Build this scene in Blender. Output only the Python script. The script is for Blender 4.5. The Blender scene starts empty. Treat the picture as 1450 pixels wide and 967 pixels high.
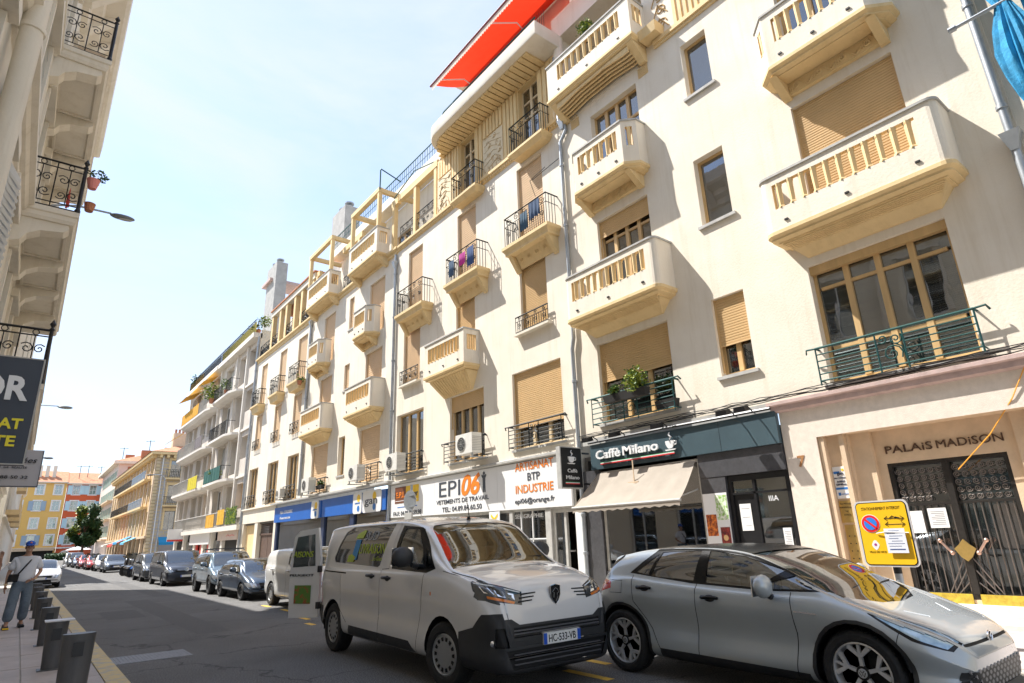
import bpy, bmesh, math, random
from mathutils import Vector, Matrix
random.seed(7)
PI = math.pi
S = bpy.context.scene
COL = S.collection
# ---------------------------------------------------------------- camera
CAMZ = 1.554
yaw, pit, rol = 0.66914, 0.31215, -0.03583
fw = Vector((math.sin(yaw)*math.cos(pit), math.cos(yaw)*math.cos(pit), math.sin(pit)))
rt = Vector((math.cos(yaw), -math.sin(yaw), 0))
up = rt.cross(fw)
r2 = rt*math.cos(rol)+up*math.sin(rol)
u2 = up*math.cos(rol)-rt*math.sin(rol)
cd = bpy.data.cameras.new('camera')
cam = bpy.data.objects.new('camera', cd); COL.objects.link(cam)
m3 = Matrix((r2, u2, -fw)).transposed()
cam.matrix_world = Matrix.Translation((0, 0, CAMZ)) @ m3.to_4x4()
cd.sensor_width = 36; cd.lens = 36*853.76/1450
cd.clip_start = 0.05; cd.clip_end = 3000
S.camera = cam
S.render.resolution_x = 1024; S.render.resolution_y = 683
# ---------------------------------------------------------------- light
SUNDIR = Vector((0.60, -0.90, -1.60)).normalized()      # travel direction of the sunlight
elev = math.asin(-SUNDIR.z)
az = math.atan2(-SUNDIR.x, -SUNDIR.y)                    # from +Y towards +X
W = bpy.data.worlds.new('World'); S.world = W; W.use_nodes = True
nt = W.node_tree; nt.nodes.clear()
def N(t, ty, **k):
    n = t.nodes.new(ty)
    for a, b in k.items():
        if a in n.inputs: n.inputs[a].default_value = b
        else: setattr(n, a, b)
    return n
out = N(nt, 'ShaderNodeOutputWorld')
sky = N(nt, 'ShaderNodeTexSky', sky_type='NISHITA', sun_disc=False, sun_elevation=elev, sun_rotation=az, air_density=1.0, dust_density=0.35, ozone_density=2.2)
tc = N(nt, 'ShaderNodeTexCoord')
mp = N(nt, 'ShaderNodeMapping'); mp.inputs['Scale'].default_value = (1.0, 1.0, 2.6)
nt.links.new(tc.outputs['Generated'], mp.inputs['Vector'])
n1 = N(nt, 'ShaderNodeTexNoise', Scale=1.9, Detail=9.0, Roughness=0.56, Distortion=0.35)
nt.links.new(mp.outputs[0], n1.inputs['Vector'])
cr = N(nt, 'ShaderNodeValToRGB')
cr.color_ramp.elements[0].position = 0.40; cr.color_ramp.elements[0].color = (0.38, 0.38, 0.38, 1)
cr.color_ramp.elements[1].position = 0.66; cr.color_ramp.elements[1].color = (0.97, 0.97, 0.97, 1)
nt.links.new(n1.outputs[0], cr.inputs[0])
mx = N(nt, 'ShaderNodeMixRGB'); mx.inputs[2].default_value = (2.75, 3.0, 3.5, 1)
nt.links.new(cr.outputs[0], mx.inputs[0]); nt.links.new(sky.outputs[0], mx.inputs[1])
bg = N(nt, 'ShaderNodeBackground', Strength=0.108)
nt.links.new(mx.outputs[0], bg.inputs[0]); nt.links.new(bg.outputs[0], out.inputs[0])
sd = bpy.data.lights.new('sun', 'SUN'); sd.energy = 3.2; sd.angle = math.radians(0.5); sd.color = (1.0, 0.965, 0.91)
sun = bpy.data.objects.new('sun', sd); COL.objects.link(sun)
sun.rotation_euler = SUNDIR.to_track_quat('-Z', 'Y').to_euler()
S.view_settings.view_transform = 'Standard'; S.view_settings.look = 'None'
S.view_settings.exposure = 1.62; S.view_settings.gamma = 1; S.view_settings.use_curve_mapping = False
# ---------------------------------------------------------------- materials
MATS = {}
def mat(name, col, rough=0.7, metal=0.0, var=0.0, vs=3.0, bump=0.0, bs=40.0, coat=0.0, spec=0.5, col2=None, thr=None, stretch=None, streak=0):
    """procedural surface: base colour, large soft variation towards col2, fine bump"""
    if name in MATS: return MATS[name]
    m = bpy.data.materials.new(name); MATS[name] = m; m.use_nodes = True
    t = m.node_tree; b = t.nodes['Principled BSDF']
    b.inputs['Roughness'].default_value = rough; b.inputs['Metallic'].default_value = metal
    b.inputs['Coat Weight'].default_value = coat; b.inputs['Coat Roughness'].default_value = 0.03
    b.inputs['Specular IOR Level'].default_value = spec
    c = (*col, 1); b.inputs['Base Color'].default_value = c
    tcn = N(t, 'ShaderNodeTexCoord')
    src = tcn.outputs['Object']
    if stretch:
        mm = N(t, 'ShaderNodeMapping'); mm.inputs['Scale'].default_value = stretch
        t.links.new(src, mm.inputs[0]); src = mm.outputs[0]
    if var or col2:
        n = N(t, 'ShaderNodeTexNoise', Scale=vs, Detail=7.0, Roughness=0.62)
        t.links.new(src, n.inputs['Vector'])
        r = N(t, 'ShaderNodeValToRGB')
        lo, hi = thr or (0.32, 0.68)
        r.color_ramp.elements[0].position = lo; r.color_ramp.elements[1].position = hi
        c2 = col2 or tuple(x*(1-var) for x in col)
        r.color_ramp.elements[0].color = (*c2, 1); r.color_ramp.elements[1].color = c
        t.links.new(n.outputs[0], r.inputs[0]); t.links.new(r.outputs[0], b.inputs['Base Color'])
        rr = N(t, 'ShaderNodeMapRange'); rr.inputs[3].default_value = min(1, rough*1.12); rr.inputs[4].default_value = rough*0.88
        t.links.new(n.outputs[0], rr.inputs[0]); t.links.new(rr.outputs[0], b.inputs['Roughness'])
    if streak and b.inputs['Base Color'].links:
        mm = N(t, 'ShaderNodeMapping'); mm.inputs['Scale'].default_value = (2.2, 2.2, .16); t.links.new(tcn.outputs['Object'], mm.inputs[0])
        n = N(t, 'ShaderNodeTexNoise', Scale=1.6, Detail=8.0, Roughness=0.7); t.links.new(mm.outputs[0], n.inputs['Vector'])
        r = N(t, 'ShaderNodeValToRGB'); r.color_ramp.elements[0].position = .50; r.color_ramp.elements[1].position = .74; r.color_ramp.elements[0].color = (1, 1, 1, 1); q = 1-streak; r.color_ramp.elements[1].color = (q, q*.97, q*.92, 1)
        t.links.new(n.outputs[0], r.inputs[0]); mxn = N(t, 'ShaderNodeMixRGB', blend_type='MULTIPLY'); mxn.inputs[0].default_value = 1
        src0 = b.inputs['Base Color'].links[0].from_socket; t.links.new(src0, mxn.inputs[1]); t.links.new(r.outputs[0], mxn.inputs[2]); t.links.new(mxn.outputs[0], b.inputs['Base Color'])
    if bump:
        n = N(t, 'ShaderNodeTexNoise', Scale=bs, Detail=5.0, Roughness=0.6)
        t.links.new(src, n.inputs['Vector'])
        bp = N(t, 'ShaderNodeBump', Strength=bump, Distance=0.02)
        t.links.new(n.outputs[0], bp.inputs['Height']); t.links.new(bp.outputs[0], b.inputs['Normal'])
    return m
def translucent(m, col, f=.45):
    t = m.node_tree; b = t.nodes['Principled BSDF']; o = t.nodes['Material Output']; tr = N(t, 'ShaderNodeBsdfTranslucent'); tr.inputs[0].default_value = (*col, 1); mxs = N(t, 'ShaderNodeMixShader'); mxs.inputs[0].default_value = f
    t.links.new(b.outputs[0], mxs.inputs[1]); t.links.new(tr.outputs[0], mxs.inputs[2]); t.links.new(mxs.outputs[0], o.inputs[0]); return m
def glassmat(name, tint=(0.02, 0.025, 0.028), alpha=0.5, trans=(0.55, 0.62, 0.6)):
    """window glass: fresnel reflection over a tinted see-through pane"""
    if name in MATS: return MATS[name]
    m = bpy.data.materials.new(name); MATS[name] = m; m.use_nodes = True
    t = m.node_tree; t.nodes.clear()
    o = N(t, 'ShaderNodeOutputMaterial')
    g = N(t, 'ShaderNodeBsdfGlossy', Roughness=0.02); g.inputs[0].default_value = (0.95, 0.97, 1, 1)
    tr = N(t, 'ShaderNodeBsdfTransparent'); tr.inputs[0].default_value = (*trans, 1)
    df = N(t, 'ShaderNodeBsdfDiffuse'); df.inputs[0].default_value = (*tint, 1)
    a = N(t, 'ShaderNodeMixShader'); a.inputs[0].default_value = alpha
    t.links.new(df.outputs[0], a.inputs[1]); t.links.new(tr.outputs[0], a.inputs[2])
    fr = N(t, 'ShaderNodeFresnel', IOR=1.75)
    nn = N(t, 'ShaderNodeTexNoise', Scale=1.2, Detail=2.0)
    bp = N(t, 'ShaderNodeBump', Strength=0.04, Distance=0.05)
    t.links.new(nn.outputs[0], bp.inputs['Height']); t.links.new(bp.outputs[0], g.inputs['Normal'])
    mr = N(t, 'ShaderNodeMapRange'); mr.inputs[3].default_value = 0.16; mr.inputs[4].default_value = 1.0
    t.links.new(fr.outputs[0], mr.inputs[0])
    b = N(t, 'ShaderNodeMixShader'); t.links.new(mr.outputs[0], b.inputs[0])
    t.links.new(a.outputs[0], b.inputs[1]); t.links.new(g.outputs[0], b.inputs[2]); t.links.new(b.outputs[0], o.inputs[0])
    return m
def brickmat(name, c1, c2, cm, bw=0.5, rh=0.25, plane='yz', bump=0.6, ms=0.02):
    if name in MATS: return MATS[name]
    m = bpy.data.materials.new(name); MATS[name] = m; m.use_nodes = True
    t = m.node_tree; b = t.nodes['Principled BSDF']; b.inputs['Roughness'].default_value = 0.85
    tcn = N(t, 'ShaderNodeTexCoord'); sp = N(t, 'ShaderNodeSeparateXYZ'); cb = N(t, 'ShaderNodeCombineXYZ')
    t.links.new(tcn.outputs['Object'], sp.inputs[0])
    t.links.new(sp.outputs['XYZ'.index(plane[0].upper())], cb.inputs[0]); t.links.new(sp.outputs['XYZ'.index(plane[1].upper())], cb.inputs[1])
    br = N(t, 'ShaderNodeTexBrick'); br.inputs['Color1'].default_value = (*c1, 1); br.inputs['Color2'].default_value = (*c2, 1); br.inputs['Mortar'].default_value = (*cm, 1)
    br.inputs['Scale'].default_value = 1; br.inputs['Brick Width'].default_value = bw; br.inputs['Row Height'].default_value = rh; br.inputs['Mortar Size'].default_value = ms
    t.links.new(cb.outputs[0], br.inputs[0]); t.links.new(br.outputs[0], b.inputs['Base Color'])
    bp = N(t, 'ShaderNodeBump', Strength=bump, Distance=0.02); bp.invert = True
    t.links.new(br.outputs['Fac'], bp.inputs['Height']); t.links.new(bp.outputs[0], b.inputs['Normal'])
    return m
M = dict(
 plaster=mat('cream_plaster', (0.82, 0.75, 0.635), 0.9, var=0.09, vs=0.9, bump=0.25, bs=22, col2=(0.76, 0.68, 0.56), streak=.12),
 plaster2=mat('pale_plaster', (0.78, 0.71, 0.59), 0.9, var=0.12, vs=0.7, bump=0.2, bs=20, streak=.14),
 trim=mat('yellow_ochre_trim', (0.80, 0.595, 0.31), 0.8, var=0.10, vs=2.5, bump=0.15, bs=30, streak=.15),
 groove=mat('ochre_groove', (0.50, 0.34, 0.16), 0.85),
 coping=mat('grey_coping', (0.50, 0.49, 0.46), 0.8, var=0.25, vs=5),
 wood=mat('varnished_joinery', (0.66, 0.44, 0.20), 0.45, var=0.2, vs=6, stretch=(1, 1, .15)),
 palewood=mat('pale_joinery', (0.70, 0.55, 0.34), 0.5, var=0.1, vs=6),
 slat=mat('roller_slat', (0.68, 0.455, 0.215), 0.55, var=0.12, vs=1.6),
 slatf=mat('pale_roller_slat', (0.72, 0.50, 0.29), 0.6, var=0.1, vs=1.6),
 iron=mat('dark_green_iron', (0.012, 0.018, 0.020), 0.45, metal=0.2, var=0.3, vs=14),
 teal=mat('teal_iron', (0.015, 0.085, 0.08), 0.45, metal=0.2, var=0.25, vs=14),
 black=mat('black_metal', (0.02, 0.02, 0.022), 0.4, metal=0.3, var=0.3, vs=10),
 zinc=mat('zinc_pipe', (0.42, 0.45, 0.48), 0.45, metal=0.55, var=0.25, vs=4, bump=0.1),
 curtain=mat('curtain', (0.62, 0.60, 0.56), 0.9, var=0.3, vs=7, stretch=(1, 1, .1)),
 redcurtain=mat('red_curtain', (0.26, 0.055, 0.035), 0.9, var=0.4, vs=7, stretch=(1, 1, .1)),
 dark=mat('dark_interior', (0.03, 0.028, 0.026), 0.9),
 room=mat('room_wall', (0.17, 0.155, 0.14), 0.9, var=0.3, vs=1.5),
 pink=mat('pink_stone', (0.58, 0.43, 0.39), 0.85, var=0.25, vs=5, bump=0.3, bs=60),
 stone=mat('speckled_cream_stone', (0.78, 0.69, 0.59), 0.85, var=0.14, vs=9, bump=0.35, bs=90),
 tan=mat('tan_stone', (0.70, 0.53, 0.36), 0.8, var=0.16, vs=4, bump=0.25, bs=70),
 white=mat('white_paint', (0.80, 0.80, 0.79), 0.5, var=0.05, vs=2),
 acwhite=mat('ac_casing', (0.74, 0.72, 0.66), 0.5, var=0.12, vs=5),
 signwhite=mat('white_sign_panel', (0.80, 0.80, 0.80), 0.35, var=0.04, vs=2),
 grey=mat('grey_render', (0.68, 0.61, 0.53), 0.9, streak=.2, var=0.2, vs=0.9, bump=0.2, bs=20),
 lgrey=mat('pale_grey_render', (0.74, 0.69, 0.62), 0.9, var=0.14, vs=0.9, bump=0.2, bs=20),
 terracotta=mat('terracotta', (0.50, 0.20, 0.10), 0.8, var=0.3, vs=9),
 rooftile=mat('roof_tile', (0.58, 0.25, 0.13), 0.85, var=0.35, vs=2.2, bump=0.7, bs=14),
 leaf=mat('leaf', (0.075, 0.16, 0.03), 0.55, var=0.5, vs=6),
 leafdark=mat('dark_leaf', (0.05, 0.115, 0.035), 0.55, var=0.5, vs=3),
 leafy=mat('yellow_green_leaf', (0.26, 0.32, 0.03), 0.55, var=0.3, vs=6),
 bark=mat('bark', (0.13, 0.09, 0.06), 0.9, var=0.3, vs=6, bump=0.5),
 glass=glassmat('window_glass', alpha=0.55),
 shopglass=glassmat('shop_glass', alpha=0.88, trans=(0.75, 0.78, 0.76)),
)
# ---------------------------------------------------------------- mesh helpers
ORG = {}
class Fr:
    """a vertical frame: origin, horizontal direction U, outward normal N"""
    def __init__(s, O, U, Nn): s.O = Vector(O); s.U = Vector(U); s.N = Vector(Nn)
    def P(s, u, z, d=0.0): return s.O+s.U*u+s.N*d+Vector((0, 0, z))
class MB:
    def __init__(s): s.v = []; s.f = []; s.m = []
    def add(s, vs, fs, m=0):
        k = len(s.v); s.v += [Vector(x) for x in vs]
        for f in fs: s.f.append(tuple(i+k for i in f)); s.m.append(m)
        return s
    def hexa(s, p, m=0):
        s.add(p, [(3, 2, 1, 0), (4, 5, 6, 7), (0, 1, 5, 4), (1, 2, 6, 5), (2, 3, 7, 6), (3, 0, 4, 7)], m); return s
    def box(s, x0, x1, y0, y1, z0, z1, m=0):
        s.hexa([(x0, y0, z0), (x1, y0, z0), (x1, y1, z0), (x0, y1, z0), (x0, y0, z1), (x1, y0, z1), (x1, y1, z1), (x0, y1, z1)], m); return s
    def fbox(s, F, u0, u1, z0, z1, d0, d1, m=0):
        s.hexa([F.P(u0, z0, d0), F.P(u1, z0, d0), F.P(u1, z0, d1), F.P(u0, z0, d1), F.P(u0, z1, d0), F.P(u1, z1, d0), F.P(u1, z1, d1), F.P(u0, z1, d1)], m); return s
    def quad(s, a, b, c, d, m=0): s.add([a, b, c, d], [(0, 1, 2, 3)], m); return s
    def prism(s, pts, off, m=0):
        n = len(pts); off = Vector(off); p = [Vector(x) for x in pts]
        s.add(p+[x+off for x in p], [tuple(range(n))[::-1], tuple(range(n, 2*n))]+[(i, (i+1) % n, n+(i+1) % n, n+i) for i in range(n)], m); return s
    def tube(s, pts, r, n=5, m=0, caps=True):
        P = [Vector(p) for p in pts]; k = len(P); rings = []
        rr = r if isinstance(r, (list, tuple)) else [r]*k
        prev = None
        for i, p in enumerate(P):
            t = (P[min(i+1, k-1)]-P[max(i-1, 0)])
            t = t.normalized() if t.length > 1e-9 else Vector((0, 0, 1))
            if prev is None:
                a = t.cross(Vector((0, 0, 1)) if abs(t.z) < .9 else Vector((1, 0, 0))).normalized()
            else:
                a = (prev-t*prev.dot(t)); a = a.normalized() if a.length > 1e-6 else t.orthogonal().normalized()
            prev = a; b = t.cross(a)
            rings.append([p+(a*math.cos(2*PI*j/n)+b*math.sin(2*PI*j/n))*rr[i] for j in range(n)])
        vs = [q for g in rings for q in g]
        fs = [(i*n+j, i*n+(j+1) % n, (i+1)*n+(j+1) % n, (i+1)*n+j) for i in range(k-1) for j in range(n)]
        if caps: fs += [tuple(range(n))[::-1], tuple(range((k-1)*n, k*n))]
        s.add(vs, fs, m); return s
    def lathe(s, prof, c=(0, 0, 0), axis='z', n=16, m=0, caps=True):
        """prof: (radius, position along the axis)"""
        c = Vector(c); vs = []
        for r, h in prof:
            for j in range(n):
                a = 2*PI*j/n; x, y = r*math.cos(a), r*math.sin(a)
                vs.append(c+(Vector((x, y, h)) if axis == 'z' else Vector((h, x, y)) if axis == 'x' else Vector((y, h, x))))
        k = len(prof)
        fs = [(i*n+j, i*n+(j+1) % n, (i+1)*n+(j+1) % n, (i+1)*n+j) for i in range(k-1) for j in range(n)]
        if caps and prof[0][0] > 1e-5: fs.append(tuple(range(n))[::-1])
        if caps and prof[-1][0] > 1e-5: fs.append(tuple(range((k-1)*n, k*n)))
        s.add(vs, fs, m); return s
    def disc(s, c, nrm, r, h, n=20, m=0):
        c = Vector(c); nrm = Vector(nrm).normalized(); a = nrm.orthogonal().normalized(); b = nrm.cross(a)
        return s.prism([c+(a*math.cos(2*PI*j/n)+b*math.sin(2*PI*j/n))*r for j in range(n)], nrm*h, m)
    def ball(s, c, r, n=8, m=0, sc=(1, 1, 1)):
        c = Vector(c); k = max(4, n//2+1); vs = []; 
        for i in range(k):
            th = PI*i/(k-1)
            for j in range(n):
                a = 2*PI*j/n; vs.append(c+Vector((math.sin(th)*math.cos(a)*r*sc[0], math.sin(th)*math.sin(a)*r*sc[1], math.cos(th)*r*sc[2])))
        s.add(vs, [(i*n+j, (i+1)*n+j, (i+1)*n+(j+1) % n, i*n+(j+1) % n) for i in range(k-1) for j in range(n)], m); return s
    def wall(s, F, u0, u1, z0, z1, holes=(), depth=0.0, d=0.0, m=0, mr=None, back=None):
        """flat wall at distance d with rectangular holes and reveals 'depth' deep"""
        us = sorted({u0, u1} | {x for h in holes for x in h[:2]}); zs = sorted({z0, z1} | {x for h in holes for x in h[2:4]})
        us = [u for u in us if u0 <= u <= u1]; zs = [z for z in zs if z0 <= z <= z1]
        for a, b in zip(us, us[1:]):
            for c, e in zip(zs, zs[1:]):
                mu, mz = (a+b)/2, (c+e)/2
                if any(h[0] < mu < h[1] and h[2] < mz < h[3] for h in holes): continue
                s.quad(F.P(a, c, d), F.P(b, c, d), F.P(b, e, d), F.P(a, e, d), m)
                if back is not None: s.quad(F.P(a, c, d-back), F.P(a, e, d-back), F.P(b, e, d-back), F.P(b, c, d-back), m)
        q = m if mr is None else mr
        for h in holes:
            a, b, c, e = h[:4]; k = depth
            for (p1, p2) in (((a, c), (b, c)), ((b, c), (b, e)), ((b, e), (a, e)), ((a, e), (a, c))):
                s.quad(F.P(*p1, d), F.P(*p2, d), F.P(*p2, d-k), F.P(*p1, d-k), q)
        return s
    def mould(s, F, plan, prof, m=0, cap=None):
        """sweep a profile (offset, z) along an open plan polyline of (u, d)"""
        rows = []
        for o, z in prof:
            pl = offs(plan, o); rows.append([F.P(u, z, dd) for u, dd in pl])
        n = len(plan); vs = [p for r in rows for p in r]
        fs = [(i*n+j, i*n+j+1, (i+1)*n+j+1, (i+1)*n+j) for i in range(len(prof)-1) for j in range(n-1)]
        s.add(vs, fs, m)
        for c in (cap or ()):
            s.add(rows[c], [tuple(range(n))], m)
        return s
    def build(s, name, mats, parent=None, smooth=None, label=None, kind=None, **tags):
        org = ORG.get(parent.name, Vector((0, 0, 0))) if parent else Vector((0, 0, 0))
        me = bpy.data.meshes.new(name)
        me.from_pydata([tuple(v-org) for v in s.v], [], s.f)
        mats = mats if isinstance(mats, (list, tuple)) else [mats]
        for x in mats: me.materials.append(x)
        if len(mats) > 1: me.polygons.foreach_set('material_index', s.m)
        bm = bmesh.new(); bm.from_mesh(me); bmesh.ops.recalc_face_normals(bm, faces=bm.faces); bm.to_mesh(me); bm.free()
        if smooth:
            me.polygons.foreach_set('use_smooth', [True]*len(me.polygons)); me.set_sharp_from_angle(angle=math.radians(smooth))
        me.update()
        return link(name, me, parent, label=label, kind=kind, **tags)
def link(name, data, parent=None, loc=None, label=None, kind=None, category=None, group=None):
    o = bpy.data.objects.new(name, data); COL.objects.link(o)
    if parent:
        o.parent = parent; ORG[o.name] = ORG.get(parent.name, Vector((0, 0, 0)))
    if loc is not None: o.location = loc
    if label: o['label'] = label
    if category: o['category'] = category
    if group: o['group'] = group
    if kind: o['kind'] = kind
    return o
def thing(name, label, cat, loc=(0, 0, 0), group=None, rz=0, world=True):
    """Empty at the base of a thing; its parts are authored in world space (world=True) or in local space"""
    o = link(name, None, None, loc, label, None, cat, group)
    o.rotation_euler = (0, 0, rz)
    ORG[o.name] = Vector(loc) if world else Vector((0, 0, 0))
    return o
def piece(name, mesh, parent, loc, rot=None, label=None):
    """a copy of a piece that shares its mesh; loc in world space"""
    o = link(name, mesh, parent, Vector(loc)-ORG.get(parent.name, Vector((0, 0, 0))), label)
    if rot: o.rotation_euler = rot
    return o
def copy_tree(o, parent=None):
    c = o.copy(); COL.objects.link(c); c.parent = parent
    for ch in list(o.children): copy_tree(ch, c)
    return c
def offs(pl, o):
    """offset an open polyline of (u,d); positive = outwards (left of travel when plan runs from low u to high u)"""
    if abs(o) < 1e-9: return list(pl)
    n = len(pl); dirs = []
    for i in range(n-1):
        a, b = pl[i], pl[i+1]; l = math.hypot(b[0]-a[0], b[1]-a[1]); dirs.append(((b[0]-a[0])/l, (b[1]-a[1])/l))
    out_ = []
    for i in range(n):
        if i == 0: nx, ny = -dirs[0][1], dirs[0][0]; out_.append((pl[0][0]+nx*o, pl[0][1])); continue
        if i == n-1: nx, ny = -dirs[-1][1], dirs[-1][0]; out_.append((pl[-1][0]+nx*o, pl[-1][1])); continue
        n1_ = (-dirs[i-1][1], dirs[i-1][0]); n2_ = (-dirs[i][1], dirs[i][0])
        bx, by = n1_[0]+n2_[0], n1_[1]+n2_[1]; l = math.hypot(bx, by); bx /= l; by /= l
        k = o/max(.3, bx*n1_[0]+by*n1_[1]); out_.append((pl[i][0]+bx*k, pl[i][1]+by*k))
    return out_
def spiral(c, ax, ay, r0, r1, turns, a0, n=16):
    c = Vector(c); ax = Vector(ax); ay = Vector(ay); P = []
    for i in range(n+1):
        t = i/n; r = r0+(r1-r0)*t; a = a0+turns*2*PI*t; P.append(c+ax*(r*math.cos(a))+ay*(r*math.sin(a)))
    return P
def text_mesh(txt, size, ext=0.004, bold=0.0, shear=0.0, spacing=1.0, align='CENTER'):
    cu = bpy.data.curves.new('t', 'FONT'); cu.body = txt; cu.size = size; cu.extrude = ext; cu.offset = bold*size; cu.shear = shear
    cu.space_character = spacing; cu.align_x = align; cu.resolution_u = 3
    o = bpy.data.objects.new('t', cu); COL.objects.link(o)
    bpy.context.view_layer.update()
    me = bpy.data.meshes.new_from_object(o.evaluated_get(bpy.context.evaluated_depsgraph_get()))
    bpy.data.objects.remove(o); me.name = 'lettering'; return me
def text(txt, F, u, z, d, h, material, parent, bold=0.0, shear=0.0, spacing=1.0, width=None, align='CENTER', ext=0.004, name='lettering', flip=1):
    """letters on frame F; F.U must run to the reader's right. (u,z) = centre of the baseline, h = cap height"""
    me = text_mesh(txt, h/0.70, ext, bold, shear, spacing, align)
    xs = [v.co.x for v in me.vertices]; w = max(xs)-min(xs); mid = (max(xs)+min(xs))/2 if align == 'CENTER' else 0
    k = width/w if width else 1
    me.materials.clear(); me.materials.append(material)
    org = ORG.get(parent.name, Vector((0, 0, 0)))
    for v in me.vertices:
        p = F.P(u+(v.co.x-mid)*k, z+v.co.y, d+v.co.z+ext); v.co = p-org
    me.update()
    return link(name, me, parent)
FR = Fr((11, 0, 0), (0, 1, 0), (-1, 0, 0))           # right-hand facades
FT = Fr((11, 0, 0), (0, -1, 0), (-1, 0, 0))          # same plane, U running to the reader's right (u = -y)
FL = Fr((-1.05, 0, 0), (0, 1, 0), (1, 0, 0))         # left-hand facades
# ---------------------------------------------------------------- building pieces
def window(F, par, u0, u1, z0, z1, lights=2, transom=None, rev=0.24, wm='palewood', glass='glass', back='curtain', inset=0.0, fw_=0.06, rail=None, lab=None, dbl=True, mid=None):
    """joinery set back in a wall opening: frame, mullions, one pane per light"""
    w = MB(); d0, d1 = -rev, -rev+0.07
    for a, b, c, e in ((u0, u0+fw_, z0, z1), (u1-fw_, u1, z0, z1)): w.fbox(F, a, b, c, e, d0, d1)
    w.fbox(F, u0+fw_, u1-fw_, z1-fw_, z1, d0, d1); w.fbox(F, u0+fw_, u1-fw_, z0, z0+fw_*1.3, d0, d1)
    W_ = (u1-u0-2*fw_); mw = 0.10 if dbl else 0.05
    edges = [u0+fw_+W_*i/lights for i in range(lights+1)]
    for x in edges[1:-1]: w.fbox(F, x-mw/2, x+mw/2, z0+fw_*1.3, z1-fw_, d0+.01, d1+.02)
    zs = [z0+fw_*1.3]
    if rail: zs.append(rail)
    if transom: zs.append(transom)
    zs.append(z1-fw_)
    for zt in zs[1:-1]:
        for a, b in zip(edges, edges[1:]): w.fbox(F, a+mw/2, b-mw/2, zt-.03, zt+.03, d0+.005, d1+.005)
    fo = w.build('window', M[wm], par, label=lab)
    for a, b in zip(edges, edges[1:]):
        for c, e in zip(zs, zs[1:]):
            a_ = a+(mw/2 if a > u0+fw_+.01 else 0); b_ = b-(mw/2 if b < u1-fw_-.01 else 0)
            MB().fbox(F, a_+.002, b_-.002, c+(.03 if c != zs[0] else 0), e-(.03 if e != zs[-1] else 0), d0+.02, d0+.035).build('pane', M[glass], fo)
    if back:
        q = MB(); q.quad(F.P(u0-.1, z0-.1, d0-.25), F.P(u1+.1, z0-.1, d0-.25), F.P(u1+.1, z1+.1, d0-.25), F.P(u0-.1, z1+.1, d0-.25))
        if back == 'curtain' or back == 'redcurtain':
            q = MB(); n = max(8, int((u1-u0)/.07))
            pts = [(u0+(u1-u0)*i/n, d0-.18+.03*math.sin(i*2.1)+.015*math.sin(i*.7)) for i in range(n+1)]
            for (a, da), (b, db) in zip(pts, pts[1:]): q.quad(F.P(a, z0, da), F.P(b, z0, db), F.P(b, z1, db), F.P(a, z1, da))
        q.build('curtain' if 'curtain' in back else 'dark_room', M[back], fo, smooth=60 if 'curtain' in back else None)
    return fo
def shutter(F, fo, u0, u1, zb, z1, rev=0.10, pitch=0.055, m='slat', guide=True):
    """roller shutter: real horizontal slats joined into one curtain"""
    w = MB(); n = max(1, int((z1-zb)/pitch)); p = (z1-zb)/n
    for i in range(n):
        a = zb+i*p
        vs = [F.P(u, z, d) for u in (u0+.03, u1-.03) for z, d in ((a, -rev-.006), (a+p*.22, -rev+.006), (a+p*.82, -rev+.008), (a+p, -rev-.006))]
        w.add(vs, [(0, 4, 5, 1), (1, 5, 6, 2), (2, 6, 7, 3)])
    if guide:
        w.fbox(F, u0, u0+.03, zb-.6 if zb > fo['z0']+.6 else fo['z0'], z1, -rev-.02, -rev+.02)
        w.fbox(F, u1-.03, u1, zb-.6 if zb > fo['z0']+.6 else fo['z0'], z1, -rev-.02, -rev+.02)
    w.fbox(F, u0+.03, u1-.03, zb-.04, zb, -rev-.012, -rev+.012)
    return w.build('roller_shutter', M[m], fo)
def opening(F, par, u0, u1, z0, z1, lights=2, shut=0.0, transom=None, rail=None, wm='palewood', back='curtain', sill=0.05, slat='slat', pitch=0.055, rev=.24, lab=None, srev=.10, box=False, dbl=True):
    """a window with optional roller shutter lowered by the fraction 'shut'"""
    if shut < 0.999:
        fo = window(F, par, u0, u1, z0, z1, lights, transom, rev, wm, back=back, rail=rail, lab=lab, dbl=dbl)
    else:
        fo = MB().fbox(F, u0, u1, z0, z1, -rev-.02, -rev).build('window', M[wm], par, label=lab)
    fo['z0'] = z0
    if shut > 0: shutter(F, fo, u0, u1, z1-(z1-z0)*shut+.04*(shut > .99), z1, srev, pitch, slat)
    if box: MB().fbox(F, u0, u1, z1-.16, z1-.002, -srev-.08, -srev+.03).build('shutter_box', M[wm], fo)
    if sill: MB().fbox(F, u0-.08, u1+.08, z0-.07, z0-.002, -.04, sill).build('sill', M['coping'], fo)
    del fo['z0']
    return fo
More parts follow.
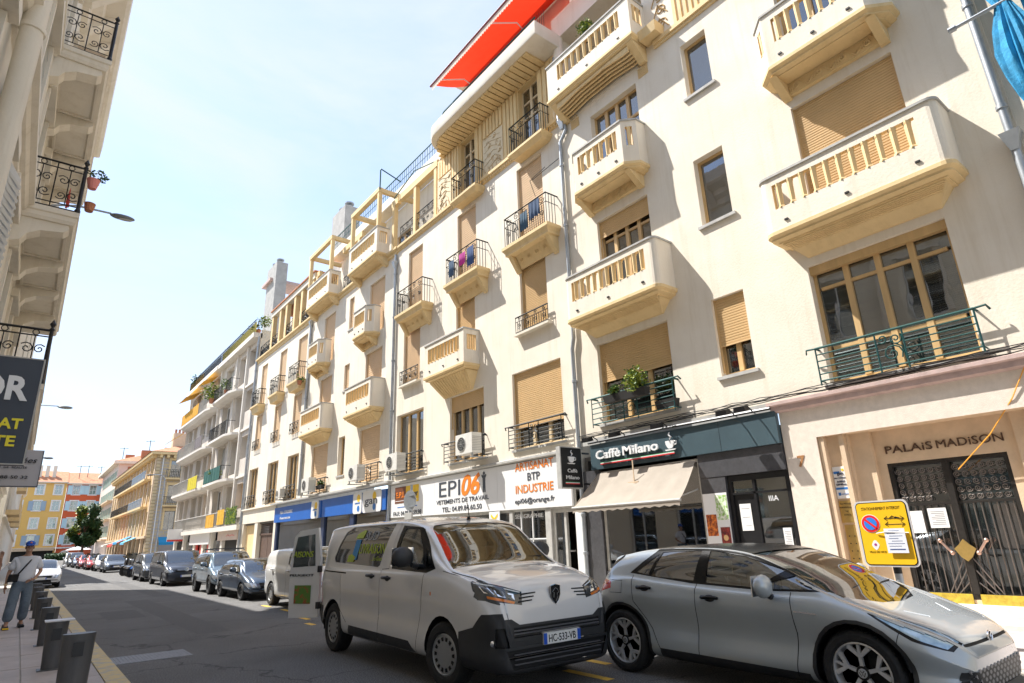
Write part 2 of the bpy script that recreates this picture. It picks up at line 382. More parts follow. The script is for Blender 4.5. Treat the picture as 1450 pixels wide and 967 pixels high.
def rail_straight(F, par, u0, u1, z0, h, D, m='iron', bars='h', thick=.012, orn=True, name='railing', side=True, nb=None, lab=None):
    """guard rail on a plan u0..u1 at distance D: bars 'h' horizontal or 'v' vertical, with scrolls"""
    w = MB(); t = thick*1.35; pl = ([(u0, 0)] if side else [])+[(u0, D), (u1, D)]+([(u1, 0)] if side else [])
    def run(z, r): w.tube([F.P(u, z, d) for u, d in pl], r, 4)
    run(z0+h, t*1.5)
    run(z0+.02, t)
    mid = (u0+u1)/2; ow = min(.42, (u1-u0)*.24)
    X = F.U; Z = Vector((0, 0, 1))
    if bars == 'h':
        for k in range(1, 5):
            zz = z0+.02+(h-.02)*k/5
            for a, b in ((u0, mid-ow/2), (mid+ow/2, u1)): w.tube([F.P(a, zz, D), F.P(b, zz, D)], t*.8, 4)
        for x in (u0, mid-ow/2, mid+ow/2, u1): w.tube([F.P(x, z0-.06, D), F.P(x, z0+h, D)], t, 4)
        w.tube(spiral(F.P(mid-.01, z0+h*.36, D), X, Z, .02, h*.26, 1.6, 0), t*.8, 4)
        w.tube(spiral(F.P(mid-ow*.22, z0+h*.74, D), X, Z, .015, h*.17, -1.6, 0), t*.8, 4)
        w.tube(spiral(F.P(mid+ow*.25, z0+h*.80, D), X, Z, .01, h*.13, 1.4, PI), t*.8, 4)
        w.tube([F.P(mid-ow*.5, z0+h*.05, D), F.P(mid-ow*.4, z0+h*.5, D), F.P(mid-ow*.2, z0+h*.6, D)], t*.8, 4)
        for s_ in (u0, u1):
            e = -.16 if s_ == u0 else .16
            w.tube([F.P(s_, z0+h, D), F.P(s_+e, z0+h+.01, D), F.P(s_+e*1.2, z0+h-.06, D*.7)], t*1.2, 4)
    else:
        L = u1-u0; n = nb or int(L/.095)
        for i in range(n+1):
            x = u0+L*i/n; w.tube([F.P(x, z0, D), F.P(x, z0+h*(.66 if orn and 0 < i < n else 1), D)], t*.75, 4)
        if side and D > .2:
            for x in (u0, u1):
                for j in (1, 2, 3): w.tube([F.P(x, z0, D*j/4), F.P(x, z0+h, D*j/4)], t*.75, 4)
        if orn:
            run(z0+h*.70, t*.8)
            k = max(2, int(L/.34))
            for i in range(k):
                c = u0+L*(i+.5)/k; r = min(.14, L/k*.42)
                w.tube(spiral(F.P(c, z0+h*.85, D), X, Z, .015, min(r, h*.14), 1.5 if i % 2 else -1.5, 0, 12), t*.7, 4)
            for i in range(k):
                c = u0+L*(i+.5)/k
                w.tube(spiral(F.P(c, z0+h*.40, D+.01), X, Z, .02, min(.10, L/k*.3), -1.5 if i % 2 else 1.5, PI/2, 10), t*.7, 4)
    return w.build(name, M[m], par, label=lab)
BAL = {}
def baluster_mesh(h, r, D=.1, m='trim'):
    key = (round(h, 3), round(r, 3))
    if key in BAL: return BAL[key]
    w = MB(); n = 10; vs = []
    prof = [(1.25, 0), (1.25, .05), (.85, .10), (.95, .5), (1.05, .88), (1.3, .95), (1.3, 1)]
    for k, zz in prof:
        for j in range(n):
            a = 2*PI*j/n; q = r*k*(1 if j % 2 else .80); vs.append((math.cos(a)*q, math.sin(a)*q, zz*h))
    w.add(vs, [(i*n+j, i*n+(j+1) % n, (i+1)*n+(j+1) % n, (i+1)*n+j) for i in range(len(prof)-1) for j in range(n)])
    o = w.build('baluster', M[m]); me = o.data; bpy.data.objects.remove(o); BAL[key] = me; return me
def balcony(F, par, u0, u1, z0, z1, D=.62, plan=None, nb=9, op=None, sideop=False, bevop=None, under='ribs', label=None, th=.10, cap='coping', shape='rect', rb=.30, pieces=True, und=.42):
    """solid parapet balcony with a balustered opening; plan from shape rect / round / bevel"""
    if shape == 'rect': plan = [(u0, 0), (u0, D), (u1, D), (u1, 0)]
    elif shape == 'bevel': plan = [(u0-rb*.9, 0), (u0, D), (u1, D), (u1+rb*.9, 0)]
    elif shape == 'oct': plan = [(u0-rb, 0), (u0-rb, D-rb), (u0, D), (u1, D), (u1+rb, D-rb), (u1+rb, 0)]
    elif shape == 'round':
        r = .14; plan = [(u0, 0)]
        for k in range(5): a = PI-k*PI/8; plan.append((u0+r+r*math.cos(a), D-r+r*math.sin(a)))
        for k in range(5): a = PI/2-k*PI/8; plan.append((u1-r+r*math.cos(a), D-r+r*math.sin(a)))
        plan.append((u1, 0))
    H = z1-z0; w = MB()
    oz0, oz1 = z0+H*.42, z1-H*.14
    fa, fb = (u0+.26, u1-.26)
    bal = []
    for (a, b) in zip(plan, plan[1:]):
        L = math.hypot(b[0]-a[0], b[1]-a[1]); U = (F.U*(b[0]-a[0])+F.N*(b[1]-a[1]))/L
        Nn = Vector((U.y, -U.x, 0)); 
        # outward normal is left of travel in (u,d)
        nu, nd = -(b[1]-a[1])/L, (b[0]-a[0])/L; Nn = F.U*nu+F.N*nd
        E = Fr(F.P(a[0], 0, a[1]), U, Nn)
        holes = []
        front = abs(a[1]-D) < 1e-6 and abs(b[1]-D) < 1e-6 and L > (u1-u0)*.6
        if front:
            x0, x1 = (fa-a[0], fb-a[0]) if op is None else (op[0]-a[0], op[1]-a[0]); holes = [(x0, x1, oz0, oz1)]; bal.append((E, x0, x1, nb))
        elif L > .25 and shape != 'round' and ((shape == 'oct' and bevop and abs(a[1]-b[1]) > .01 and abs(a[0]-b[0]) > .01) or (sideop and shape in ('rect', 'bevel'))):
            c = L/2; hw = L*.30 if sideop else L*.22
            holes = [(c-hw, c+hw, oz0, oz1)]; bal.append((E, c-hw, c+hw, sideop if sideop else 1))
        w.wall(E, 0, L, z0, z1, holes, th, 0, 0, mr=1, back=th)
    # floor
    w.add([F.P(u, z0+.05, d) for u, d in plan], [tuple(range(len(plan)))], 0)
    # weep holes: short lead spouts
    for k in (.14, .5, .86):
        uu = u0+(u1-u0)*k; w.fbox(F, uu-.035, uu+.035, z0+.20, z0+.235, D-.02, D+.025, 2)
    po = w.build('balcony', [M['plaster'], M['trim'], M['black']], par, label=label)
    # coping
    c = MB(); c.mould(F, plan, [(-th-.02, z1), (-th-.02, z1+.045), (.03, z1+.045), (.03, z1), (-th-.02, z1)]); c.build('coping', M[cap], po, smooth=30)
    # moulded underside
    q = MB()
    q.mould(F, plan, [(.0, z0+.06), (.035, z0+.05), (.035, z0-.02), (-.03, z0-.06), (-.03, z0-.10), (-.14, z0-.13), (-.14, z0-.15)], 0, cap=(6,))
    if under == 'ribs':
        ins = offs(plan, -.16); lo = [(u0+.45, 0), (u0+.38, D*.35), (u1-.38, D*.35), (u1-.45, 0)]
        for i in range(11):
            t = i/11; d = D-.17-(D-.2)*t; zz = z0-.15-(und-.15)*t*.6
            q.fbox(F, u0+.20+.22*t, u1-.20-.22*t, zz-.035, zz, max(.0, d-.035), d, 0)
        q.hexa([F.P(u0+.2, z0-.15, 0), F.P(u1-.2, z0-.15, 0), F.P(u1-.2, z0-.15, D-.19), F.P(u0+.2, z0-.15, D-.19),
                F.P(u0+.2, z0-.14, 0), F.P(u1-.2, z0-.14, 0), F.P(u1-.2, z0-.14, D-.2), F.P(u0+.2, z0-.14, D-.2)], 0)
        q.hexa([F.P(u0+.42, z0-und, 0), F.P(u1-.42, z0-und, 0), F.P(u1-.42, z0-und, .07), F.P(u0+.42, z0-und, .07),
                F.P(u0+.2, z0-.15, 0), F.P(u1-.2, z0-.15, 0), F.P(u1-.2, z0-.15, D-.25), F.P(u0+.2, z0-.15, D-.25)], 0)
    elif under == 'frieze':
        for a in (u0-rb*.3, u1+rb*.3-.16):
            q.hexa([F.P(a, z0-und-.05, 0), F.P(a+.16, z0-und-.05, 0), F.P(a+.16, z0-und-.05, .08), F.P(a, z0-und-.05, .08), F.P(a, z0-.14, 0), F.P(a+.16, z0-.14, 0), F.P(a+.16, z0-.14, D-.06), F.P(a, z0-.14, D-.06)], 0)
        q.fbox(F, u0-rb*.3+.16, u1+rb*.3-.16, z0-und, z0-.14, 0, .10, 0)
        n = max(2, round((u1-u0)/.45)); L = (u1-u0)/n
        for i in range(n):
            cc = u0+L*(i+.5); zc = z0-.14-(und-.14)*.5; rr = (und-.14)*.26
            q.tube(spiral(F.P(cc, zc, .11), F.U, Vector((0, 0, 1)), rr*.3, rr, 1.3, 0, 12), .016, 4, 0)
            q.tube([F.P(cc-L*.5, zc-rr*1.5, .11), F.P(cc-L*.1, zc+rr*1.7, .11), F.P(cc+L*.5, zc-rr*1.5, .11)], .014, 4, 0)
            for j in range(4): q.fbox(F, cc+L*.16+j*.045, cc+L*.16+j*.045+.02, zc-rr*.9, zc+rr*(.9-.35*j), .10, .122, 0)
    elif under == 'wedge':
        a = (u1-u0)*.15
        q.hexa([F.P(u0+a, z0-und, 0), F.P(u1-a, z0-und, 0), F.P(u1-a, z0-und, .05), F.P(u0+a, z0-und, .05), F.P(u0+.1, z0-.15, 0), F.P(u1-.1, z0-.15, 0), F.P(u1-.1, z0-.15, D-.15), F.P(u0+.1, z0-.15, D-.15)], 0)
        nr = 14
        for i in range(nr):
            t0 = i/nr; x = u0+.16+(u1-u0-.32)*t0; xb = u0+a+.05+(u1-u0-2*a-.1)*t0
            q.hexa([F.P(xb, z0-und-.01, 0), F.P(xb+.02, z0-und-.01, 0), F.P(xb+.02, z0-und-.005, .07), F.P(xb, z0-und-.005, .07), F.P(x, z0-.16, 0), F.P(x+.03, z0-.16, 0), F.P(x+.03, z0-.165, D-.13), F.P(x, z0-.165, D-.13)], 0)
    elif under == 'plain':
        for a in (u0+.02, u1-.26):
            q.hexa([F.P(a, z0-.50, 0), F.P(a+.24, z0-.50, 0), F.P(a+.24, z0-.50, .12), F.P(a, z0-.50, .12), F.P(a, z0-.12, 0), F.P(a+.24, z0-.12, 0), F.P(a+.24, z0-.12, D-.04), F.P(a, z0-.12, D-.04)], 0)
    elif under == 'arch':
        for i in range(5):
            d1_ = D-.10-i*(D-.12)/5; n = 8; zt = z0-.15; pts = []
            for s_ in (0, 1):
                pass
            hgt = .10+.06*i
            pts = [(u0+.25, zt), (u0+.25, zt-hgt*.5-.12), (u0+.45, zt-hgt*.5-.12), ((u0+u1)/2-.5, zt-.08-.03*i), ((u0+u1)/2+.5, zt-.08-.03*i), (u1-.45, zt-hgt*.5-.12), (u1-.25, zt-hgt*.5-.12), (u1-.25, zt)]
            q.prism([F.P(u, z, d1_) for u, z in pts], F.N*-.05, 0)
        for a in (u0+.05, u1-.25):
            q.hexa([F.P(a, z0-.55, 0), F.P(a+.2, z0-.55, 0), F.P(a+.2, z0-.55, .12), F.P(a, z0-.55, .12), F.P(a, z0-.12, 0), F.P(a+.2, z0-.12, 0), F.P(a+.2, z0-.12, D-.04), F.P(a, z0-.12, D-.04)], 0)
    q.build('moulding', [M['trim'], M['groove']], po)
    for E, x0, x1, n in bal:
        sp = (x1-x0)/n; me = baluster_mesh(oz1-oz0, min(.055, sp*.3))
        if not pieces:
            w = MB()
            for i in range(n):
                p = E.P(x0+sp*(i+.5), oz0, -th/2); k = min(.04, sp*.28)
                w.box(p.x-k, p.x+k, p.y-k, p.y+k, oz0+.002, oz1-.002)
            w.build('balustrade', M['trim'], po); continue
        for i in range(n): piece('baluster', me, po, E.P(x0+sp*(i+.5), oz0, -th/2))
    return po
def downpipe(name, label, pts, r=.055, m='zinc', group=None, collars=(), hopper=None):
    t = thing(name, label, 'downpipe', (pts[-1][0], pts[-1][1], pts[-1][2]), group)
    MB().tube(pts, r, 10).build('pipe', M[m], t, smooth=40)
    for c in collars: MB().lathe([(r, -.04), (r+.018, -.03), (r+.018, .03), (r, .04)], c, 'z', 12).build('collar', M[m], t, smooth=40)
    if hopper: MB().hexa([(hopper[0]-.05, hopper[1]-.05, hopper[2]-.18), (hopper[0]+.05, hopper[1]-.05, hopper[2]-.18), (hopper[0]+.05, hopper[1]+.05, hopper[2]-.18), (hopper[0]-.05, hopper[1]+.05, hopper[2]-.18),
        (hopper[0]-.12, hopper[1]-.13, hopper[2]+.12), (hopper[0]+.09, hopper[1]-.13, hopper[2]+.12), (hopper[0]+.09, hopper[1]+.13, hopper[2]+.12), (hopper[0]-.12, hopper[1]+.13, hopper[2]+.12)]).build('hopper', M[m], t)
    return t
def leaves(parent, name, c, r, n, size, m='leaf', sq=1.0, kind=None, label=None, flat=.5, **tags):
    """many small leaf faces spread through a lumpy volume"""
    w = MB(); rnd = random.Random(hash((round(c[0], 2), round(c[1], 2), n)) & 0xffff)
    lumps = [Vector((rnd.uniform(-1, 1), rnd.uniform(-1, 1), rnd.uniform(-.8, .9)))*r*.62 for _ in range(9)]
    c = Vector(c)
    for i in range(n):
        L = lumps[i % 9]; v = Vector((rnd.gauss(0, 1), rnd.gauss(0, 1), rnd.gauss(0, 1)))
        v = v.normalized()*(rnd.random()**.4)*r*.55
        p = L+v; p.z *= sq; p += c
        a = Vector((rnd.gauss(0, 1), rnd.gauss(0, 1), rnd.gauss(0, flat))).normalized(); b = a.orthogonal().normalized()
        b = (Matrix.Rotation(rnd.uniform(0, 6.3), 3, a) @ b); s_ = size*rnd.uniform(.6, 1.3)
        w.add([p, p+a*s_*.5+b*s_*.3, p+a*s_, p+a*s_*.5-b*s_*.3], [(0, 1, 2, 3)], 1 if rnd.random() < .3 else 0)
    mm = {'leaf': ['leaf', 'leafy'], 'leafdark': ['leafdark', 'leaf'], 'leafy': ['leafy', 'leaf']}[m]
    return w.build(name, [M[mm[0]], M[mm[1]]], parent, kind=kind, label=label, **tags)
# ================================================================ GROUND
g = MB(); g.quad((-400, -60, 0), (400, -60, 0), (400, 900, 0), (-400, 900, 0))
asph = mat('asphalt', (0.17, 0.165, 0.162), 0.85, var=0.28, vs=0.5, bump=0.7, bs=160)
t_ = asph.node_tree; b_ = t_.nodes['Principled BSDF']
nz = N(t_, 'ShaderNodeTexNoise', Scale=55.0, Detail=3.0); tcx = N(t_, 'ShaderNodeTexCoord'); t_.links.new(tcx.outputs['Object'], nz.inputs['Vector'])
rp = N(t_, 'ShaderNodeValToRGB'); rp.color_ramp.elements[0].position = .38; rp.color_ramp.elements[0].color = (.45, .45, .45, 1); rp.color_ramp.elements[1].position = .68; rp.color_ramp.elements[1].color = (1.5, 1.5, 1.48, 1)
t_.links.new(nz.outputs[0], rp.inputs[0]); mxx = N(t_, 'ShaderNodeMixRGB', blend_type='MULTIPLY'); mxx.inputs[0].default_value = 1
old = b_.inputs['Base Color'].links[0].from_socket
t_.links.new(old, mxx.inputs[1]); t_.links.new(rp.outputs[0], mxx.inputs[2]); t_.links.new(mxx.outputs[0], b_.inputs['Base Color'])
vo = N(t_, 'ShaderNodeTexVoronoi', feature='DISTANCE_TO_EDGE', Scale=.33); nw = N(t_, 'ShaderNodeTexNoise', Scale=1.3, Detail=6.0); am = N(t_, 'ShaderNodeMixRGB', blend_type='ADD'); am.inputs[0].default_value = .9
t_.links.new(tcx.outputs['Object'], nw.inputs['Vector']); t_.links.new(tcx.outputs['Object'], am.inputs[1]); t_.links.new(nw.outputs['Color'], am.inputs[2]); t_.links.new(am.outputs[0], vo.inputs['Vector'])
vr = N(t_, 'ShaderNodeValToRGB'); vr.color_ramp.elements[0].position = .002; vr.color_ramp.elements[0].color = (.45, .45, .45, 1); vr.color_ramp.elements[1].position = .007; t_.links.new(vo.outputs['Distance'], vr.inputs[0])
m4 = N(t_, 'ShaderNodeMixRGB', blend_type='MULTIPLY'); m4.inputs[0].default_value = 1; t_.links.new(mxx.outputs[0], m4.inputs[1]); t_.links.new(vr.outputs[0], m4.inputs[2]); t_.links.new(m4.outputs[0], b_.inputs['Base Color'])
M['asphalt'] = asph; M['patch'] = mat('asphalt_patch', (0.12, 0.117, 0.115), 0.85, var=.35, vs=30, bump=.7, bs=160)
M['paving'] = mat('limestone_paving', (0.50, 0.44, 0.41), 0.8, var=0.22, vs=1.6, bump=0.3, bs=50)
M['kerb'] = mat('kerb_stone', (0.46, 0.42, 0.36), 0.85, var=0.25, vs=5, bump=0.4, bs=60)
M['kerby'] = mat('worn_yellow_kerb', (0.60, 0.47, 0.24), 0.85, col2=(0.42, 0.39, 0.34), vs=6, bump=0.5, bs=60, thr=(.38, .55))
M['mark'] = mat('worn_yellow_marking', (0.75, 0.46, 0.06), 0.8, col2=(0.30, 0.22, 0.10), vs=14, thr=(.30, .45))
M['steel'] = mat('cover_steel', (0.27, 0.27, 0.28), 0.6, metal=.5, var=.3, vs=30, bump=.6, bs=60)
g.build('road', M['asphalt'], kind='structure')
sw = MB(); sw.box(-1.3, 1.02, -20, 33, -.2, .122).box(-1.3, -.1, 33, 150, -.2, .122); sl = sw.build('sidewalk', M['kerb'], kind='structure')
def slab(x0, x1, y0, y1, z0=.122, th=.010):
    w = MB(); g_ = .006; w.hexa([(x0+g_, y0+g_, z0-.02), (x1-g_, y0+g_, z0-.02), (x1-g_, y1-g_, z0-.02), (x0+g_, y1-g_, z0-.02), (x0+g_+.004, y0+g_+.004, z0+th), (x1-g_-.004, y0+g_+.004, z0+th), (x1-g_-.004, y1-g_-.004, z0+th), (x0+g_+.004, y1-g_-.004, z0+th)]); return w
for i in range(24):
    for (x0, x1) in ((-1.05, -.4), (-.4, .26), (.26, 1.02)):
        y0 = 5.5+i*1.35
        if y0 > 31.5: continue
        slab(x0, x1, y0, y0+1.35, th=.008+random.random()*.004).build('paving_slab', M['paving'], sl)
ks = sl
for i in range(27):
    y0 = 6+i*1.0; w = MB(); w.hexa([(1.022, y0+.004, -.1), (1.262, y0+.004, -.1), (1.262, y0+.996, -.1), (1.022, y0+.996, -.1), (1.022, y0+.004, .135), (1.235, y0+.004, .135), (1.235, y0+.996, .135), (1.022, y0+.996, .135)])
    w.build('kerbstone', M['kerby'], sl)
MB().box(-.098, .1, 33, 150, -.1, .13).box(1.022, 1.25, -20, 6, -.1, .13).build('far_kerb', M['kerb'], sl)
sw = MB(); sw.box(8.02, 11.3, -30, 65, -.2, .122).box(8.02, 13.3, 90, 150, -.2, .122); sr = sw.build('sidewalk', M['kerb'], kind='structure')
for i in range(12):
    for j in range(4):
        slab(8.05+j*.78, 8.05+(j+1)*.78, -1.5+i*.9, -1.5+(i+1)*.9, th=.008+random.random()*.004).build('paving_slab', M['paving'], sr)
for i in range(40):
    MB().hexa([(7.80, -2+i+.004, -.1), (8.018, -2+i+.004, -.1), (8.018, -1.004+i, -.1), (7.80, -1.004+i, -.1), (7.825, -2+i+.004, .13), (8.018, -2+i+.004, .13), (8.018, -1.004+i, .13), (7.825, -1.004+i, .13)]).build('kerbstone', M['kerb'], sr)
mk = MB()
for x0, x1, y0, y1 in ((5.36, 5.48, 5.3, 6.05), (5.96, 6.08, 5.9, 6.5), (5.3, 5.42, 4.0, 4.6), (5.3, 5.42, 7.4, 8.0), (5.3, 5.42, 8.8, 9.4), (5.3, 5.42, 10.2, 10.8), (5.2, 5.32, 11.6, 12.2), (5.1, 5.22, 13.9, 14.5), (4.84, 4.96, 12.9, 13.3), (5.4, 5.52, 16, 16.6), (5.4, 5.52, 17.6, 18.2)):
    MB().quad((x0, y0, .004), (x1, y0, .004), (x1, y1, .004), (x0, y1, .004)).build('road_marking', M['mark'], kind='structure')
w = MB(); w.box(1.30, 2.35, 11.05, 11.80, -.02, .006)
pl_ = w.build('utility_cover', M['steel'], label='long grey patterned metal cover set in the asphalt near the left kerb', category='road cover')
for i in range(21): MB().box(1.33+i*.049, 1.345+i*.049, 11.08, 11.77, .006, .009).build('tread_bar', M['steel'], pl_)
for (x0, x1, y0, y1) in ((2.9, 3.5, 13.5, 24.0), (1.9, 2.7, 18, 20.5), (3.9, 4.4, 25, 40)): MB().quad((x0, y0, .003), (x1, y0, .003), (x1+.05, y1, .003), (x0, y1, .003)).build('asphalt_patch', M['patch'], kind='structure')
# small gutter channels by the kerb
for k, y in enumerate((16.2, 16.5, 16.8)): MB().box(1.27, 1.34, y, y+.12, -.01, .006).build('drain_slot', M['black'], sl)

# ================================================================ BUILDING A
A = thing('apartment_building', 'tall cream apartment block with deep balustered balconies over a cafe and a stone doorway', 'building', (11, 1.3, 0))
holesA = [(2.49, 4.77, 3.95, 6.24), (2.58, 4.47, 6.95, 9.66), (2.6, 4.35, 10.4, 13.0), (2.6, 4.4, 13.95, 16.3), (6.13, 6.9, 4.56, 6.28), (6.07, 6.84, 8.04, 9.75), (6.03, 6.74, 11.46, 13.02),
          (8.1, 10.37, 4.13, 6.2), (8.25, 10.0, 6.95, 9.6), (8.2, 9.9, 10.4, 12.97), (7.7, 10.95, 13.8, 16.7)]
w = MB(); w.wall(FR, 1.3, 11.25, 3.82, 17.6, holesA, .30, 0, 0)
w.quad((11, 1.3, 3.8), (11, 1.3, 17.6), (20, 1.3, 17.6), (20, 1.3, 3.8))
w.quad((11, 1.3, 17.6), (11, 11.25, 17.6), (20, 11.25, 17.6), (20, 1.3, 17.6)); w.quad((11, 11.25, 0), (11, 11.25, 17.6), (20, 11.25, 17.6), (20, 11.25, 0))
w.build('wall', M['plaster'], A)
opening(FR, A, 2.49, 4.77, 3.95, 6.24, 4, 0, transom=5.78, rail=4.62, wm='wood', back='dark', box=True, lab='wide four-light window with brown joinery and blinds')
q = MB()                                   # insect blinds behind the panes: horizontal slats
for i in range(52): q.fbox(FR, 2.58, 4.68, 4.05+i*.036, 4.07+i*.036, -.30, -.29)
q.build('venetian_blind', M['coping'], A)
opening(FR, A, 2.58, 4.47, 6.95, 9.66, 2, 1, wm='wood')
opening(FR, A, 2.6, 4.35, 10.4, 13.0, 3, 0, wm='wood', transom=12.4)
opening(FR, A, 2.6, 4.4, 13.95, 16.3, 3, 0, wm='wood')
opening(FR, A, 6.13, 6.9, 4.56, 6.28, 2, .60, wm='wood', back='dark', sill=.06)
opening(FR, A, 6.07, 6.84, 8.04, 9.75, 1, 0, wm='wood', sill=.06, lab='narrow window with brown frame, second floor')
opening(FR, A, 6.03, 6.74, 11.46, 13.02, 1, 0, wm='wood', sill=.06, lab='narrow window with brown frame, third floor')
opening(FR, A, 8.1, 10.37, 4.13, 6.2, 3, .47, wm='wood', srev=.12)
opening(FR, A, 8.25, 10.0, 6.95, 9.6, 4, .17, wm='wood', transom=9.0, back='dark')
opening(FR, A, 8.2, 9.9, 10.4, 12.97, 4, 0, wm='wood', transom=12.2, back='dark')
# loggia recess on the fourth floor
w = MB(); 
w.quad((12.2, 7.6, 13.8), (12.2, 11.1, 13.8), (12.2, 11.1, 16.7), (12.2, 7.6, 16.7)); w.quad((11.3, 7.7, 13.8), (12.2, 7.7, 13.8), (12.2, 7.7, 16.7), (11.3, 7.7, 16.7))
w.quad((11.3, 10.95, 13.8), (12.2, 10.95, 13.8), (12.2, 10.95, 16.7), (11.3, 10.95, 16.7)); w.quad((11.3, 7.7, 16.7), (12.2, 7.7, 16.7), (12.2, 10.95, 16.7), (11.3, 10.95, 16.7)); w.quad((11.3, 7.7, 13.8), (12.2, 7.7, 13.8), (12.2, 10.95, 13.8), (11.3, 10.95, 13.8))
w.build('loggia_wall', M['plaster'], A)
FB = Fr((12.2, 0, 0), (0, 1, 0), (-1, 0, 0))
window(FB, A, 8.1, 10.5, 13.9, 16.2, 3, None, -.02, 'wood', back=None, lab='brown glazed door at the back of the loggia')
MB().lathe([(.17, 13.8), (.17, 16.7)], (11.05, 11.05, 0), 'z', 20).build('column', M['plaster'], A, smooth=40)
# fluted band and panel between loggia and right column
w = MB(); w.fbox(FR, 5.2, 7.45, 13.58, 13.70, 0, .10); w.fbox(FR, 5.2, 7.45, 13.50, 13.58, 0, .05)
for i in range(10): w.fbox(FR, 5.28+i*.155, 5.37+i*.155, 13.7, 17.4, 0, .06)
w.build('fluted_band', M['trim'], A)
w = MB()
for i in range(5):
    w.tube(spiral(FR.P(7.15, 14.1+i*.45, .01), FR.U, (0, 0, 1), .03, .16, 1.5, i), .02, 4)
    w.tube([FR.P(6.95, 13.9+i*.45, .01), FR.P(7.2, 14.3+i*.45, .01), FR.P(7.4, 13.9+i*.45, .01)], .018, 4)
w.build('relief_ornament', M['groove'], A)
for yy in (10.35, 7.75):                                     # vent grilles beside the windows
    for zz in (13.0,):
        w = MB()
        for i in range(6): w.fbox(FR, yy-.0, yy+.32, zz+.05*i, zz+.05*i+.025, 0, .03)
        for i in range(3): w.tube(spiral(FR.P(yy+.06+.1*i, zz+.36, .01), FR.U, (0, 0, 1), .01, .05, 1.2, 0, 8), .01, 4)
        w.build('vent_grille', M['trim'], A)
balcony(FR, A, 2.05, 5.12, 6.82, 8.0, .62, nb=11, op=(2.38, 4.86), shape='round', under='ribs', label='long balcony with rounded ends and ribbed underside, second floor')
balcony(FR, A, 7.74, 10.76, 6.80, 8.0, .64, nb=11, op=(8.05, 10.5), shape='round', under='ribs', label='long balcony beside the downpipe, second floor')
balcony(FR, A, 8.36, 10.1, 10.30, 11.56, .62, nb=6, op=(8.53, 9.95), shape='oct', rb=.28, bevop=True, under='frieze', label='small angled balcony with carved frieze, third floor')
balcony(FR, A, 2.62, 4.45, 10.30, 11.6, .62, nb=7, op=(2.8, 4.25), shape='oct', rb=.30, bevop=True, under='frieze', label='angled balcony with carved frieze, third floor')
balcony(FR, A, 7.68, 10.95, 13.85, 15.1, .62, nb=10, op=(8.05, 10.5), shape='rect', sideop=2, under='arch', label='long balcony with stepped arched underside, fourth floor')
balcony(FR, A, 2.3, 5.0, 13.85, 15.1, .62, nb=9, shape='rect', under='arch')
MB().hexa([(10.65, 7.15, 13.72), (11, 7.15, 13.72), (11, 7.66, 13.72), (10.65, 7.66, 13.72), (10.6, 7.1, 13.98), (11, 7.1, 13.98), (11, 7.66, 13.98), (10.6, 7.66, 13.98)]).build('flower_ledge', M['trim'], A)
rail_straight(FR, A, 2.42, 4.85, 3.98, .62, .16, 'teal', 'h', .011, lab='teal guard rail with scrolls under the wide window')
rail_straight(FR, A, 8.0, 10.5, 4.10, .66, .22, 'teal', 'h', .012)
# parapet ledge with worn cornice over the shops
w = MB(); w.mould(FR, [(1.3, 0), (1.3, .001), (5.82, .001), (5.82, 0)], [(.0, 3.60), (.10, 3.63), (.10, 3.72), (.15, 3.74), (.15, 3.80), (.0, 3.84)]); w.build('cornice', M['pink'], A)
w = MB(); w.fbox(FR, 5.8, 11.25, 3.66, 3.818, -.01, .06); w.build('ledge', M['coping'], A)
w = MB(); rnd = random.Random(3)
for j in range(5):
    P_ = [FR.P(1.3+i*.3, 3.86+.02*j+rnd.uniform(-.02, .02), .03+.015*j+rnd.uniform(-.01, .01)) for i in range(34)]
    w.tube(P_, .008, 4)
w.build('cable', M['black'], A)
# ---- entrance
w = MB()
w.wall(FR, 1.3, 5.82, .0, 3.6, [(1.55, 5.20, -.1, 3.06)], .16, 0.004, 0, mr=1)
w.build('doorway_surround', [M['stone'], M['tan']], A)
FE = Fr((11.155, 0, 0), (0, 1, 0), (-1, 0, 0)); FE2 = Fr((11.35, 0, 0), (0, 1, 0), (-1, 0, 0))
w = MB()
w.wall(FE, 1.55, 5.20, 0, 3.06, [(2.2, 4.75, -.1, 3.06)], .10, 0)
FE1 = Fr((11.255, 0, 0), (0, 1, 0), (-1, 0, 0)); w.wall(FE1, 2.2, 4.75, 0, 3.06, [(2.45, 4.42, -.1, 3.06)], .095, 0)
w.wall(FE2, 2.45, 4.42, 0, 3.06, [(2.62, 4.28, .42, 2.50)], .12, 0)
w.fbox(FR, 4.78, 4.86, .13, 3.055, -.155, -.07); w.fbox(FR, 5.10, 5.19, .13, 3.055, -.155, -.03)
w.build('doorway_panelling', M['tan'], A)
w = MB(); w.box(10.55, 11.34, 1.5, 5.2, .125, .20).box(10.85, 11.34, 1.5, 5.2, .20, .29).box(11.0, 11.345, 1.56, 5.19, .29, .36); w.build('doorstep', M['stone'], A)
w = MB()
w.box(11.33, 11.346, 2.66, 3.40, .36, .50).box(11.33, 11.346, 3.5, 4.25, .36, .50); M['glaz'] = mat('yellow_glazed_tile', (0.62, 0.45, 0.06), 0.25, var=.45, vs=14); w.build('tile_panel', M['glaz'], A)
TXT = mat('dark_bronze_letter', (0.10, 0.055, 0.035), 0.5, metal=.3)
FTE = Fr((11.35, 0, 0), (0, -1, 0), (-1, 0, 0)); 
text('PALAiS', FTE, -3.90, 2.66, 0.002, .125, TXT, A, bold=0, width=.70, ext=.01)
text('MADiSON', FTE, -3.05, 2.66, 0.002, .125, TXT, A, bold=0, width=.88, ext=.01)
text('7', FT, -5.54, 2.58, .006, .19, mat('bronze_numeral', (.36, .17, .06), .6), A, bold=.03, ext=.004, width=.14)
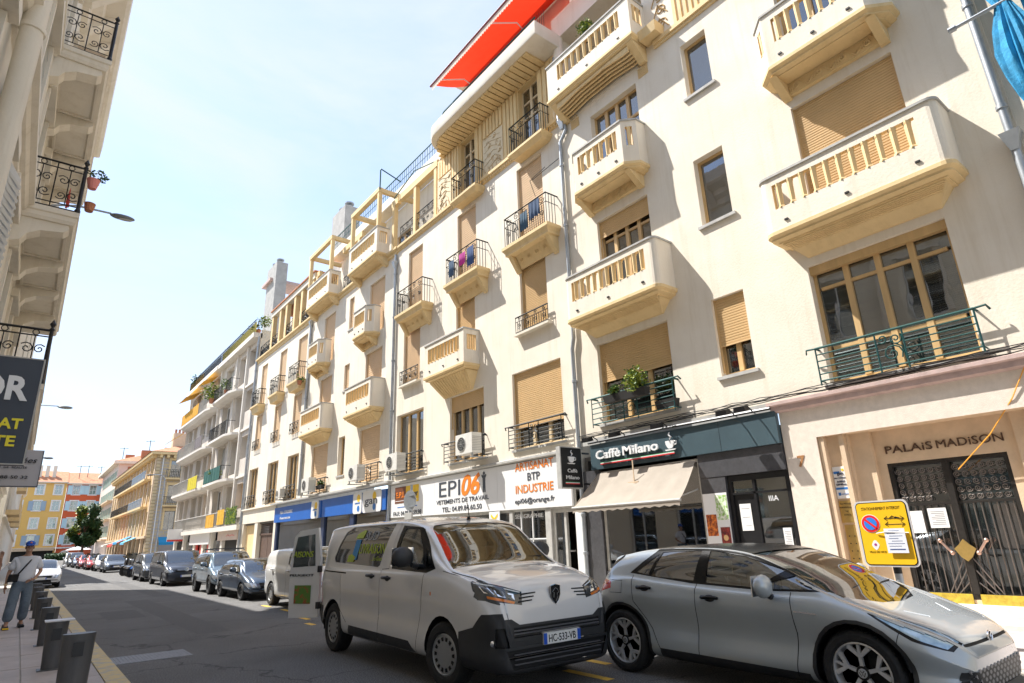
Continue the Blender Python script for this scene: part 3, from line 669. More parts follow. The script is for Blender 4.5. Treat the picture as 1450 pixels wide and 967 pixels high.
# gate
G = MB(); gm = M['black']; FG = Fr((11.42, 0, 0), (0, 1, 0), (-1, 0, 0))
doorI = mat('dark_gate_iron', (0.045, 0.040, 0.036), 0.45, metal=.5, var=.3, vs=20); M['gate'] = doorI
gate = MB(); gate.fbox(FG, 2.62, 2.68, .42, 2.50, -.03, .05); gate.fbox(FG, 4.22, 4.28, .42, 2.50, -.03, .05); gate.fbox(FG, 2.68, 4.22, 2.44, 2.50, -.03, .05); gate.fbox(FG, 2.68, 4.22, .42, .50, -.03, .05)
gate.fbox(FG, 3.40, 3.49, .50, 2.44, -.03, .07); gate.fbox(FG, 2.68, 3.40, 1.80, 1.84, -.02, .03); gate.fbox(FG, 3.49, 4.22, 1.80, 1.84, -.02, .03)
go = gate.build('gate', doorI, A)
for side, (a, b) in enumerate(((2.70, 3.39), (3.50, 4.21))):
    sc = MB()
    for r in range(5):
        for c in range(6):
            if (side == 1 and c < 2 and r < 1): continue
            cu, cz = a+(c+.5)*(b-a)/6, 1.90+r*.113
            sc.tube(spiral(FG.P(cu, cz, .02), FG.U, (0, 0, 1), .010, .052, 1.6*(1 if side else -1), r*.7, 11), .007, 4)
    sc.build('scroll_grille', mat('worn_iron', (.20, .17, .15), .4, metal=.6), go)
for i in range(16):
    u = 2.72+i*.1
    if 3.36 < u < 3.52: continue
    lo = .50; hi = 1.80
    MB().fbox(FG, u-.007, u+.007, lo, hi, .0, .014).build('bar', mat('worn_iron', (.20, .17, .15), .4, metal=.6), go)
for sgn in (-1, 1):
    for i in range(3):
        MB().tube([FG.P(3.445+sgn*(.06+.0*i), 1.0-.05*i-.12*i, .05), FG.P(3.445+sgn*(.34-.06*i), .50, .05)], .010, 5).build('diagonal_bar', mat('worn_iron', (.20, .17, .15), .4, metal=.6), go)
brass = mat('brass', (0.70, 0.48, 0.16), 0.35, metal=.8, var=.2, vs=9)
w = MB(); w.prism([FG.P(3.445+a, 1.12+b, .075) for a, b in ((-.14, .02), (-.07, .08), (0, .16), (.07, .08), (.14, .02), (.07, -.10), (0, -.16), (-.07, -.10))], (-.03, 0, 0)); w.build('brass_plate', brass, go)
cop = mat('copper_handle', (0.62, 0.42, 0.34), 0.3, metal=.8)
for sgn in (-1, 1):
    w = MB(); a, b = FG.P(3.445+sgn*.17, 1.08, .12), FG.P(3.445+sgn*.30, 1.26, .12); w.tube([a, b], .018, 10).ball(a, .034).ball(b, .034).tube([a, a+Vector((.12, 0, 0))], .01, 6).tube([b, b+Vector((.12, 0, 0))], .01, 6); w.build('pull_handle', cop, go, smooth=50)
MB().quad((11.47, 2.6, .4), (11.47, 4.3, .4), (11.47, 4.3, 2.5), (11.47, 2.6, 2.5)).build('gate_glass', M['glass'], go)
w = MB(); w.box(11.9, 12.0, 2.0, 5.0, 0, 3).box(11.36, 11.9, 4.4, 4.5, 0, 3).box(11.36, 11.9, 2.3, 2.4, 0, 3).box(11.36, 12, 2.3, 4.5, 2.6, 2.7); w.build('hallway', M['room'], A)
paper = mat('white_paper', (.78, .78, .76), .7)
def notice(u, z, wd, h, F, d, label, lines=5, m=paper, cat='notice', tilt=0):
    t = thing('notice', label, cat, F.P(u, z, d))
    MB().fbox(F, u-wd/2, u+wd/2, z-h/2, z+h/2, d, d+.006).build('sheet', m, t)
    w = MB()
    for i in range(lines): w.fbox(F, u-wd*.36, u+wd*(.36-.2*(i % 3 == 2)), z+h*.32-i*h*.64/max(1, lines-1)-.004, z+h*.32-i*h*.64/max(1, lines-1)+.004, d+.006, d+.008)
    w.build('print', mat('grey_print', (.25, .25, .27), .7), t); return t
notice(3.72, 1.60, .26, .30, FG, .03, 'white printed notice taped to the left leaf of the iron gate', 8)
notice(4.03, 1.55, .20, .34, FG, .025, 'blank pale card behind the bars at the left edge of the gate', 0)
# brass-and-white plates on the jamb
FP = Fr((11.155, 0, 0), (0, 1, 0), (-1, 0, 0)); FPT = Fr((11.155, 0, 0), (0, -1, 0), (-1, 0, 0))
blue = mat('sign_blue', (.02, .17, .52), .45); yel = mat('sign_yellow', (.86, .55, .02), .45); navy = mat('ink_navy', (.02, .03, .08), .5)
t = thing('name_plate', 'white agent plate with blue and yellow logo on the doorway jamb', 'sign', (11.15, 4.98, 2.3))
MB().fbox(FP, 4.87, 5.09, 1.98, 2.52, .005, .02).build('plate', M['signwhite'], t)
w = MB(); w.fbox(FP, 4.98, 5.08, 2.40, 2.44, .02, .024).fbox(FP, 4.875, 5.085, 2.13, 2.165, .02, .024).fbox(FP, 5.02, 5.06, 2.03, 2.08, .02, .024); w.build('blue_band', blue, t)
MB().disc(FP.P(4.92, 2.46, .02), (-1, 0, 0), .022, .004).build('yellow_dot', yel, t)
text('gan', FPT, -4.97, 2.38, .024, .055, navy, t, bold=.01)
text('Marc COUPLET', FPT, -4.98, 2.315, .02, .022, navy, t); text('AGENT', FPT, -4.98, 2.25, .02, .03, navy, t, bold=.01); text('GENERAL', FPT, -4.98, 2.20, .02, .03, navy, t, bold=.01)
text('assurances', FPT, -4.95, 2.045, .02, .02, blue, t)
t = thing('name_plate', 'brass engraved plate below the white agent plate', 'sign', (11.15, 4.98, 1.8))
MB().fbox(FP, 4.86, 5.09, 1.58, 1.94, .005, .02).build('plate', brass, t)
for k, s_ in enumerate(('Yan MULLER', 'PODOLOGUE', '1er', 'ETAGE')): text(s_, FPT, -4.975, 1.88-k*.062, .02, .026, mat('engraved', (.12, .08, .03), .6), t)
t = thing('intercom_panel', 'tall brass intercom panel with small buttons low on the jamb', 'intercom', (11.15, 4.98, 1.2))
MB().fbox(FP, 4.88, 5.07, .75, 1.54, .004, .012).build('panel', brass, t)
for i in range(8): MB().disc(FP.P(4.93+.09*(i % 2), 1.0+.12*(i//2), .012), (-1, 0, 0), .01, .008, 8).build('button', M['black'], t)
# orange cable hanging in front of the doorway
oc = MB(); oc.tube([(10.95, 1.75, 4.3), (10.95, 2.0, 3.7), (10.98, 2.3, 3.2), (11.1, 2.7, 2.75), (11.25, 3.25, 2.30)], .009, 5)
oc.build('hanging_cable', mat('orange_cable', (.75, .35, .04), .5), None, label='thin orange cable slanting down across the doorway', category='cable')
# ---- cafe front
cafe_blue = mat('cafe_fascia', (0.055, 0.095, 0.115), 0.45, var=.25, vs=1.5); granite = mat('dark_granite', (0.075, 0.075, 0.082), 0.4, var=.35, vs=10)
MB().fbox(FR, 5.84, 10.78, 3.04, 3.645, .0, .11).build('fascia', cafe_blue, A)
w = MB(); w.fbox(FR, 5.84, 7.72, 2.56, 3.035, -.02, .05).fbox(FR, 7.14, 7.72, .13, 2.555, -.03, .04); w.build('granite_cladding', granite, A)
for i in range(1, 4): MB().fbox(FR, 5.84+i*1.24, 5.846+i*1.24, 3.04, 3.64, .108, .112).build('fascia_joint', M['black'], A)
w = MB(); w.fbox(FR, 10.62, 11.22, .13, 3.035, -.04, .04); w.build('shop_pilaster', granite, A)
w = MB(); w.fbox(FR, 7.74, 10.6, .13, .70, -.08, .02); w.build('stall_riser', granite, A)
w = MB(); w.fbox(FR, 7.73, 7.79, .7, 2.98, -.08, -.02).fbox(FR, 10.54, 10.6, .7, 2.98, -.08, -.02).fbox(FR, 7.79, 10.54, 2.92, 2.98, -.08, -.02).fbox(FR, 7.79, 10.54, .7, .76, -.08, -.02)
sf = w.build('shop_window', M['coping'], A); MB().fbox(FR, 7.79, 10.54, .76, 2.92, -.06, -.05).build('pane', M['shopglass'], sf)
w = MB(); w.box(11.1, 15, 5.7, 11.2, .05, .12).box(14.9, 15, 5.7, 11.2, .12, 3.3).box(11.1, 15, 5.72, 5.8, .12, 3.3).box(11.1, 15, 11.1, 11.2, .12, 3.3).box(11.1, 15, 5.7, 11.2, 3.3, 3.4)
w.build('cafe_interior', M['room'], A)
MB().box(12.6, 13.0, 6.6, 10.6, .12, 1.15).box(12.55, 13.05, 6.55, 10.65, 1.15, 1.2).build('counter', M['dark'], A)
# door leaf
w = MB(); w.fbox(FR, 5.84, 5.92, .13, 2.55, -.10, -.02).fbox(FR, 7.05, 7.13, .13, 2.55, -.10, -.02).fbox(FR, 5.92, 7.05, 2.44, 2.55, -.10, -.02).fbox(FR, 6.55, 6.60, .13, 2.44, -.10, -.02).fbox(FR, 5.92, 7.05, 2.18, 2.22, -.10, -.02)
dr = w.build('door', M['black'], A); MB().fbox(FR, 5.92, 6.55, .13, 2.18, -.065, -.055).build('pane', M['shopglass'], dr); MB().fbox(FR, 5.92, 7.05, 2.22, 2.44, -.065, -.055).build('pane', M['shopglass'], dr); MB().fbox(FR, 6.60, 7.05, .13, 2.18, -.09, -.06).build('door_leaf', M['black'], dr)
text('IIIA', FT, -6.22, 2.02, -.05, .10, M['signwhite'], dr)
notice(6.84, 1.75, .24, .5, FR, -.055, 'white poster of a coffee maker on the black cafe door leaf', 3)
notice(6.05, 1.35, .16, .36, FR, -.04, 'white price list taped low on the cafe door glass', 9)
# cafe lettering
t = thing('cafe_sign', 'raised white Caffe Milano lettering with cup and tricolour line on the dark fascia', 'sign', (10.88, 9.3, 3.3))
FC = Fr((10.88, 0, 0), (0, -1, 0), (-1, 0, 0)); lw = M['signwhite']
text('Caffè', FC, -10.13, 3.27, .03, .20, lw, t, bold=.022, width=.80, ext=.02); text('Milano', FC, -9.13, 3.27, .03, .20, lw, t, bold=.022, width=1.05, ext=.02)
def cup(F, u, z, s_, par, m, d=.02):
    w = MB(); w.prism([F.P(u+a*s_, z+b*s_, d) for a, b in ((-.5, .35), (.4, .35), (.36, .05), (.22, -.2), (.1, -.3), (-.2, -.3), (-.32, -.2), (-.46, .05))], F.N*.03)
    w.prism([F.P(u+a*s_, z+b*s_, d) for a, b in ((-.62, -.36), (.5, -.36), (.38, -.46), (-.5, -.46))], F.N*.03)
    w.tube([F.P(u+.40*s_, z+.25*s_, d+.02), F.P(u+.62*s_, z+.25*s_, d+.02), F.P(u+.60*s_, z, d+.02), F.P(u+.34*s_, z-.05*s_, d+.02)], .05*s_, 5)
    w.tube([F.P(u-.05*s_, z+.45*s_, d+.02), F.P(u+.12*s_, z+.65*s_, d+.02), F.P(u-.1*s_, z+.85*s_, d+.02), F.P(u+.02*s_, z+1.05*s_, d+.02)], [.05*s_, .09*s_, .07*s_, .01], 5)
    return w.build('cup_emblem', m, par)
cup(FC, -8.28, 3.33, .26, t, lw)
gr_ = mat('flag_green', (.03, .25, .08), .5); rd_ = mat('flag_red', (.62, .03, .03), .5)
MB().fbox(FC, -10.4, -8.2, 3.17, 3.185, .02, .05).build('green_line', gr_, t); MB().fbox(FC, -10.4, -8.2, 3.155, 3.17, .02, .05).build('white_line', lw, t); MB().fbox(FC, -10.4, -8.2, 3.13, 3.155, .02, .05).build('red_line', rd_, t)
# spot lamps on the fascia
def spot(y, lab):
    t = thing('spot_lamp', lab, 'lamp', (10.7, y, 3.75)); MB().tube([(10.95, y, 3.72), (10.72, y, 3.82), (10.55, y, 3.74)], .014, 5).build('arm', M['black'], t)
    MB().hexa([(10.46, y-.13, 3.66), (10.62, y-.13, 3.70), (10.62, y+.13, 3.70), (10.46, y+.13, 3.66), (10.44, y-.11, 3.76), (10.60, y-.11, 3.80), (10.60, y+.11, 3.80), (10.44, y+.11, 3.76)]).build('housing', M['black'], t)
for y, l in ((6.3, 'black spot lamp at the doorway end of the cafe fascia'), (6.7, 'second black spot lamp from the doorway end of the cafe fascia'), (8.35, 'black spot lamp above the cup emblem'), (9.6, 'black spot lamp above the cafe lettering'), (10.5, 'black spot lamp at the downpipe end of the cafe fascia')): spot(y, l)
w = MB(); w.tube([(10.86, 5.9, 3.70), (10.84, 8.3, 3.71), (10.86, 10.8, 3.70)], .03, 6); w.build('conduit', M['black'], A)
# blade sign, perpendicular to the wall
t = thing('blade_sign', 'black Caffe Milano blade sign sticking out from the wall by the downpipe', 'sign', (10.4, 10.95, 3.1))
MB().box(9.97, 10.70, 10.90, 11.04, 2.60, 3.60).build('box', M['coping'], t)
MB().box(10.00, 10.67, 10.89, 10.90, 2.63, 3.57).build('panel', M['black'], t)
MB().box(10.70, 11.0, 10.94, 10.98, 3.45, 3.49).box(10.70, 11.0, 10.94, 10.98, 2.7, 2.74).build('bracket', M['black'], t)
FBl = Fr((0, 10.888, 0), (1, 0, 0), (0, -1, 0))
cup(FBl, 10.32, 3.28, .22, t, lw, .0)
text('Caffè', FBl, 10.34, 2.98, .0, .085, lw, t, bold=.01, width=.32); text('Milano', FBl, 10.34, 2.82, .0, .085, lw, t, bold=.01, width=.44)
MB().fbox(FBl, 10.1, 10.56, 2.74, 2.755, 0, .006).build('green_line', gr_, t); MB().fbox(FBl, 10.1, 10.56, 2.725, 2.74, 0, .006).build('white_line', lw, t); MB().fbox(FBl, 10.1, 10.56, 2.70, 2.725, 0, .006).build('red_line', rd_, t)
# awning
canvas = mat('beige_canvas', (0.45, 0.395, 0.33), 0.9, var=.16, vs=2.2, bump=.15, bs=8)
translucent(canvas, (.45, .38, .30), .3)
t = thing('awning', 'beige fabric awning sloping out over the cafe window', 'awning', (10.9, 9.1, 2.96))
w = MB(); n = 24; m_ = 6; vs = []
for i in range(n+1):
    for j in range(m_+1):
        a = j/m_; u = 7.76+(10.60-7.76)*i/n; ub = 7.50+(10.50-7.50)*i/n
        vs.append((10.94-1.03*a, u*(1-a)+ub*a, 2.95-.83*a-.05*math.sin(PI*a)*(1+.4*math.sin(i*1.7))+.006*math.sin(i*2.3+j)))
w.add(vs, [(i*(m_+1)+j, (i+1)*(m_+1)+j, (i+1)*(m_+1)+j+1, i*(m_+1)+j+1) for i in range(n) for j in range(m_)])
w.build('canvas', canvas, t, smooth=60)
w = MB(); w.add([(10.94, 10.60, 2.95), (9.91, 10.5, 2.12), (10.94, 10.62, 2.15)], [(0, 1, 2)]); w.build('side_flap', canvas, t)
MB().tube([(9.91, 7.48, 2.115), (9.91, 10.52, 2.115)], .028, 8).build('front_bar', M['coping'], t, smooth=40)
w = MB()
for y in (7.8, 10.4): w.tube([(10.95, y, 2.35), (9.93, y-.1, 2.13)], .015, 5)
w.build('arm', M['coping'], t)
w = MB()
vs = [((9.905, 7.50+i*.125, 2.10)) for i in range(25)]+[((9.90, 7.50+i*.125, 2.00+.03*(i % 2))) for i in range(25)]
w.add(vs, [(i, i+1, 26+i, 25+i) for i in range(24)]); w.build('valance', canvas, t)
MB().box(10.55, 10.75, 9.05, 9.35, 2.58, 2.62).box(10.60, 10.62, 9.19, 9.21, 2.6, 3.1).build('fixing_plate', M['tan'], t)
# posters on the white panel
t = thing('poster_panel', 'white panel of food and coffee photographs beside the cafe door', 'poster', (10.95, 7.43, 1.5))
MB().fbox(FR, 7.15, 7.71, .14, 2.24, .042, .052).build('panel', M['signwhite'], t)
def photo(u0, u1, z0, z1, c1, c2, nm='photo_print'):
    m_ = mat('print_%d_%d' % (u0*100, z0*100), c1, .4, col2=c2, vs=16, thr=(.4, .6)); MB().fbox(FR, u0, u1, z0, z1, .052, .056).build(nm, m_, t)
photo(7.44, 7.68, 1.42, 1.83, (.75, .22, .04), (.18, .03, .02)); photo(7.17, 7.38, 1.16, 1.58, (.35, .05, .04), (.09, .02, .02)); photo(7.42, 7.67, .90, 1.26, (.75, .16, .05), (.10, .03, .02)); photo(7.16, 7.42, 1.72, 2.20, (.78, .78, .72), (.20, .42, .05))
MB().lathe([(.0, 0), (.055, 0), (.05, .001), (.0, .003)], (10.942, 7.28, 1.38), 'x', 16).build('coffee_cup_print', mat('latte', (.75, .48, .22), .5), t)
MB().fbox(FR, 7.17, 7.38, .78, 1.02, .052, .056).build('photo_print', mat('print_x', (.60, .12, .04), .4, col2=(.1, .03, .02), vs=16), t)
# cafe plant and greenery inside
t = thing('potted_plant', 'leafy green plant standing inside the cafe window', 'plant', (11.8, 10.1, .12)); MB().lathe([(.12, 0), (.16, .3)], (11.8, 10.1, .12), 'z', 12).build('pot', M['white'], t)
leaves(t, 'foliage', (11.8, 10.1, 1.6), .45, 300, .16); MB().tube([(11.8, 10.1, .4), (11.8, 10.1, 1.5)], .02).build('stem', M['bark'], t)
w = MB(); rnd = random.Random(5)
for i in range(260):
    u = rnd.uniform(7.85, 10.5); z = 2.9-abs(rnd.gauss(0, .22)); p = Vector((11.15, u, z)); w.add([p, p+Vector((0, .03, -.05)), p+Vector((.02, 0, -.09)), p+Vector((0, -.03, -.05))], [(0, 1, 2, 3)])
w.build('hanging_garland', M['leaf'], None, label='garland of small leaves hanging behind the top of the cafe window', category='plant')
# planters on the first-floor rail of the cafe
def planter(c, L, lab, bush=None, axis='y', m='dark'):
    t = thing('planter', lab, 'planter', c); x, y, z = c
    MB().hexa([(x-.07, y-L/2+.03, z), (x+.07, y-L/2+.03, z), (x+.07, y+L/2-.03, z), (x-.07, y+L/2-.03, z), (x-.10, y-L/2, z+.18), (x+.10, y-L/2, z+.18), (x+.10, y+L/2, z+.18), (x-.10, y+L/2, z+.18)]).build('box', M[m], t)
    if bush: leaves(t, 'foliage', (x, y, z+.18+bush*.7), bush, int(500*bush/.3), .09, 'leafy' if bush > .25 else 'leaf')
    return t
planter((10.68, 9.55, 4.52), .75, 'grey planter box of low greens on the rail above the cafe', .14)
planter((10.66, 8.95, 4.50), .7, 'grey planter box with a round yellow-green bush above the cafe', .32)
planter((10.86, 8.25, 4.14), .55, 'small dark planter box at the foot of the rail above the cafe')
t = thing('potted_shrub', 'yellow-green shrub in a dark pot on the fourth-floor balcony', 'plant', (10.55, 9.4, 15.15)); MB().lathe([(.1, 0), (.14, .22)], (10.62, 9.4, 15.12), 'z', 10).build('pot', M['dark'], t); leaves(t, 'foliage', (10.62, 9.4, 15.55), .32, 320, .10, 'leafy')
downpipe('downpipe', 'zinc downpipe between the cafe block and the work-clothes shop block', [(10.93, 11.15, 16.0), (10.93, 11.15, 13.6), (10.93, 10.9, 13.4), (10.93, 10.85, 13.1), (10.92, 11.12, 12.8), (10.92, 11.12, 6.6), (10.92, 11.2, 6.3), (10.92, 11.2, .13)], .055, collars=((10.92, 11.12, 12), (10.92, 11.12, 10), (10.92, 11.12, 8), (10.92, 11.2, 5.4), (10.92, 11.2, 2), (10.92, 11.2, 1.1)), hopper=(10.9, 10.95, 13.35))
downpipe('downpipe', 'zinc downpipe at the right edge beside the blue netting', [(10.9, 1.38, 17), (10.9, 1.38, .13)], .06, collars=((10.9, 1.38, 9.6), (10.9, 1.38, 7.6), (10.9, 1.38, 5.6)), hopper=(10.88, 1.38, 7.0))
# ================================================================ neighbour with blue netting, right edge
A0 = thing('scaffolded_building', 'cream building at the right edge wrapped in blue debris netting', 'building', (11, -5, 0))
w = MB(); w.wall(FR, -14, 1.29, 0, 16.5, [(-.6, .7, 4, 6.2), (-4, -2.6, 4, 6.2), (-.6, .7, 7.3, 9.6), (-4, -2.6, 7.3, 9.6), (-5, .6, .2, 2.9)], .3, .02, 0); w.quad((11, -14, 16.5), (11, 1.29, 16.5), (20, 1.29, 16.5), (20, -14, 16.5)); w.build('wall', M['plaster2'], A0)
for a in ((-.6, .7, 4, 6.2), (-4, -2.6, 4, 6.2), (-.6, .7, 7.3, 9.6), (-4, -2.6, 7.3, 9.6), (-5, .6, .2, 2.9)): window(FR, A0, *a, 2)
netm = mat('blue_netting', (0.02, 0.33, 0.62), 0.8, var=.5, vs=5, bump=.5, bs=20)
t = thing('debris_netting', 'bright blue debris netting gathered and tied to a scaffold tube', 'netting', (10.3, .9, 8.5))
w = MB(); prof = [(13.5, .45), (12, .42), (11, .36), (10.2, .26), (9.55, .20), (9.2, .13), (9.0, .08), (8.85, .11), (8.6, .17), (8.2, .22), (7.8, .20), (7.4, .15), (7.1, .08)]
n = 36; vs = []
for k, (z, r) in enumerate(prof):
    for j in range(n):
        a = 2*PI*j/n; q = r*(1+.22*math.sin(j*2.7+k*.35)+.12*math.sin(j*5.1)); vs.append((10.45+q*.6*math.cos(a), .93-.0*k+q*math.sin(a)-.02*(13-z)*.0, z))
w.add(vs, [(i*n+j, i*n+(j+1) % n, (i+1)*n+(j+1) % n, (i+1)*n+j) for i in range(len(prof)-1) for j in range(n)]); w.build('bundle', netm, t, smooth=50)
w = MB(); vs = []
for i in range(13):
    for j in range(13): vs.append((10.6+.10*math.sin(i*1.1+j*.6), .75-i*.3, 13.6-j*.42-.10*i+.06*math.sin(i+j)))
w.add(vs, [(i*13+j, (i+1)*13+j, (i+1)*13+j+1, i*13+j+1) for i in range(12) for j in range(12)]); w.build('sheet', netm, t, smooth=60)
t = thing('scaffold_tube', 'galvanised scaffold tubes poking out past the blue netting', 'scaffold', (10.4, .5, 9))
for z in (9.0, 8.5, 11.4): MB().tube([(10.42, 1.62 if z == 9.0 else .9, z), (10.42, -4, z-.05)], .03, 8).build('tube', M['zinc'], t, smooth=40)
for y in (-1.2, -3.4): MB().tube([(10.3, y, 0), (10.3, y, 16)], .03, 8).build('upright', M['zinc'], t, smooth=40)
MB().lathe([(.05, -.05), (.05, .05)], (10.42, 1.58, 9.0), 'y', 8).build('coupler', M['zinc'], t)
# ================================================================ BUILDING B (work-clothes shop)
B = thing('apartment_building', 'cream art deco block with carved top floor and red awning over the work-clothes shop', 'building', (11, 11.27, 0))
h1 = [(11.78, 13.97, 3.94, 6.23), (15.47, 17.5, 3.94, 6.2), (19.33, 21.42, 3.94, 6.23)]
h2 = [(12.17, 13.4, 7.36, 9.62), (15.89, 17.07, 6.95, 9.65), (19.66, 20.98, 7.32, 9.66)]
h3 = [(12.1, 13.35, 10.15, 13.06), (15.74, 16.94, 10.15, 13.04), (19.53, 20.7, 10.15, 13.06)]
w = MB(); w.wall(FR, 11.26, 21.75, 3.62, 13.66, h1+h2+h3, .30)
w.quad((11, 21.75, 0), (11, 21.75, 13.6), (20, 21.75, 13.6), (20, 21.75, 0)); w.build('wall', M['plaster'], B)
opening(FR, B, *h1[0], 3, .72, wm='palewood'); opening(FR, B, *h1[1], 4, .22, back='redcurtain', wm='wood'); opening(FR, B, *h1[2], 3, 0, wm='wood', back='curtain')
for i, h in enumerate(h2): opening(FR, B, *h, 2, 1, slat='slat' if i < 2 else 'slatf', sill=0)
for h in h3: opening(FR, B, *h, 2, 1, slat='slatf', sill=0, pitch=.08)
h4 = [(12.1, 13.1, 13.95, 16.1), (15.75, 16.7, 13.95, 16.1)]
w = MB(); w.wall(FR, 11.27, 18.4, 13.66, 16.25, h4, .30, .0); w.quad((11, 18.4, 13.66), (11, 18.4, 16.25), (15, 18.4, 16.25), (15, 18.4, 13.66)); w.build('carved_storey_wall', M['trim'], B)
for h in h4: opening(FR, B, *h, 2, 0, wm='palewood', transom=15.5, rail=14.9, sill=0)
# fluting and carved panels
w = MB()
def flutes(a, b, z0=13.8, z1=16.1, p=.13):
    n = max(2, int((b-a)/.17))
    for i in range(n): w.fbox(FR, a+(b-a)*(i+.1)/n, a+(b-a)*(i+.82)/n, z0, z1, .0, .045)
for fa in ((13.15, 13.95), (15.2, 15.7), (11.4, 12.05), (16.75, 17.3), (14.0, 15.15, 15.35), (17.35, 18.35, 15.35)):
    w = MB(); flutes(*fa); w.build('fluting', M['trim'], B)
M['relief'] = mat('carved_relief', (.80, .66, .44), .85, var=.15, vs=8)
for a, b in ((14.0, 15.18), (17.35, 18.35), (11.32, 11.6)):
    w = MB(); w.fbox(FR, a, b, 13.8, 15.3, .0, .03); L = b-a
    if L > .5:
        rnd = random.Random(int(a*10))
        for k in range(11):
            c = (a+L*rnd.uniform(.12, .88), 13.85+1.35*(k+.5)/11)
            w.tube(spiral(FR.P(c[0], c[1], .032), FR.U, (0, 0, 1), .02, .12, 1.3*(1 if k % 2 else -1), k, 12), .010, 4, 1)
            if k % 2 == 0: w.disc(FR.P(c[0]+.05, c[1], .03), FR.N, .075, .03, 14, 0)
        for k in range(6):
            z = 13.9+.23*k; w.tube([FR.P(a+.05+.1*(k % 2), z, .032), FR.P(a+L*(.3+.08*k), z+.22, .034), FR.P(b-.1, z+.04*k, .032)], .010, 4, 1)
        for k in range(5): w.tube([FR.P(a+L*(.1+.2*k), 13.82, .045), FR.P(a+L*(.1+.2*k)+.06, 14.1, .035)], .010, 4, 1)
    w.build('carved_panel', [M['relief'], M['groove']], B)
w = MB(); w.mould(FR, [(11.27, 0), (11.27, .001), (21.75, .001), (21.75, 0)], [(0, 13.50), (.05, 13.52), (.05, 13.60), (.12, 13.64), (.12, 13.74), (0, 13.78)])
for i in range(90): w.fbox(FR, 11.3+i*.116, 11.36+i*.116, 13.54, 13.60, .05, .085)
w.build('string_course', M['trim'], B)
# projecting terrace slab with ribbed soffit and rounded far end
plan = [(10.9, 0), (10.9, 1.05)]+[(16.9+.92*math.sin(a), 1.05-.92*(1-math.cos(a))) for a in [PI/2*k/7 for k in range(8)]]+[(18.3, 0)]
w = MB(); w.mould(FR, plan, [(-.06, 16.25), (-.02, 16.26), (0, 16.31), (0, 16.74), (-.10, 16.76)], cap=(0, 4)); w.build('terrace_slab', M['plaster'], B, smooth=40)
w = MB()
for i in range(27):
    u = 11.65+i*.235; dd = .80 if u < 16.7 else max(.12, .80-(u-16.7)**2*.5)
    w.fbox(FR, u, u+.185, 16.17, 16.249, 0.0, dd)
w.build('soffit_rib', M['trim'], B)
w = MB(); pr = [FR.P(u, 17.5, d) for u, d in offs(plan, -.45)[1:-1]]; w.tube(pr, .03, 5)
pr2 = [FR.P(u, 16.87, d) for u, d in offs(plan, -.45)[1:-1]]; w.tube(pr2, .018, 4)
for i in range(60): w.tube([FR.P(10.95+i*.1, 16.76, .60), FR.P(10.95+i*.1, 17.5, .60)], .009, 4)
w.build('terrace_railing', M['teal'], B)
w = MB(); w.box(11.7, 18, 11.0, 16.9, 16.6, 19.3); w.build('penthouse_wall', M['plaster2'], B)
MB().box(10.62, 10.78, 11.4, 16.2, 16.77, 17.1).build('brick_parapet', M['terracotta'], B)
MB().box(11.1, 18.2, 11.0, 17.3, 19.3, 19.42).build('penthouse_roof', M['plaster'], B)
# red awning
redm = translucent(mat('red_canvas', (0.80, 0.07, 0.02), 0.85, var=.2, vs=3, bump=.1, bs=10), (.78, .045, .015), .32)
t = thing('awning', 'large red fabric awning with pale scalloped edge over the roof terrace', 'awning', (10.8, 13, 18.9))
w = MB(); n = 40; m_ = 8; vs = []
for i in range(n+1):
    for j in range(m_+1):
        a = j/m_; y = 8.5+(16.75-8.5)*i/n
        vs.append((11.65-1.9*a, y, 19.25-.95*a-.10*math.sin(PI*a)+.02*math.sin(i*1.9)*a))
w.add(vs, [(i*(m_+1)+j, (i+1)*(m_+1)+j, (i+1)*(m_+1)+j+1, i*(m_+1)+j+1) for i in range(n) for j in range(m_)]); w.build('canvas', redm, t, smooth=60)
w = MB(); nn = 66
for i in range(nn):
    a = 8.5+8.25*i/nn; b = 8.5+8.25*(i+1)/nn; mid_ = (a+b)/2; w.add([(9.74, a, 18.28), (9.74, b, 18.28), (9.75, b, 18.10), (9.75, mid_, 18.03), (9.75, a, 18.10)], [(0, 1, 2, 3, 4)])
w.build('scalloped_valance', mat('pale_valance', (.72, .55, .45), .9, var=.2, vs=4), t)
MB().tube([(9.74, 8.4, 18.31), (9.74, 16.85, 18.31)], .045, 8).build('front_bar', mat('maroon_bar', (.25, .05, .05), .5), t, smooth=40)
w = MB()
for y in (10, 13, 16.3): w.tube([(11.6, y, 18.7), (10.6, y-.5, 18.35), (9.76, y, 18.25)], .025, 6)
w.build('folding_arm', M['white'], t)
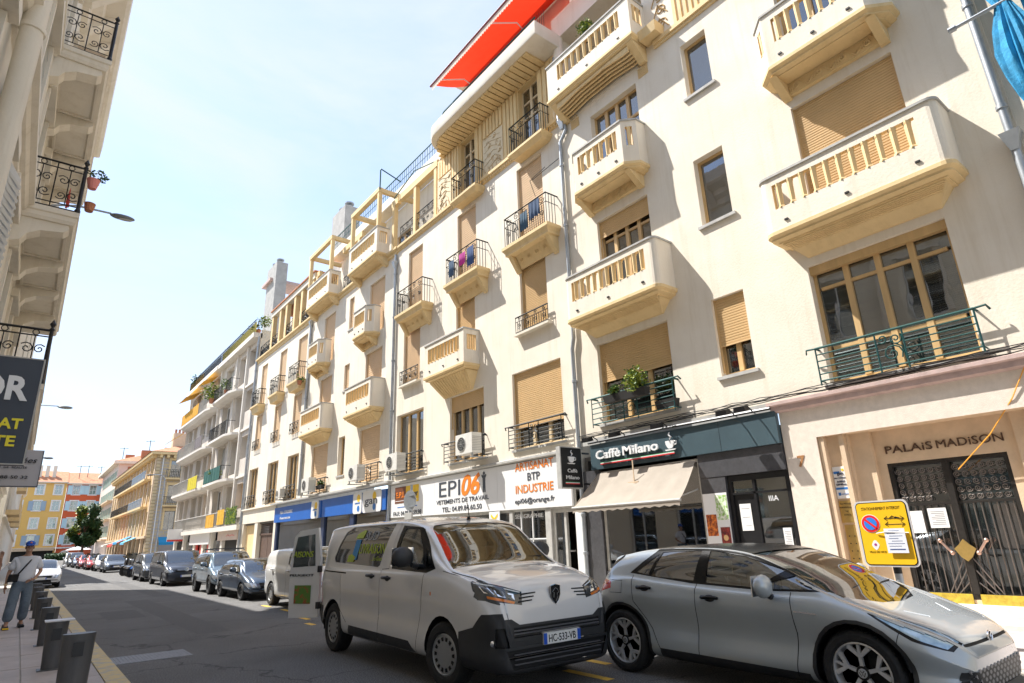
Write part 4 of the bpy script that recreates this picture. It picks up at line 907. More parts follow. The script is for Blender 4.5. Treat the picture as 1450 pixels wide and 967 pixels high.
# balconies of B
bb = balcony(FR, B, 15.68, 18.2, 6.93, 8.13, .62, nb=10, op=(15.96, 17.98), shape='rect', sideop=4, under='wedge', und=.7, label='boxy balcony with slatted openings and tapering underside')
E3 = [(11.5, 13.5), (15.05, 17.0), (18.75, 20.75)]
for k, (a, b) in enumerate(E3):
    w = MB(); w.mould(FR, [(a-.05, 0), (a-.05, .50), (b+.05, .50), (b+.05, 0)], [(-.05, 10.15), (.04, 10.15), (.04, 10.05), (0, 10.0), (-.04, 9.93), (-.04, 9.86), (-.12, 9.84)], cap=(0, 6))
    for s_ in (a+.05, b-.21): w.hexa([FR.P(s_, 9.35, 0), FR.P(s_+.16, 9.35, 0), FR.P(s_+.16, 9.35, .06), FR.P(s_, 9.35, .06), FR.P(s_, 9.85, 0), FR.P(s_+.16, 9.85, 0), FR.P(s_+.16, 9.85, .40), FR.P(s_, 9.85, .40)])
    w.hexa([FR.P(a+.25, 9.45, 0), FR.P(b-.25, 9.45, 0), FR.P(b-.25, 9.45, .04), FR.P(a+.25, 9.45, .04), FR.P(a+.25, 9.85, 0), FR.P(b-.25, 9.85, 0), FR.P(b-.25, 9.85, .26), FR.P(a+.25, 9.85, .26)])
    for i in range(4): c = a+.45+(b-a-.9)*(i/3); w.tube(spiral(FR.P(c, 9.66, .18), FR.U, (-.2, 0, 1), .02, .09, 1.3, 0, 10), .015, 4)
    po = w.build('balcony_slab', M['trim'], B)
    rail_straight(FR, B, a, b, 10.16, 1.0, .46, 'iron', 'v', .013)
for (a, b) in ((11.55, 13.2), (15.15, 16.75)):
    w = MB(); w.mould(FR, [(a, 0), (a, .42), (b, .42), (b, 0)], [(-.05, 13.42), (.03, 13.42), (.03, 13.34), (-.03, 13.28), (-.10, 13.2)], cap=(0, 4)); w.build('balcony_slab', M['trim'], B)
    rail_straight(FR, B, a+.03, b-.03, 13.44, .98, .40, 'iron', 'v', .013)
rail_straight(FR, B, 12.05, 13.55, 7.40, .50, .12, 'iron', 'v', .012, side=False); MB().fbox(FR, 12.0, 13.6, 7.30, 7.37, 0, .18).build('sill', M['plaster2'], B)
rail_straight(FR, B, 19.6, 21.05, 7.36, .55, .12, 'iron', 'v', .012, side=False); MB().fbox(FR, 19.6, 21.1, 7.27, 7.34, 0, .18).build('sill', M['plaster2'], B)
for a, b in ((11.7, 14.0), (15.35, 17.6), (19.3, 21.5)): rail_straight(FR, B, a, b, 3.98, .62, .18, 'iron', 'h', .012)
# washing and bits on the balconies
def cloth(name, F, u, z, d, wd, h, col, lab, cat='laundry', waves=3):
    m_ = mat('cloth_%d' % int(1000*sum(col)+u*7), col, .9, var=.3, vs=5); w = MB(); n = 12; k = 5; vs = []
    for i in range(n+1):
        for j in range(k+1): vs.append(F.P(u-wd/2+wd*i/n, z-h*j/k, d+.025*math.sin(i/n*PI*2*waves)*(j/k+.3)))
    w.add(vs, [(i*(k+1)+j, (i+1)*(k+1)+j, (i+1)*(k+1)+j+1, i*(k+1)+j+1) for i in range(n) for j in range(k)]); return w.build(name, m_, None, smooth=60, label=lab, category=cat)
cloth('hanging_shirt', FR, 12.0, 11.10, .50, .5, .55, (.05, .09, .17), 'dark blue shirt on the iron balcony nearest the downpipe')
cloth('hanging_shirt', FR, 12.5, 10.95, .50, .35, .6, (.08, .14, .20), 'small dark garment hung left of the blue shirt')
cloth('towel', FR, 15.9, 10.98, .50, .4, .45, (.55, .06, .32), 'pink towel on the middle iron balcony')
cloth('towel', FR, 15.4, 11.02, .50, .4, .7, (.08, .13, .28), 'dark blue towel on the middle iron balcony')
cloth('towel', FR, 16.6, 10.95, .50, .35, .6, (.10, .16, .25), 'grey blue towel at the left end of the middle iron balcony')
w = MB(); w.tube([(10.5, 11.9, 11.2), (10.4, 12.0, 11.75), (10.4, 11.3, 11.85)], .012, 4); w.tube([(10.4, 11.9, 11.72), (10.4, 10.7, 11.8)], .012, 4); w.build('antenna', M['black'], None, label='small bent metal aerial on the iron balcony rail', category='antenna')
def ac(y, z, lab, s_=1.0, x=10.52, L=.92, H=.62):
    t = thing('air_conditioner', lab, 'air conditioner', (x, y, z), 'air conditioners on the shop front ledge'); L *= s_; H *= s_
    MB().box(x-.18, x+.18, y-L/2, y+L/2, z, z+H).build('casing', M['acwhite'], t)
    MB().lathe([(.24*s_, 0), (.24*s_, -.012), (.22*s_, -.012), (.22*s_, 0)], (x-.18, y+.12, z+H/2), 'x', 20).build('fan_ring', M['acwhite'], t)
    w = MB(); c = Vector((x-.187, y+.12, z+H/2)); 
    w.disc(c, (-1, 0, 0), .215*s_, .004, 20, 0); w.build('fan_recess', M['dark'], t)
    w = MB()
    for i in range(10): a = 2*PI*i/10; w.tube([c+Vector((-.012, 0, 0)), c+Vector((-.012, .215*s_*math.cos(a), .215*s_*math.sin(a)))], .004, 4)
    for r in (.08, .15, .21): w.tube([c+Vector((-.012, r*s_*math.cos(a), r*s_*math.sin(a))) for a in [2*PI*i/16 for i in range(17)]], .004, 4)
    w.build('fan_guard', M['coping'], t)
    w = MB()
    for i in range(9): w.box(x-.17, x+.17, y-L/2-.006, y-L/2, z+.08+i*.05, z+.10+i*.05)
    w.build('side_louvre', M['coping'], t)
    MB().box(x-.14, x-.10, y-L/2+.05, y-L/2+.09, z-.10, z).box(x-.14, x-.10, y+L/2-.09, y+L/2-.05, z-.10, z).box(x-.2, 11.0, y-L/2+.05, y-L/2+.09, z-.14, z-.10).box(x-.2, 11.0, y+L/2-.09, y+L/2-.05, z-.14, z-.10).build('bracket', M['zinc'], t)
ac(15.72, 4.02, 'white air conditioner hung on the rail above the work-clothes sign', 1.0, 10.55)
ac(20.55, 4.0, 'white air conditioner with black fan above the left end of the work-clothes sign')
ac(24.0, 3.95, 'white air conditioner over the right part of the blue insurance fascia')
ac(29.5, 3.9, 'farther white air conditioner over the middle of the blue insurance fascia', 1.05)
ac(34.4, 3.98, 'smallest white air conditioner between the tall windows', .7, 10.8)
downpipe('downpipe', 'long zinc downpipe left of the work-clothes shop block', [(10.92, 21.75, 13.4), (10.92, 21.75, 3.3), (10.85, 21.75, .13)], .06, collars=[(10.92, 21.75, z) for z in (12.5, 10.5, 8.6, 6.5, 4.5)], hopper=(10.9, 21.75, 12.95))
downpipe('downpipe', 'zinc downpipe between the third and fourth window columns of the long block', [(10.92, 31.9, 13.5), (10.92, 31.9, 3.9)], .07, collars=[(10.92, 31.9, z) for z in (12, 9, 6)], hopper=(10.9, 31.9, 13.3))
downpipe('downpipe', 'zinc downpipe where the cream block meets the grey block', [(10.9, 42.35, 15.5), (10.9, 42.35, .13)], .07, collars=[(10.9, 42.35, z) for z in (13, 10, 7, 4)])
# ---- EPI shop
sb = MB(); sb.fbox(FR, 11.55, 21.7, 2.20, 3.60, -.05, -.002); sb.build('fascia_backing', M['coping'], B)
w = MB(); w.mould(FR, [(11.3, 0), (11.3, .001), (21.75, .001), (21.75, 0)], [(0, 3.56), (.14, 3.60), (.14, 3.66), (0, 3.70)]); w.build('cornice', M['coping'], B)
T = thing('shop_sign', 'wide white work-clothes shop sign with orange and black lettering', 'sign', (10.9, 16.7, 2.9))
zz = lambda y: 2.24+(y-11.6)*.013
for a, b in ((11.6, 14.79), (14.79, 18.41), (18.41, 21.68)):
    MB().hexa([FR.P(a+.004, zz(a), 0), FR.P(b-.004, zz(b), 0), FR.P(b-.004, zz(b), .06), FR.P(a+.004, zz(a), .06), FR.P(a+.004, 3.55, 0), FR.P(b-.004, 3.55, 0), FR.P(b-.004, 3.55, .06), FR.P(a+.004, 3.55, .06)]).build('panel', M['signwhite'], T)
org = mat('sign_orange', (.78, .21, .015), .45); dgr = mat('sign_dark', (.05, .06, .08), .45); drk = mat('sign_brown', (.16, .05, .02), .45)
d6 = .062
text('ARTISANAT', FT, -13.07, 3.32, d6, .22, org, T, bold=.009, width=1.66); text('BTP', FT, -13.08, 3.02, d6, .21, dgr, T, bold=.009, width=.54); text('INDUSTRIE', FT, -13.09, 2.70, d6, .22, org, T, bold=.009, width=1.62)
text('epi06@orange.fr', FT, -13.1, 2.42, d6, .13, dgr, T, bold=.008, width=1.70)
text('EPI', FT, -17.45, 2.88, d6, .50, dgr, T, bold=.0, width=1.30); text('06', FT, -16.20, 2.86, d6, .60, org, T, bold=.03, shear=.25, width=1.06)
w = MB()                                         # the small black figure of a worker beside the 6
u_, z_ = -15.46, 2.86
w.prism([FT.P(u_+a, z_+b, d6) for a, b in ((-.06, 0), (-.02, 0), (0, .25), (.02, 0), (.07, 0), (.06, .3), (.07, .42), (.13, .50), (.10, .54), (.05, .50), (.0, .52), (-.05, .50), (-.10, .54), (-.13, .50), (-.07, .42), (-.06, .3))], FT.N*.01)
w.disc(FT.P(u_, z_+.57, d6), FT.N, .05, .01, 12); w.build('worker_silhouette', dgr, T)
text('VETEMENTS DE TRAVAIL', FT, -16.75, 2.645, d6, .135, dgr, T, bold=.008, width=3.05); text('TEL: 04.89.84.60.50', FT, -16.75, 2.39, d6, .15, dgr, T, bold=.008, width=2.3)
text('FAX: 04.89.84.59.98', FT, -20.35, 2.42, d6, .15, dgr, T, bold=.008, width=2.1); MB().fbox(FT, -21.1, -19.6, 2.70, 2.73, d6, d6+.004).build('address_line', blue, T)
MB().fbox(FT, -21.3, -20.45, 2.86, 3.45, d6, d6+.006).build('logo_dark', drk, T); MB().fbox(FT, -20.45, -19.5, 2.86, 3.45, d6, d6+.006).build('logo_orange', yel, T)
text('E.P.I.', FT, -20.88, 3.06, d6+.006, .20, org, T, bold=.02, width=.66); text('center', FT, -19.95, 3.06, d6+.006, .20, dgr, T, bold=.02, width=.80); MB().fbox(FT, -21.25, -19.6, 2.93, 2.95, d6+.006, d6+.01).build('logo_line', lw, T)
# small arrow plate hanging under the sign
t = thing('arrow_sign', 'small white plate with yellow chevron under the work-clothes sign', 'sign', (10.9, 14.95, 2.1))
MB().fbox(FT, -15.2, -14.68, 1.98, 2.26, .07, .085).build('plate', lw, t); MB().prism([FT.P(-14.94+a, 2.12+b, .086) for a, b in ((-.17, .08), (0, -.04), (.17, .08), (.17, 0), (0, -.12), (-.17, 0))], FT.N*.005).build('chevron', yel, t)
# shop windows
w = MB()
for a, b in ((11.3, 11.52), (12.50, 12.72), (14.15, 14.3), (17.9, 18.1), (21.5, 21.74)): w.fbox(FR, a, b, .13, 2.22, -.08, .02)
w.fbox(FR, 11.52, 21.5, .13, .35, -.05, .0)
sf = w.build('shop_front_frame', M['coping'], B)
w = MB(); w.fbox(FR, 11.25, 11.52, .13, 2.24, .02, .06); w.build('pilaster', M['white'], B)
for a, b in ((12.74, 14.13), (14.32, 17.88), (18.12, 21.48)): MB().fbox(FR, a, b, .36, 2.2, -.06, -.05).build('pane', M['shopglass'], sf)
w = MB(); w.fbox(FR, 13.3, 13.33, .36, 2.2, -.05, -.02).fbox(FR, 12.74, 14.13, 1.45, 1.48, -.05, -.02).fbox(FR, 13.8, 13.83, .36, 2.2, -.05, -.02); w.build('glazing_bar', M['white'], sf)
w = MB(); w.fbox(FR, 11.53, 11.62, .14, 2.2, -.12, -.04).fbox(FR, 12.40, 12.49, .14, 2.2, -.12, -.04).fbox(FR, 11.62, 12.4, 2.1, 2.2, -.12, -.04).fbox(FR, 11.97, 12.05, .14, 2.1, -.12, -.04); dr = w.build('door', M['coping'], B)
MB().fbox(FR, 12.05, 12.4, .2, 2.1, -.09, -.08).build('pane', M['shopglass'], dr)
text('SERIGRAPHIE', FT, -13.49, 2.02, -.045, .11, lw, sf, width=1.22, bold=.006)
w = MB(); w.box(11.1, 14.5, 11.3, 21.7, .05, .12).box(14.5, 14.6, 11.3, 21.7, .12, 3.3).box(11.1, 14.6, 21.6, 21.7, .12, 3.3).box(11.1, 14.6, 11.3, 11.4, .12, 3.3).box(11.1, 14.6, 11.3, 21.7, 2.6, 2.7); w.build('shop_interior', M['room'], B)
for i in range(9): MB().box(12.4, 12.9, 13+i*.9, 13.5+i*.9, .12, 1.1+.5*(i % 3)).build('clothes_rack', M[['dark', 'redcurtain', 'tan'][i % 3]], B)
t = thing('bottle_display', 'turquoise bottle standing on a white shelf in the shop doorway', 'bottle', (11.3, 12.2, 1.2)); MB().box(11.2, 11.4, 12.05, 12.38, 1.12, 1.16).build('shelf', lw, t)
MB().lathe([(.05, 0), (.055, .02), (.055, .2), (.02, .26), (.02, .3)], (11.28, 12.2, 1.16), 'z', 12).build('bottle', mat('turquoise', (.05, .42, .45), .2), t, smooth=40)
# terraces left of the carved storey + pergola
def pergola(par, u0, u1, z0, z1, D, back=1.2, t_=.17, lab=None, over=0):
    w = MB()
    for u in (u0, u1-t_):
        w.fbox(FR, u, u+t_, z0, z1-.22, D-t_, D); 
    w.fbox(FR, u0-.02, u1+.02, z1-.22, z1, D-t_-.01, D+.02)
    for u in (u0+.003, u1-t_-.003): w.fbox(FR, u, u+t_, z1-.215, z1-.005, -back, D-t_-.012)
    w.build('pergola_frame', M['trim'], par, label=lab)
w = MB(); w.fbox(FR, 18.42, 21.74, 16.1, 16.4, -.2, .02)
for u in (18.5, 20.2): w.fbox(FR, u, u+.2, 13.78, 16.1, -.2, .0)
w.build('pergola_frame', M['trim'], B); rail_straight(FR, B, 18.7, 20.2, 13.8, .95, -.08, 'iron', 'v', .012, side=False); rail_straight(FR, B, 20.4, 21.7, 13.8, .95, -.08, 'iron', 'v', .012, side=False)
FS = Fr((12.4, 0, 0), (0, 1, 0), (-1, 0, 0))
w = MB(); hs = [(19.0, 20.0, 13.9, 15.9), (23.2, 24.6, 13.9, 15.9), (29, 30.3, 13.9, 15.9)]
w.wall(FS, 18.4, 31.9, 13.7, 17.4, hs, .2); w.quad((12.4, 18.4, 13.7), (18, 18.4, 13.7), (18, 18.4, 17.4), (12.4, 18.4, 17.4)); w.quad((12.4, 18.4, 17.4), (18, 18.4, 17.4), (18, 31.9, 17.4), (12.4, 31.9, 17.4)); w.quad((12.4, 31.9, 13.7), (18, 31.9, 13.7), (18, 31.9, 17.4), (12.4, 31.9, 17.4))
w.build('setback_wall', M['plaster2'], B)
for h in hs: window(FS, B, *h, 2, None, .15, 'wood')
w = MB(); w.mould(FS, [(18.4, 0), (18.4, .55), (31.9, .55), (31.9, 0)], [(0, 17.42), (.04, 17.45), (.04, 17.9), (-.1, 17.92)], cap=(0, 3)); w.build('roof_parapet', M['plaster'], B)
w = MB(); w.tube([(11.9, 18.5, 18.75), (11.9, 31.8, 18.75)], .03, 5); w.tube([(11.9, 18.5, 18.35), (11.9, 31.8, 18.35)], .015, 5)
for i in range(60): w.tube([(11.9, 18.6+i*.222, 17.9), (11.9, 18.6+i*.222, 18.75)], .012, 4)
w.build('roof_railing', M['teal'], B)
w = MB(); w.tube([(11.02, 18.7, 16.45), (11.02, 20.4, 16.95), (11.02, 22.3, 16.5)], .025, 5); w.tube([(10.4, 22.5, 16.9), (10.4, 22.5, 17.9), (10.45, 22.6, 18.05), (11.2, 22.0, 17.3)], .03, 6); w.build('roof_handrail', M['teal'], B)

# ================================================================ BUILDING C (insurance)
Cb = thing('apartment_building', 'long cream block of stacked small balconies above the blue insurance shop', 'building', (11, 21.8, 0))
P1 = [(32.6, 34.4, 3.80, 6.2), (36.0, 37.95, 3.80, 6.2), (39.9, 41.8, 3.75, 6.2)]
P2 = [(32.8, 34.1, 7.35, 9.58), (36.27, 37.5, 7.35, 9.6), (40.03, 41.3, 7.35, 9.62)]
P3 = [(32.53, 34.0, 10.2, 12.95), (36.05, 37.3, 10.2, 13.0), (39.9, 41.1, 10.2, 13.0)]
QA = [(22.9, 24.9, 3.95, 6.2), (22.95, 24.6, 6.95, 9.6), (22.88, 24.42, 10.4, 12.93)]
QB = [(28.53, 30.6, 3.90, 6.2), (28.53, 30.1, 6.95, 9.6), (28.53, 30.0, 10.4, 13.0)]
QN = [(26.5, 27.24, 4.45, 6.22), (26.4, 27.0, 8.4, 9.66), (26.2, 26.75, 11.4, 13.02)]
w = MB(); w.wall(FR, 21.76, 42.3, 3.72, 13.6, P1+P2+P3+QA+QB+QN, .30); w.quad((11, 42.3, 0), (11, 42.3, 16), (20, 42.3, 16), (20, 42.3, 0)); w.build('wall', M['plaster'], Cb)
for k, hs in enumerate((QA, QB)):
    for i, h in enumerate(hs): opening(FR, Cb, *h, 2, 1 if (i or k) else 1, slat='slatf', sill=0, pitch=.09)
for h in QN: opening(FR, Cb, *h, 1, 1 if h is not QN[0] else .0, slat='slatf', sill=.04, pitch=.09, wm='wood')
for h in P1: opening(FR, Cb, *h, 3, 0, wm='wood', sill=0)
for h in P2: opening(FR, Cb, *h, 2, 1, slat='slatf', sill=.0, pitch=.1)
for h in P3: opening(FR, Cb, *h, 2, 1, slat='slatf', sill=.0, pitch=.1)
balcony(FR, Cb, 22.62, 25.45, 6.78, 8.03, .60, nb=9, shape='round', under='wedge', und=.45)
balcony(FR, Cb, 28.15, 31.15, 6.75, 8.0, .60, nb=9, shape='round', under='wedge', und=.45)
balcony(FR, Cb, 23.55, 24.75, 10.25, 11.5, .60, nb=6, op=(23.62, 24.68), shape='oct', rb=.3, bevop=True, under='frieze')
balcony(FR, Cb, 29.2, 30.5, 10.25, 11.5, .60, nb=6, op=(29.27, 30.43), shape='oct', rb=.3, bevop=True, under='frieze')
for u0, u1 in ((22.58, 25.65), (28.15, 31.35)):
    balcony(FR, Cb, u0, u1, 13.75, 15.03, .62, nb=9, shape='rect', sideop=4, under='plain'); pergola(Cb, u0, u1, 15.08, 17.05, .60)
for u0, u1 in ((25.7, 28.1), (21.9, 22.5), (31.4, 32.0)):
    w = MB(); w.fbox(FR, u0, u1, 16.1, 16.4, -.2, -.01); w.fbox(FR, u0+.3, u0+.5, 13.7, 16.1, -.2, -.01); w.build('pergola_frame', M['trim'], Cb)
    if u1-u0 > 2: rail_straight(FR, Cb, u0+.1, u1-.1, 13.75, .9, -.1, 'iron', 'v', .012, side=False)
w = MB(); w.mould(FR, [(21.76, 0), (21.76, .001), (42.3, .001), (42.3, 0)], [(0, 13.45), (.06, 13.48), (.06, 13.6), (.16, 13.66), (.16, 13.76), (0, 13.80)]); w.build('string_course', M['trim'], Cb)
# top floor of the plain part: piers, lintel and tiled edge
for u in (32.2, 34.0, 35.2, 36.8, 38.0, 39.6): MB().fbox(FR, u, u+.32, 13.78, 16.15, -.25, .0).build('pier', M['trim'], Cb)
MB().fbox(FR, 32.0, 39.95, 16.15, 16.5, -.3, .04).build('lintel', M['plaster2'], Cb)
MB().prism([FR.P(31.9, 16.5, .12), FR.P(31.9, 16.58, .12), FR.P(31.9, 16.72, -3.5), FR.P(31.9, 16.5, -3.5)], (0, 8.1, 0)).build('roof', M['rooftile'], Cb)
w = MB(); w.box(12.3, 12.4, 32, 42.2, 13.7, 16.4); w.build('setback_wall', M['plaster2'], Cb)
for u in (32.6, 35.6, 38.4): window(Fr((12.3, 0, 0), (0, 1, 0), (-1, 0, 0)), Cb, u, u+1.2, 13.8, 15.9, 2, None, -.02, 'wood', back=None)
for a, b in ((32.5, 34), (35.5, 36.8), (38.3, 39.6), (39.95, 42.2)): rail_straight(FR, Cb, a, b, 13.82, .85, -.05, 'iron', 'v', .012, side=False)
MB().box(12.4, 18, 32, 42.2, 13.7, 13.8).build('roof_deck', M['coping'], Cb)
for (a, b) in ((32.4, 34.1), (35.95, 37.5), (39.8, 41.3)):
    w = MB(); w.mould(FR, [(a-.05, 0), (a-.05, .45), (b+.05, .45), (b+.05, 0)], [(-.05, 10.18), (.04, 10.18), (.04, 10.08), (-.04, 9.98), (-.10, 9.7)], cap=(0, 4)); w.build('balcony_slab', M['trim'], Cb)
    rail_straight(FR, Cb, a, b, 10.2, 1.0, .42, 'iron', 'v', .013, nb=10)
for h in P2+P1: rail_straight(FR, Cb, h[0]-.05, h[1]+.05, h[2]+.02, .58 if h[2] > 7 else .72, .12, 'iron', 'v', .012, side=False, nb=9)
rail_straight(FR, Cb, 22.7, 24.3, 3.98, .6, .16, 'iron', 'h', .012); rail_straight(FR, Cb, 28.3, 29.8, 3.9, .6, .16, 'iron', 'h', .012)
planter((10.8, 28.7, 3.98), .7, 'small planter of red flowers and leaves over the blue fascia', .16)
t = thing('potted_plant', 'flower pot hanging beside the third-floor railing of the long block', 'plant', (10.7, 32.3, 9.9)); MB().lathe([(.1, 0), (.14, .22)], (10.6, 32.2, 9.8), 'z', 10).build('pot', M['terracotta'], t); leaves(t, 'foliage', (10.6, 32.2, 10.15), .22, 120, .1)
# sign strip
w = MB(); w.mould(FR, [(21.8, 0), (21.8, .001), (35.6, .001), (35.6, 0)], [(0, 3.62), (.30, 3.66), (.30, 3.74), (0, 3.80)]); w.build('cornice', M['coping'], Cb)
MB().fbox(FR, 35.6, 42.3, 2.85, 3.72, -.05, .04).build('render_band', M['plaster2'], Cb); MB().fbox(FR, 35.3, 42.3, 3.66, 3.74, .04, .14).build('ledge', M['plaster'], Cb)
bluef = mat('insurance_blue', (.015, .13, .50), .35, var=.12, vs=1); T = thing('shop_sign', 'long blue insurance fascia with white lettering and yellow-blue emblems', 'sign', (10.9, 29, 3.1))
for a, b in ((22.0, 28.55), (28.75, 35.6)): MB().fbox(FR, a, b, 2.70, 3.48, -.02, .10).build('panel', bluef, T)
def badge(u0, u1, z0, z1):
    w = MB(); r = .14; c = [(u0+r, z0+r, PI), (u1-r, z0+r, 1.5*PI), (u1-r, z1-r, 0), (u0+r, z1-r, PI/2)]; pts = []
    for a, b, s_ in c: pts += [FR.P(a+r*math.cos(s_+k*PI/8), b+r*math.sin(s_+k*PI/8), .102) for k in range(5)]
    w.prism(pts, (-.03, 0, 0)); w.build('badge', lw, T)
    k = min(.22, (u1-u0)*.24); MB().disc(FR.P(u0+(u1-u0)*.35, z1-.24, .132), (-1, 0, 0), k*.75, .006).build('yellow_dot', yel, T); MB().disc(FR.P(u0+(u1-u0)*.35, z0+.2, .132), (-1, 0, 0), k*.6, .006).build('blue_dot', blue, T)
badge(22.35, 24.05, 2.66, 3.52); badge(24.15, 25.0, 2.66, 3.52); badge(28.95, 29.9, 2.68, 3.5)
text('gan', FT, -23.25, 2.98, .132, .30, dgr, T, width=1.15, bold=.01); text('Alain COUDERC', FT, -33.65, 3.12, .102, .15, lw, T, width=2.0, bold=.01); text('Assurances', FT, -33.8, 2.84, .102, .13, lw, T, width=1.7, bold=.01)
text('ASSURANCES', FT, -24.55, 3.05, .132, .06, blue, T, width=.5); text('ASSURANCES', FT, -29.4, 3.05, .132, .06, blue, T, width=.55)
w = MB()
for a, b in ((21.8, 22.1), (25.1, 25.5), (28.4, 28.8), (35.2, 35.5)): w.fbox(FR, a, b, .13, 2.7, -.1, .03)
w.fbox(FR, 22.1, 35.2, .13, .5, -.06, .0); sf = w.build('shop_front_frame', mat('dark_blue_frame', (.02, .035, .09), .4), Cb)
for a, b in ((22.1, 25.1), (25.5, 28.4), (28.8, 35.2)): MB().fbox(FR, a, b, .5, 2.7, -.06, -.05).build('pane', M['shopglass'], sf)
w = MB()
for i in range(7): w.fbox(FR, 29.1+i*.85, 29.6+i*.85, .7, 2.5, -.35, -.33)
for i in range(4): w.fbox(FR, 22.4+i*.7, 22.8+i*.7, .7, 2.5, -.35, -.33)
w.build('display_poster', M['signwhite'], Cb)
MB().box(12.6, 12.7, 21.8, 42, 0, 3.6).box(11.1, 12.6, 21.8, 42, 2.75, 2.85).build('shop_interior', M['room'], Cb)
for a, b in ((35.5, 35.9), (38.9, 39.5), (41.9, 42.3)): MB().fbox(FR, a, b, .13, 2.85, -.3, .02).build('pier', M['plaster2'], Cb)
MB().fbox(FR, 39.5, 41.9, .13, 2.85, -.25, -.2).build('blank_wall', M['trim'], Cb)
w = MB(); w.fbox(FR, 35.9, 38.9, 2.1, 2.2, -.25, -.15)
for i in range(2): w.fbox(FR, 36.0+i*1.45, 37.4+i*1.45, .15, 2.1, -.25, -.2)
for i in range(7): w.fbox(FR, 35.9, 38.9, 2.25+i*.085, 2.29+i*.085, -.25, -.2)
w.build('door', mat('brown_door', (.14, .09, .07), .5, var=.3, vs=5), Cb)
# chimneys
def chimney(c, wx, wy, z0, z1, lab, pots=2):
    t = thing('chimney', lab, 'chimney', (c[0], c[1], z0)); MB().box(c[0]-wx/2, c[0]+wx/2, c[1]-wy/2, c[1]+wy/2, z0, z1).build('stack', mat('chimney_render', (.42, .41, .39), .9, var=.25, vs=2, bump=.3), t)
    for k in range(pots):
        y = c[1]+(k-(pots-1)/2)*wy*.46; MB().lathe([(.24, 0), (.22, .05), (.18, .3)], (c[0], y, z1), 'z', 14).build('pot', M['coping'], t, smooth=40)
        MB().lathe([(.30, .0), (.30, .08), (.1, .16)], (c[0], y, z1+.42), 'z', 14).build('cowl', M['zinc'], t, smooth=40)
chimney((13.6, 34.5), 1.0, 2.1, 14, 22.4, 'grey two-pot chimney above the second pergola balcony')
chimney((13.6, 49.1), .9, 2.5, 13, 24.1, 'tall grey two-pot chimney stack behind the roof terrace plants')
MB().box(12.9, 16.2, 48.6, 50.9, 22.6, 22.85).build('concrete_beam', M['pink'], None, label='long flat slab running from the tall chimney stack', category='beam')
# ================================================================ BUILDING D (grey balconies)
D = thing('apartment_building', 'grey 1960s apartment block with long curved balconies and coloured screens', 'building', (11, 42.4, 0))
Hd = []; rows = [(3.0, 5.55), (6.3, 8.75), (9.6, 12.0), (12.8, 15.0)]
for (a, b) in rows:
    for u0, u1 in ((42.9, 44.6), (45.1, 47.2), (48.9, 51.2)): Hd.append((u0, u1, a+(.9 if u0 < 43 else .05), b))
    for u0, u1 in ((53.0, 54.3), (54.9, 56.2), (56.9, 58.9), (60.2, 61.6), (62.2, 63.8)): Hd.append((u0, u1, a+(.0 if u0 in (53.0, 60.2) else .8), b))
w = MB(); w.wall(FR, 42.4, 64.5, 2.7, 15.4, Hd, .45); w.quad((11, 64.5, 0), (11, 64.5, 15.4), (20, 64.5, 15.4), (20, 64.5, 0)); w.quad((11, 42.4, 15.4), (11, 64.5, 15.4), (20, 64.5, 15.4), (20, 42.4, 15.4))
w.build('wall', M['grey'], D)
rnd = random.Random(11)
for h in Hd:
    k = rnd.random()
    if k < .5: opening(FR, D, *h, 2, 1, slat='coping' if k < .3 else 'slatf', sill=0, pitch=.14, rev=.42, srev=.35)
    else: window(FR, D, *h, 2, None, .42, 'white', back='curtain', dbl=False)
w = MB()
for u in (44.85, 47.6, 52.4, 64.3): MB().fbox(FR, u-.1, u+.1, 2.75, 15.4, .0, .16).build('pilaster', M['lgrey'], D)
MB().fbox(FR, 52.3, 64.6, 15.4, 15.75, -.1, .55).build('eave', M['lgrey'], D); MB().fbox(FR, 42.3, 52.28, 15.4, 15.75, -.1, .5).build('eave', M['lgrey'], D)
def bscreen(u0, u1, z0, z1, d, par, col='coping', nm='balcony_railing', bars=True):
    w = MB(); w.tube([FR.P(u0, z1, d), FR.P(u1, z1, d)], .03, 4)
    if bars:
        n = int((u1-u0)/.13)
        for i in range(n+1): w.tube([FR.P(u0+(u1-u0)*i/n, z0, d), FR.P(u0+(u1-u0)*i/n, z1, d)], .010, 4)
        w.tube([FR.P(u0, z0+.08, d), FR.P(u1, z0+.08, d)], .02, 4); w.tube([FR.P(u0, z1, d), FR.P(u0, z1, .1)], .02, 4); w.tube([FR.P(u1, z1, d), FR.P(u1, z1, .1)], .02, 4)
    else: w.fbox(FR, u0, u1, z0+.05, z1-.05, d-.02, d+.01)
    return w.build(nm, M[col], par)
for i, z in enumerate((5.95, 9.15, 12.3)):
    pl = [(52.6, 0), (52.9, .6), (53.8, .80), (63.6, .84), (64.4, .55), (64.5, 0)]
    w = MB(); w.mould(FR, pl, [(-.25, z-.30), (0, z-.12), (0, z+.05)], cap=(0, 2)); w.build('balcony_slab', M['lgrey'], D, smooth=30)
    bscreen(53.6, 63.9, z+.05, z+1.05, .76, D, 'coping')
    pl = [(45.2, 0), (45.5, .5), (46.6, .78), (51.4, .78), (51.9, .5), (52.2, 0)]
    w = MB(); w.mould(FR, pl, [(-.30, z-.22), (0, z-.10), (0, z+.07)], cap=(0, 2)); w.build('balcony_slab', M['lgrey'], D, smooth=30)
    bscreen(46.4, 51.5, z+.07, z+1.05, .72, D, 'iron')
    MB().fbox(FR, 42.4, 45.2, z-.05, z+.1, 0, .12).build('ledge', M['lgrey'], D)
MB().fbox(FR, 42.3, 64.6, 2.55, 2.85, 0, .35).build('ledge', M['lgrey'], D)
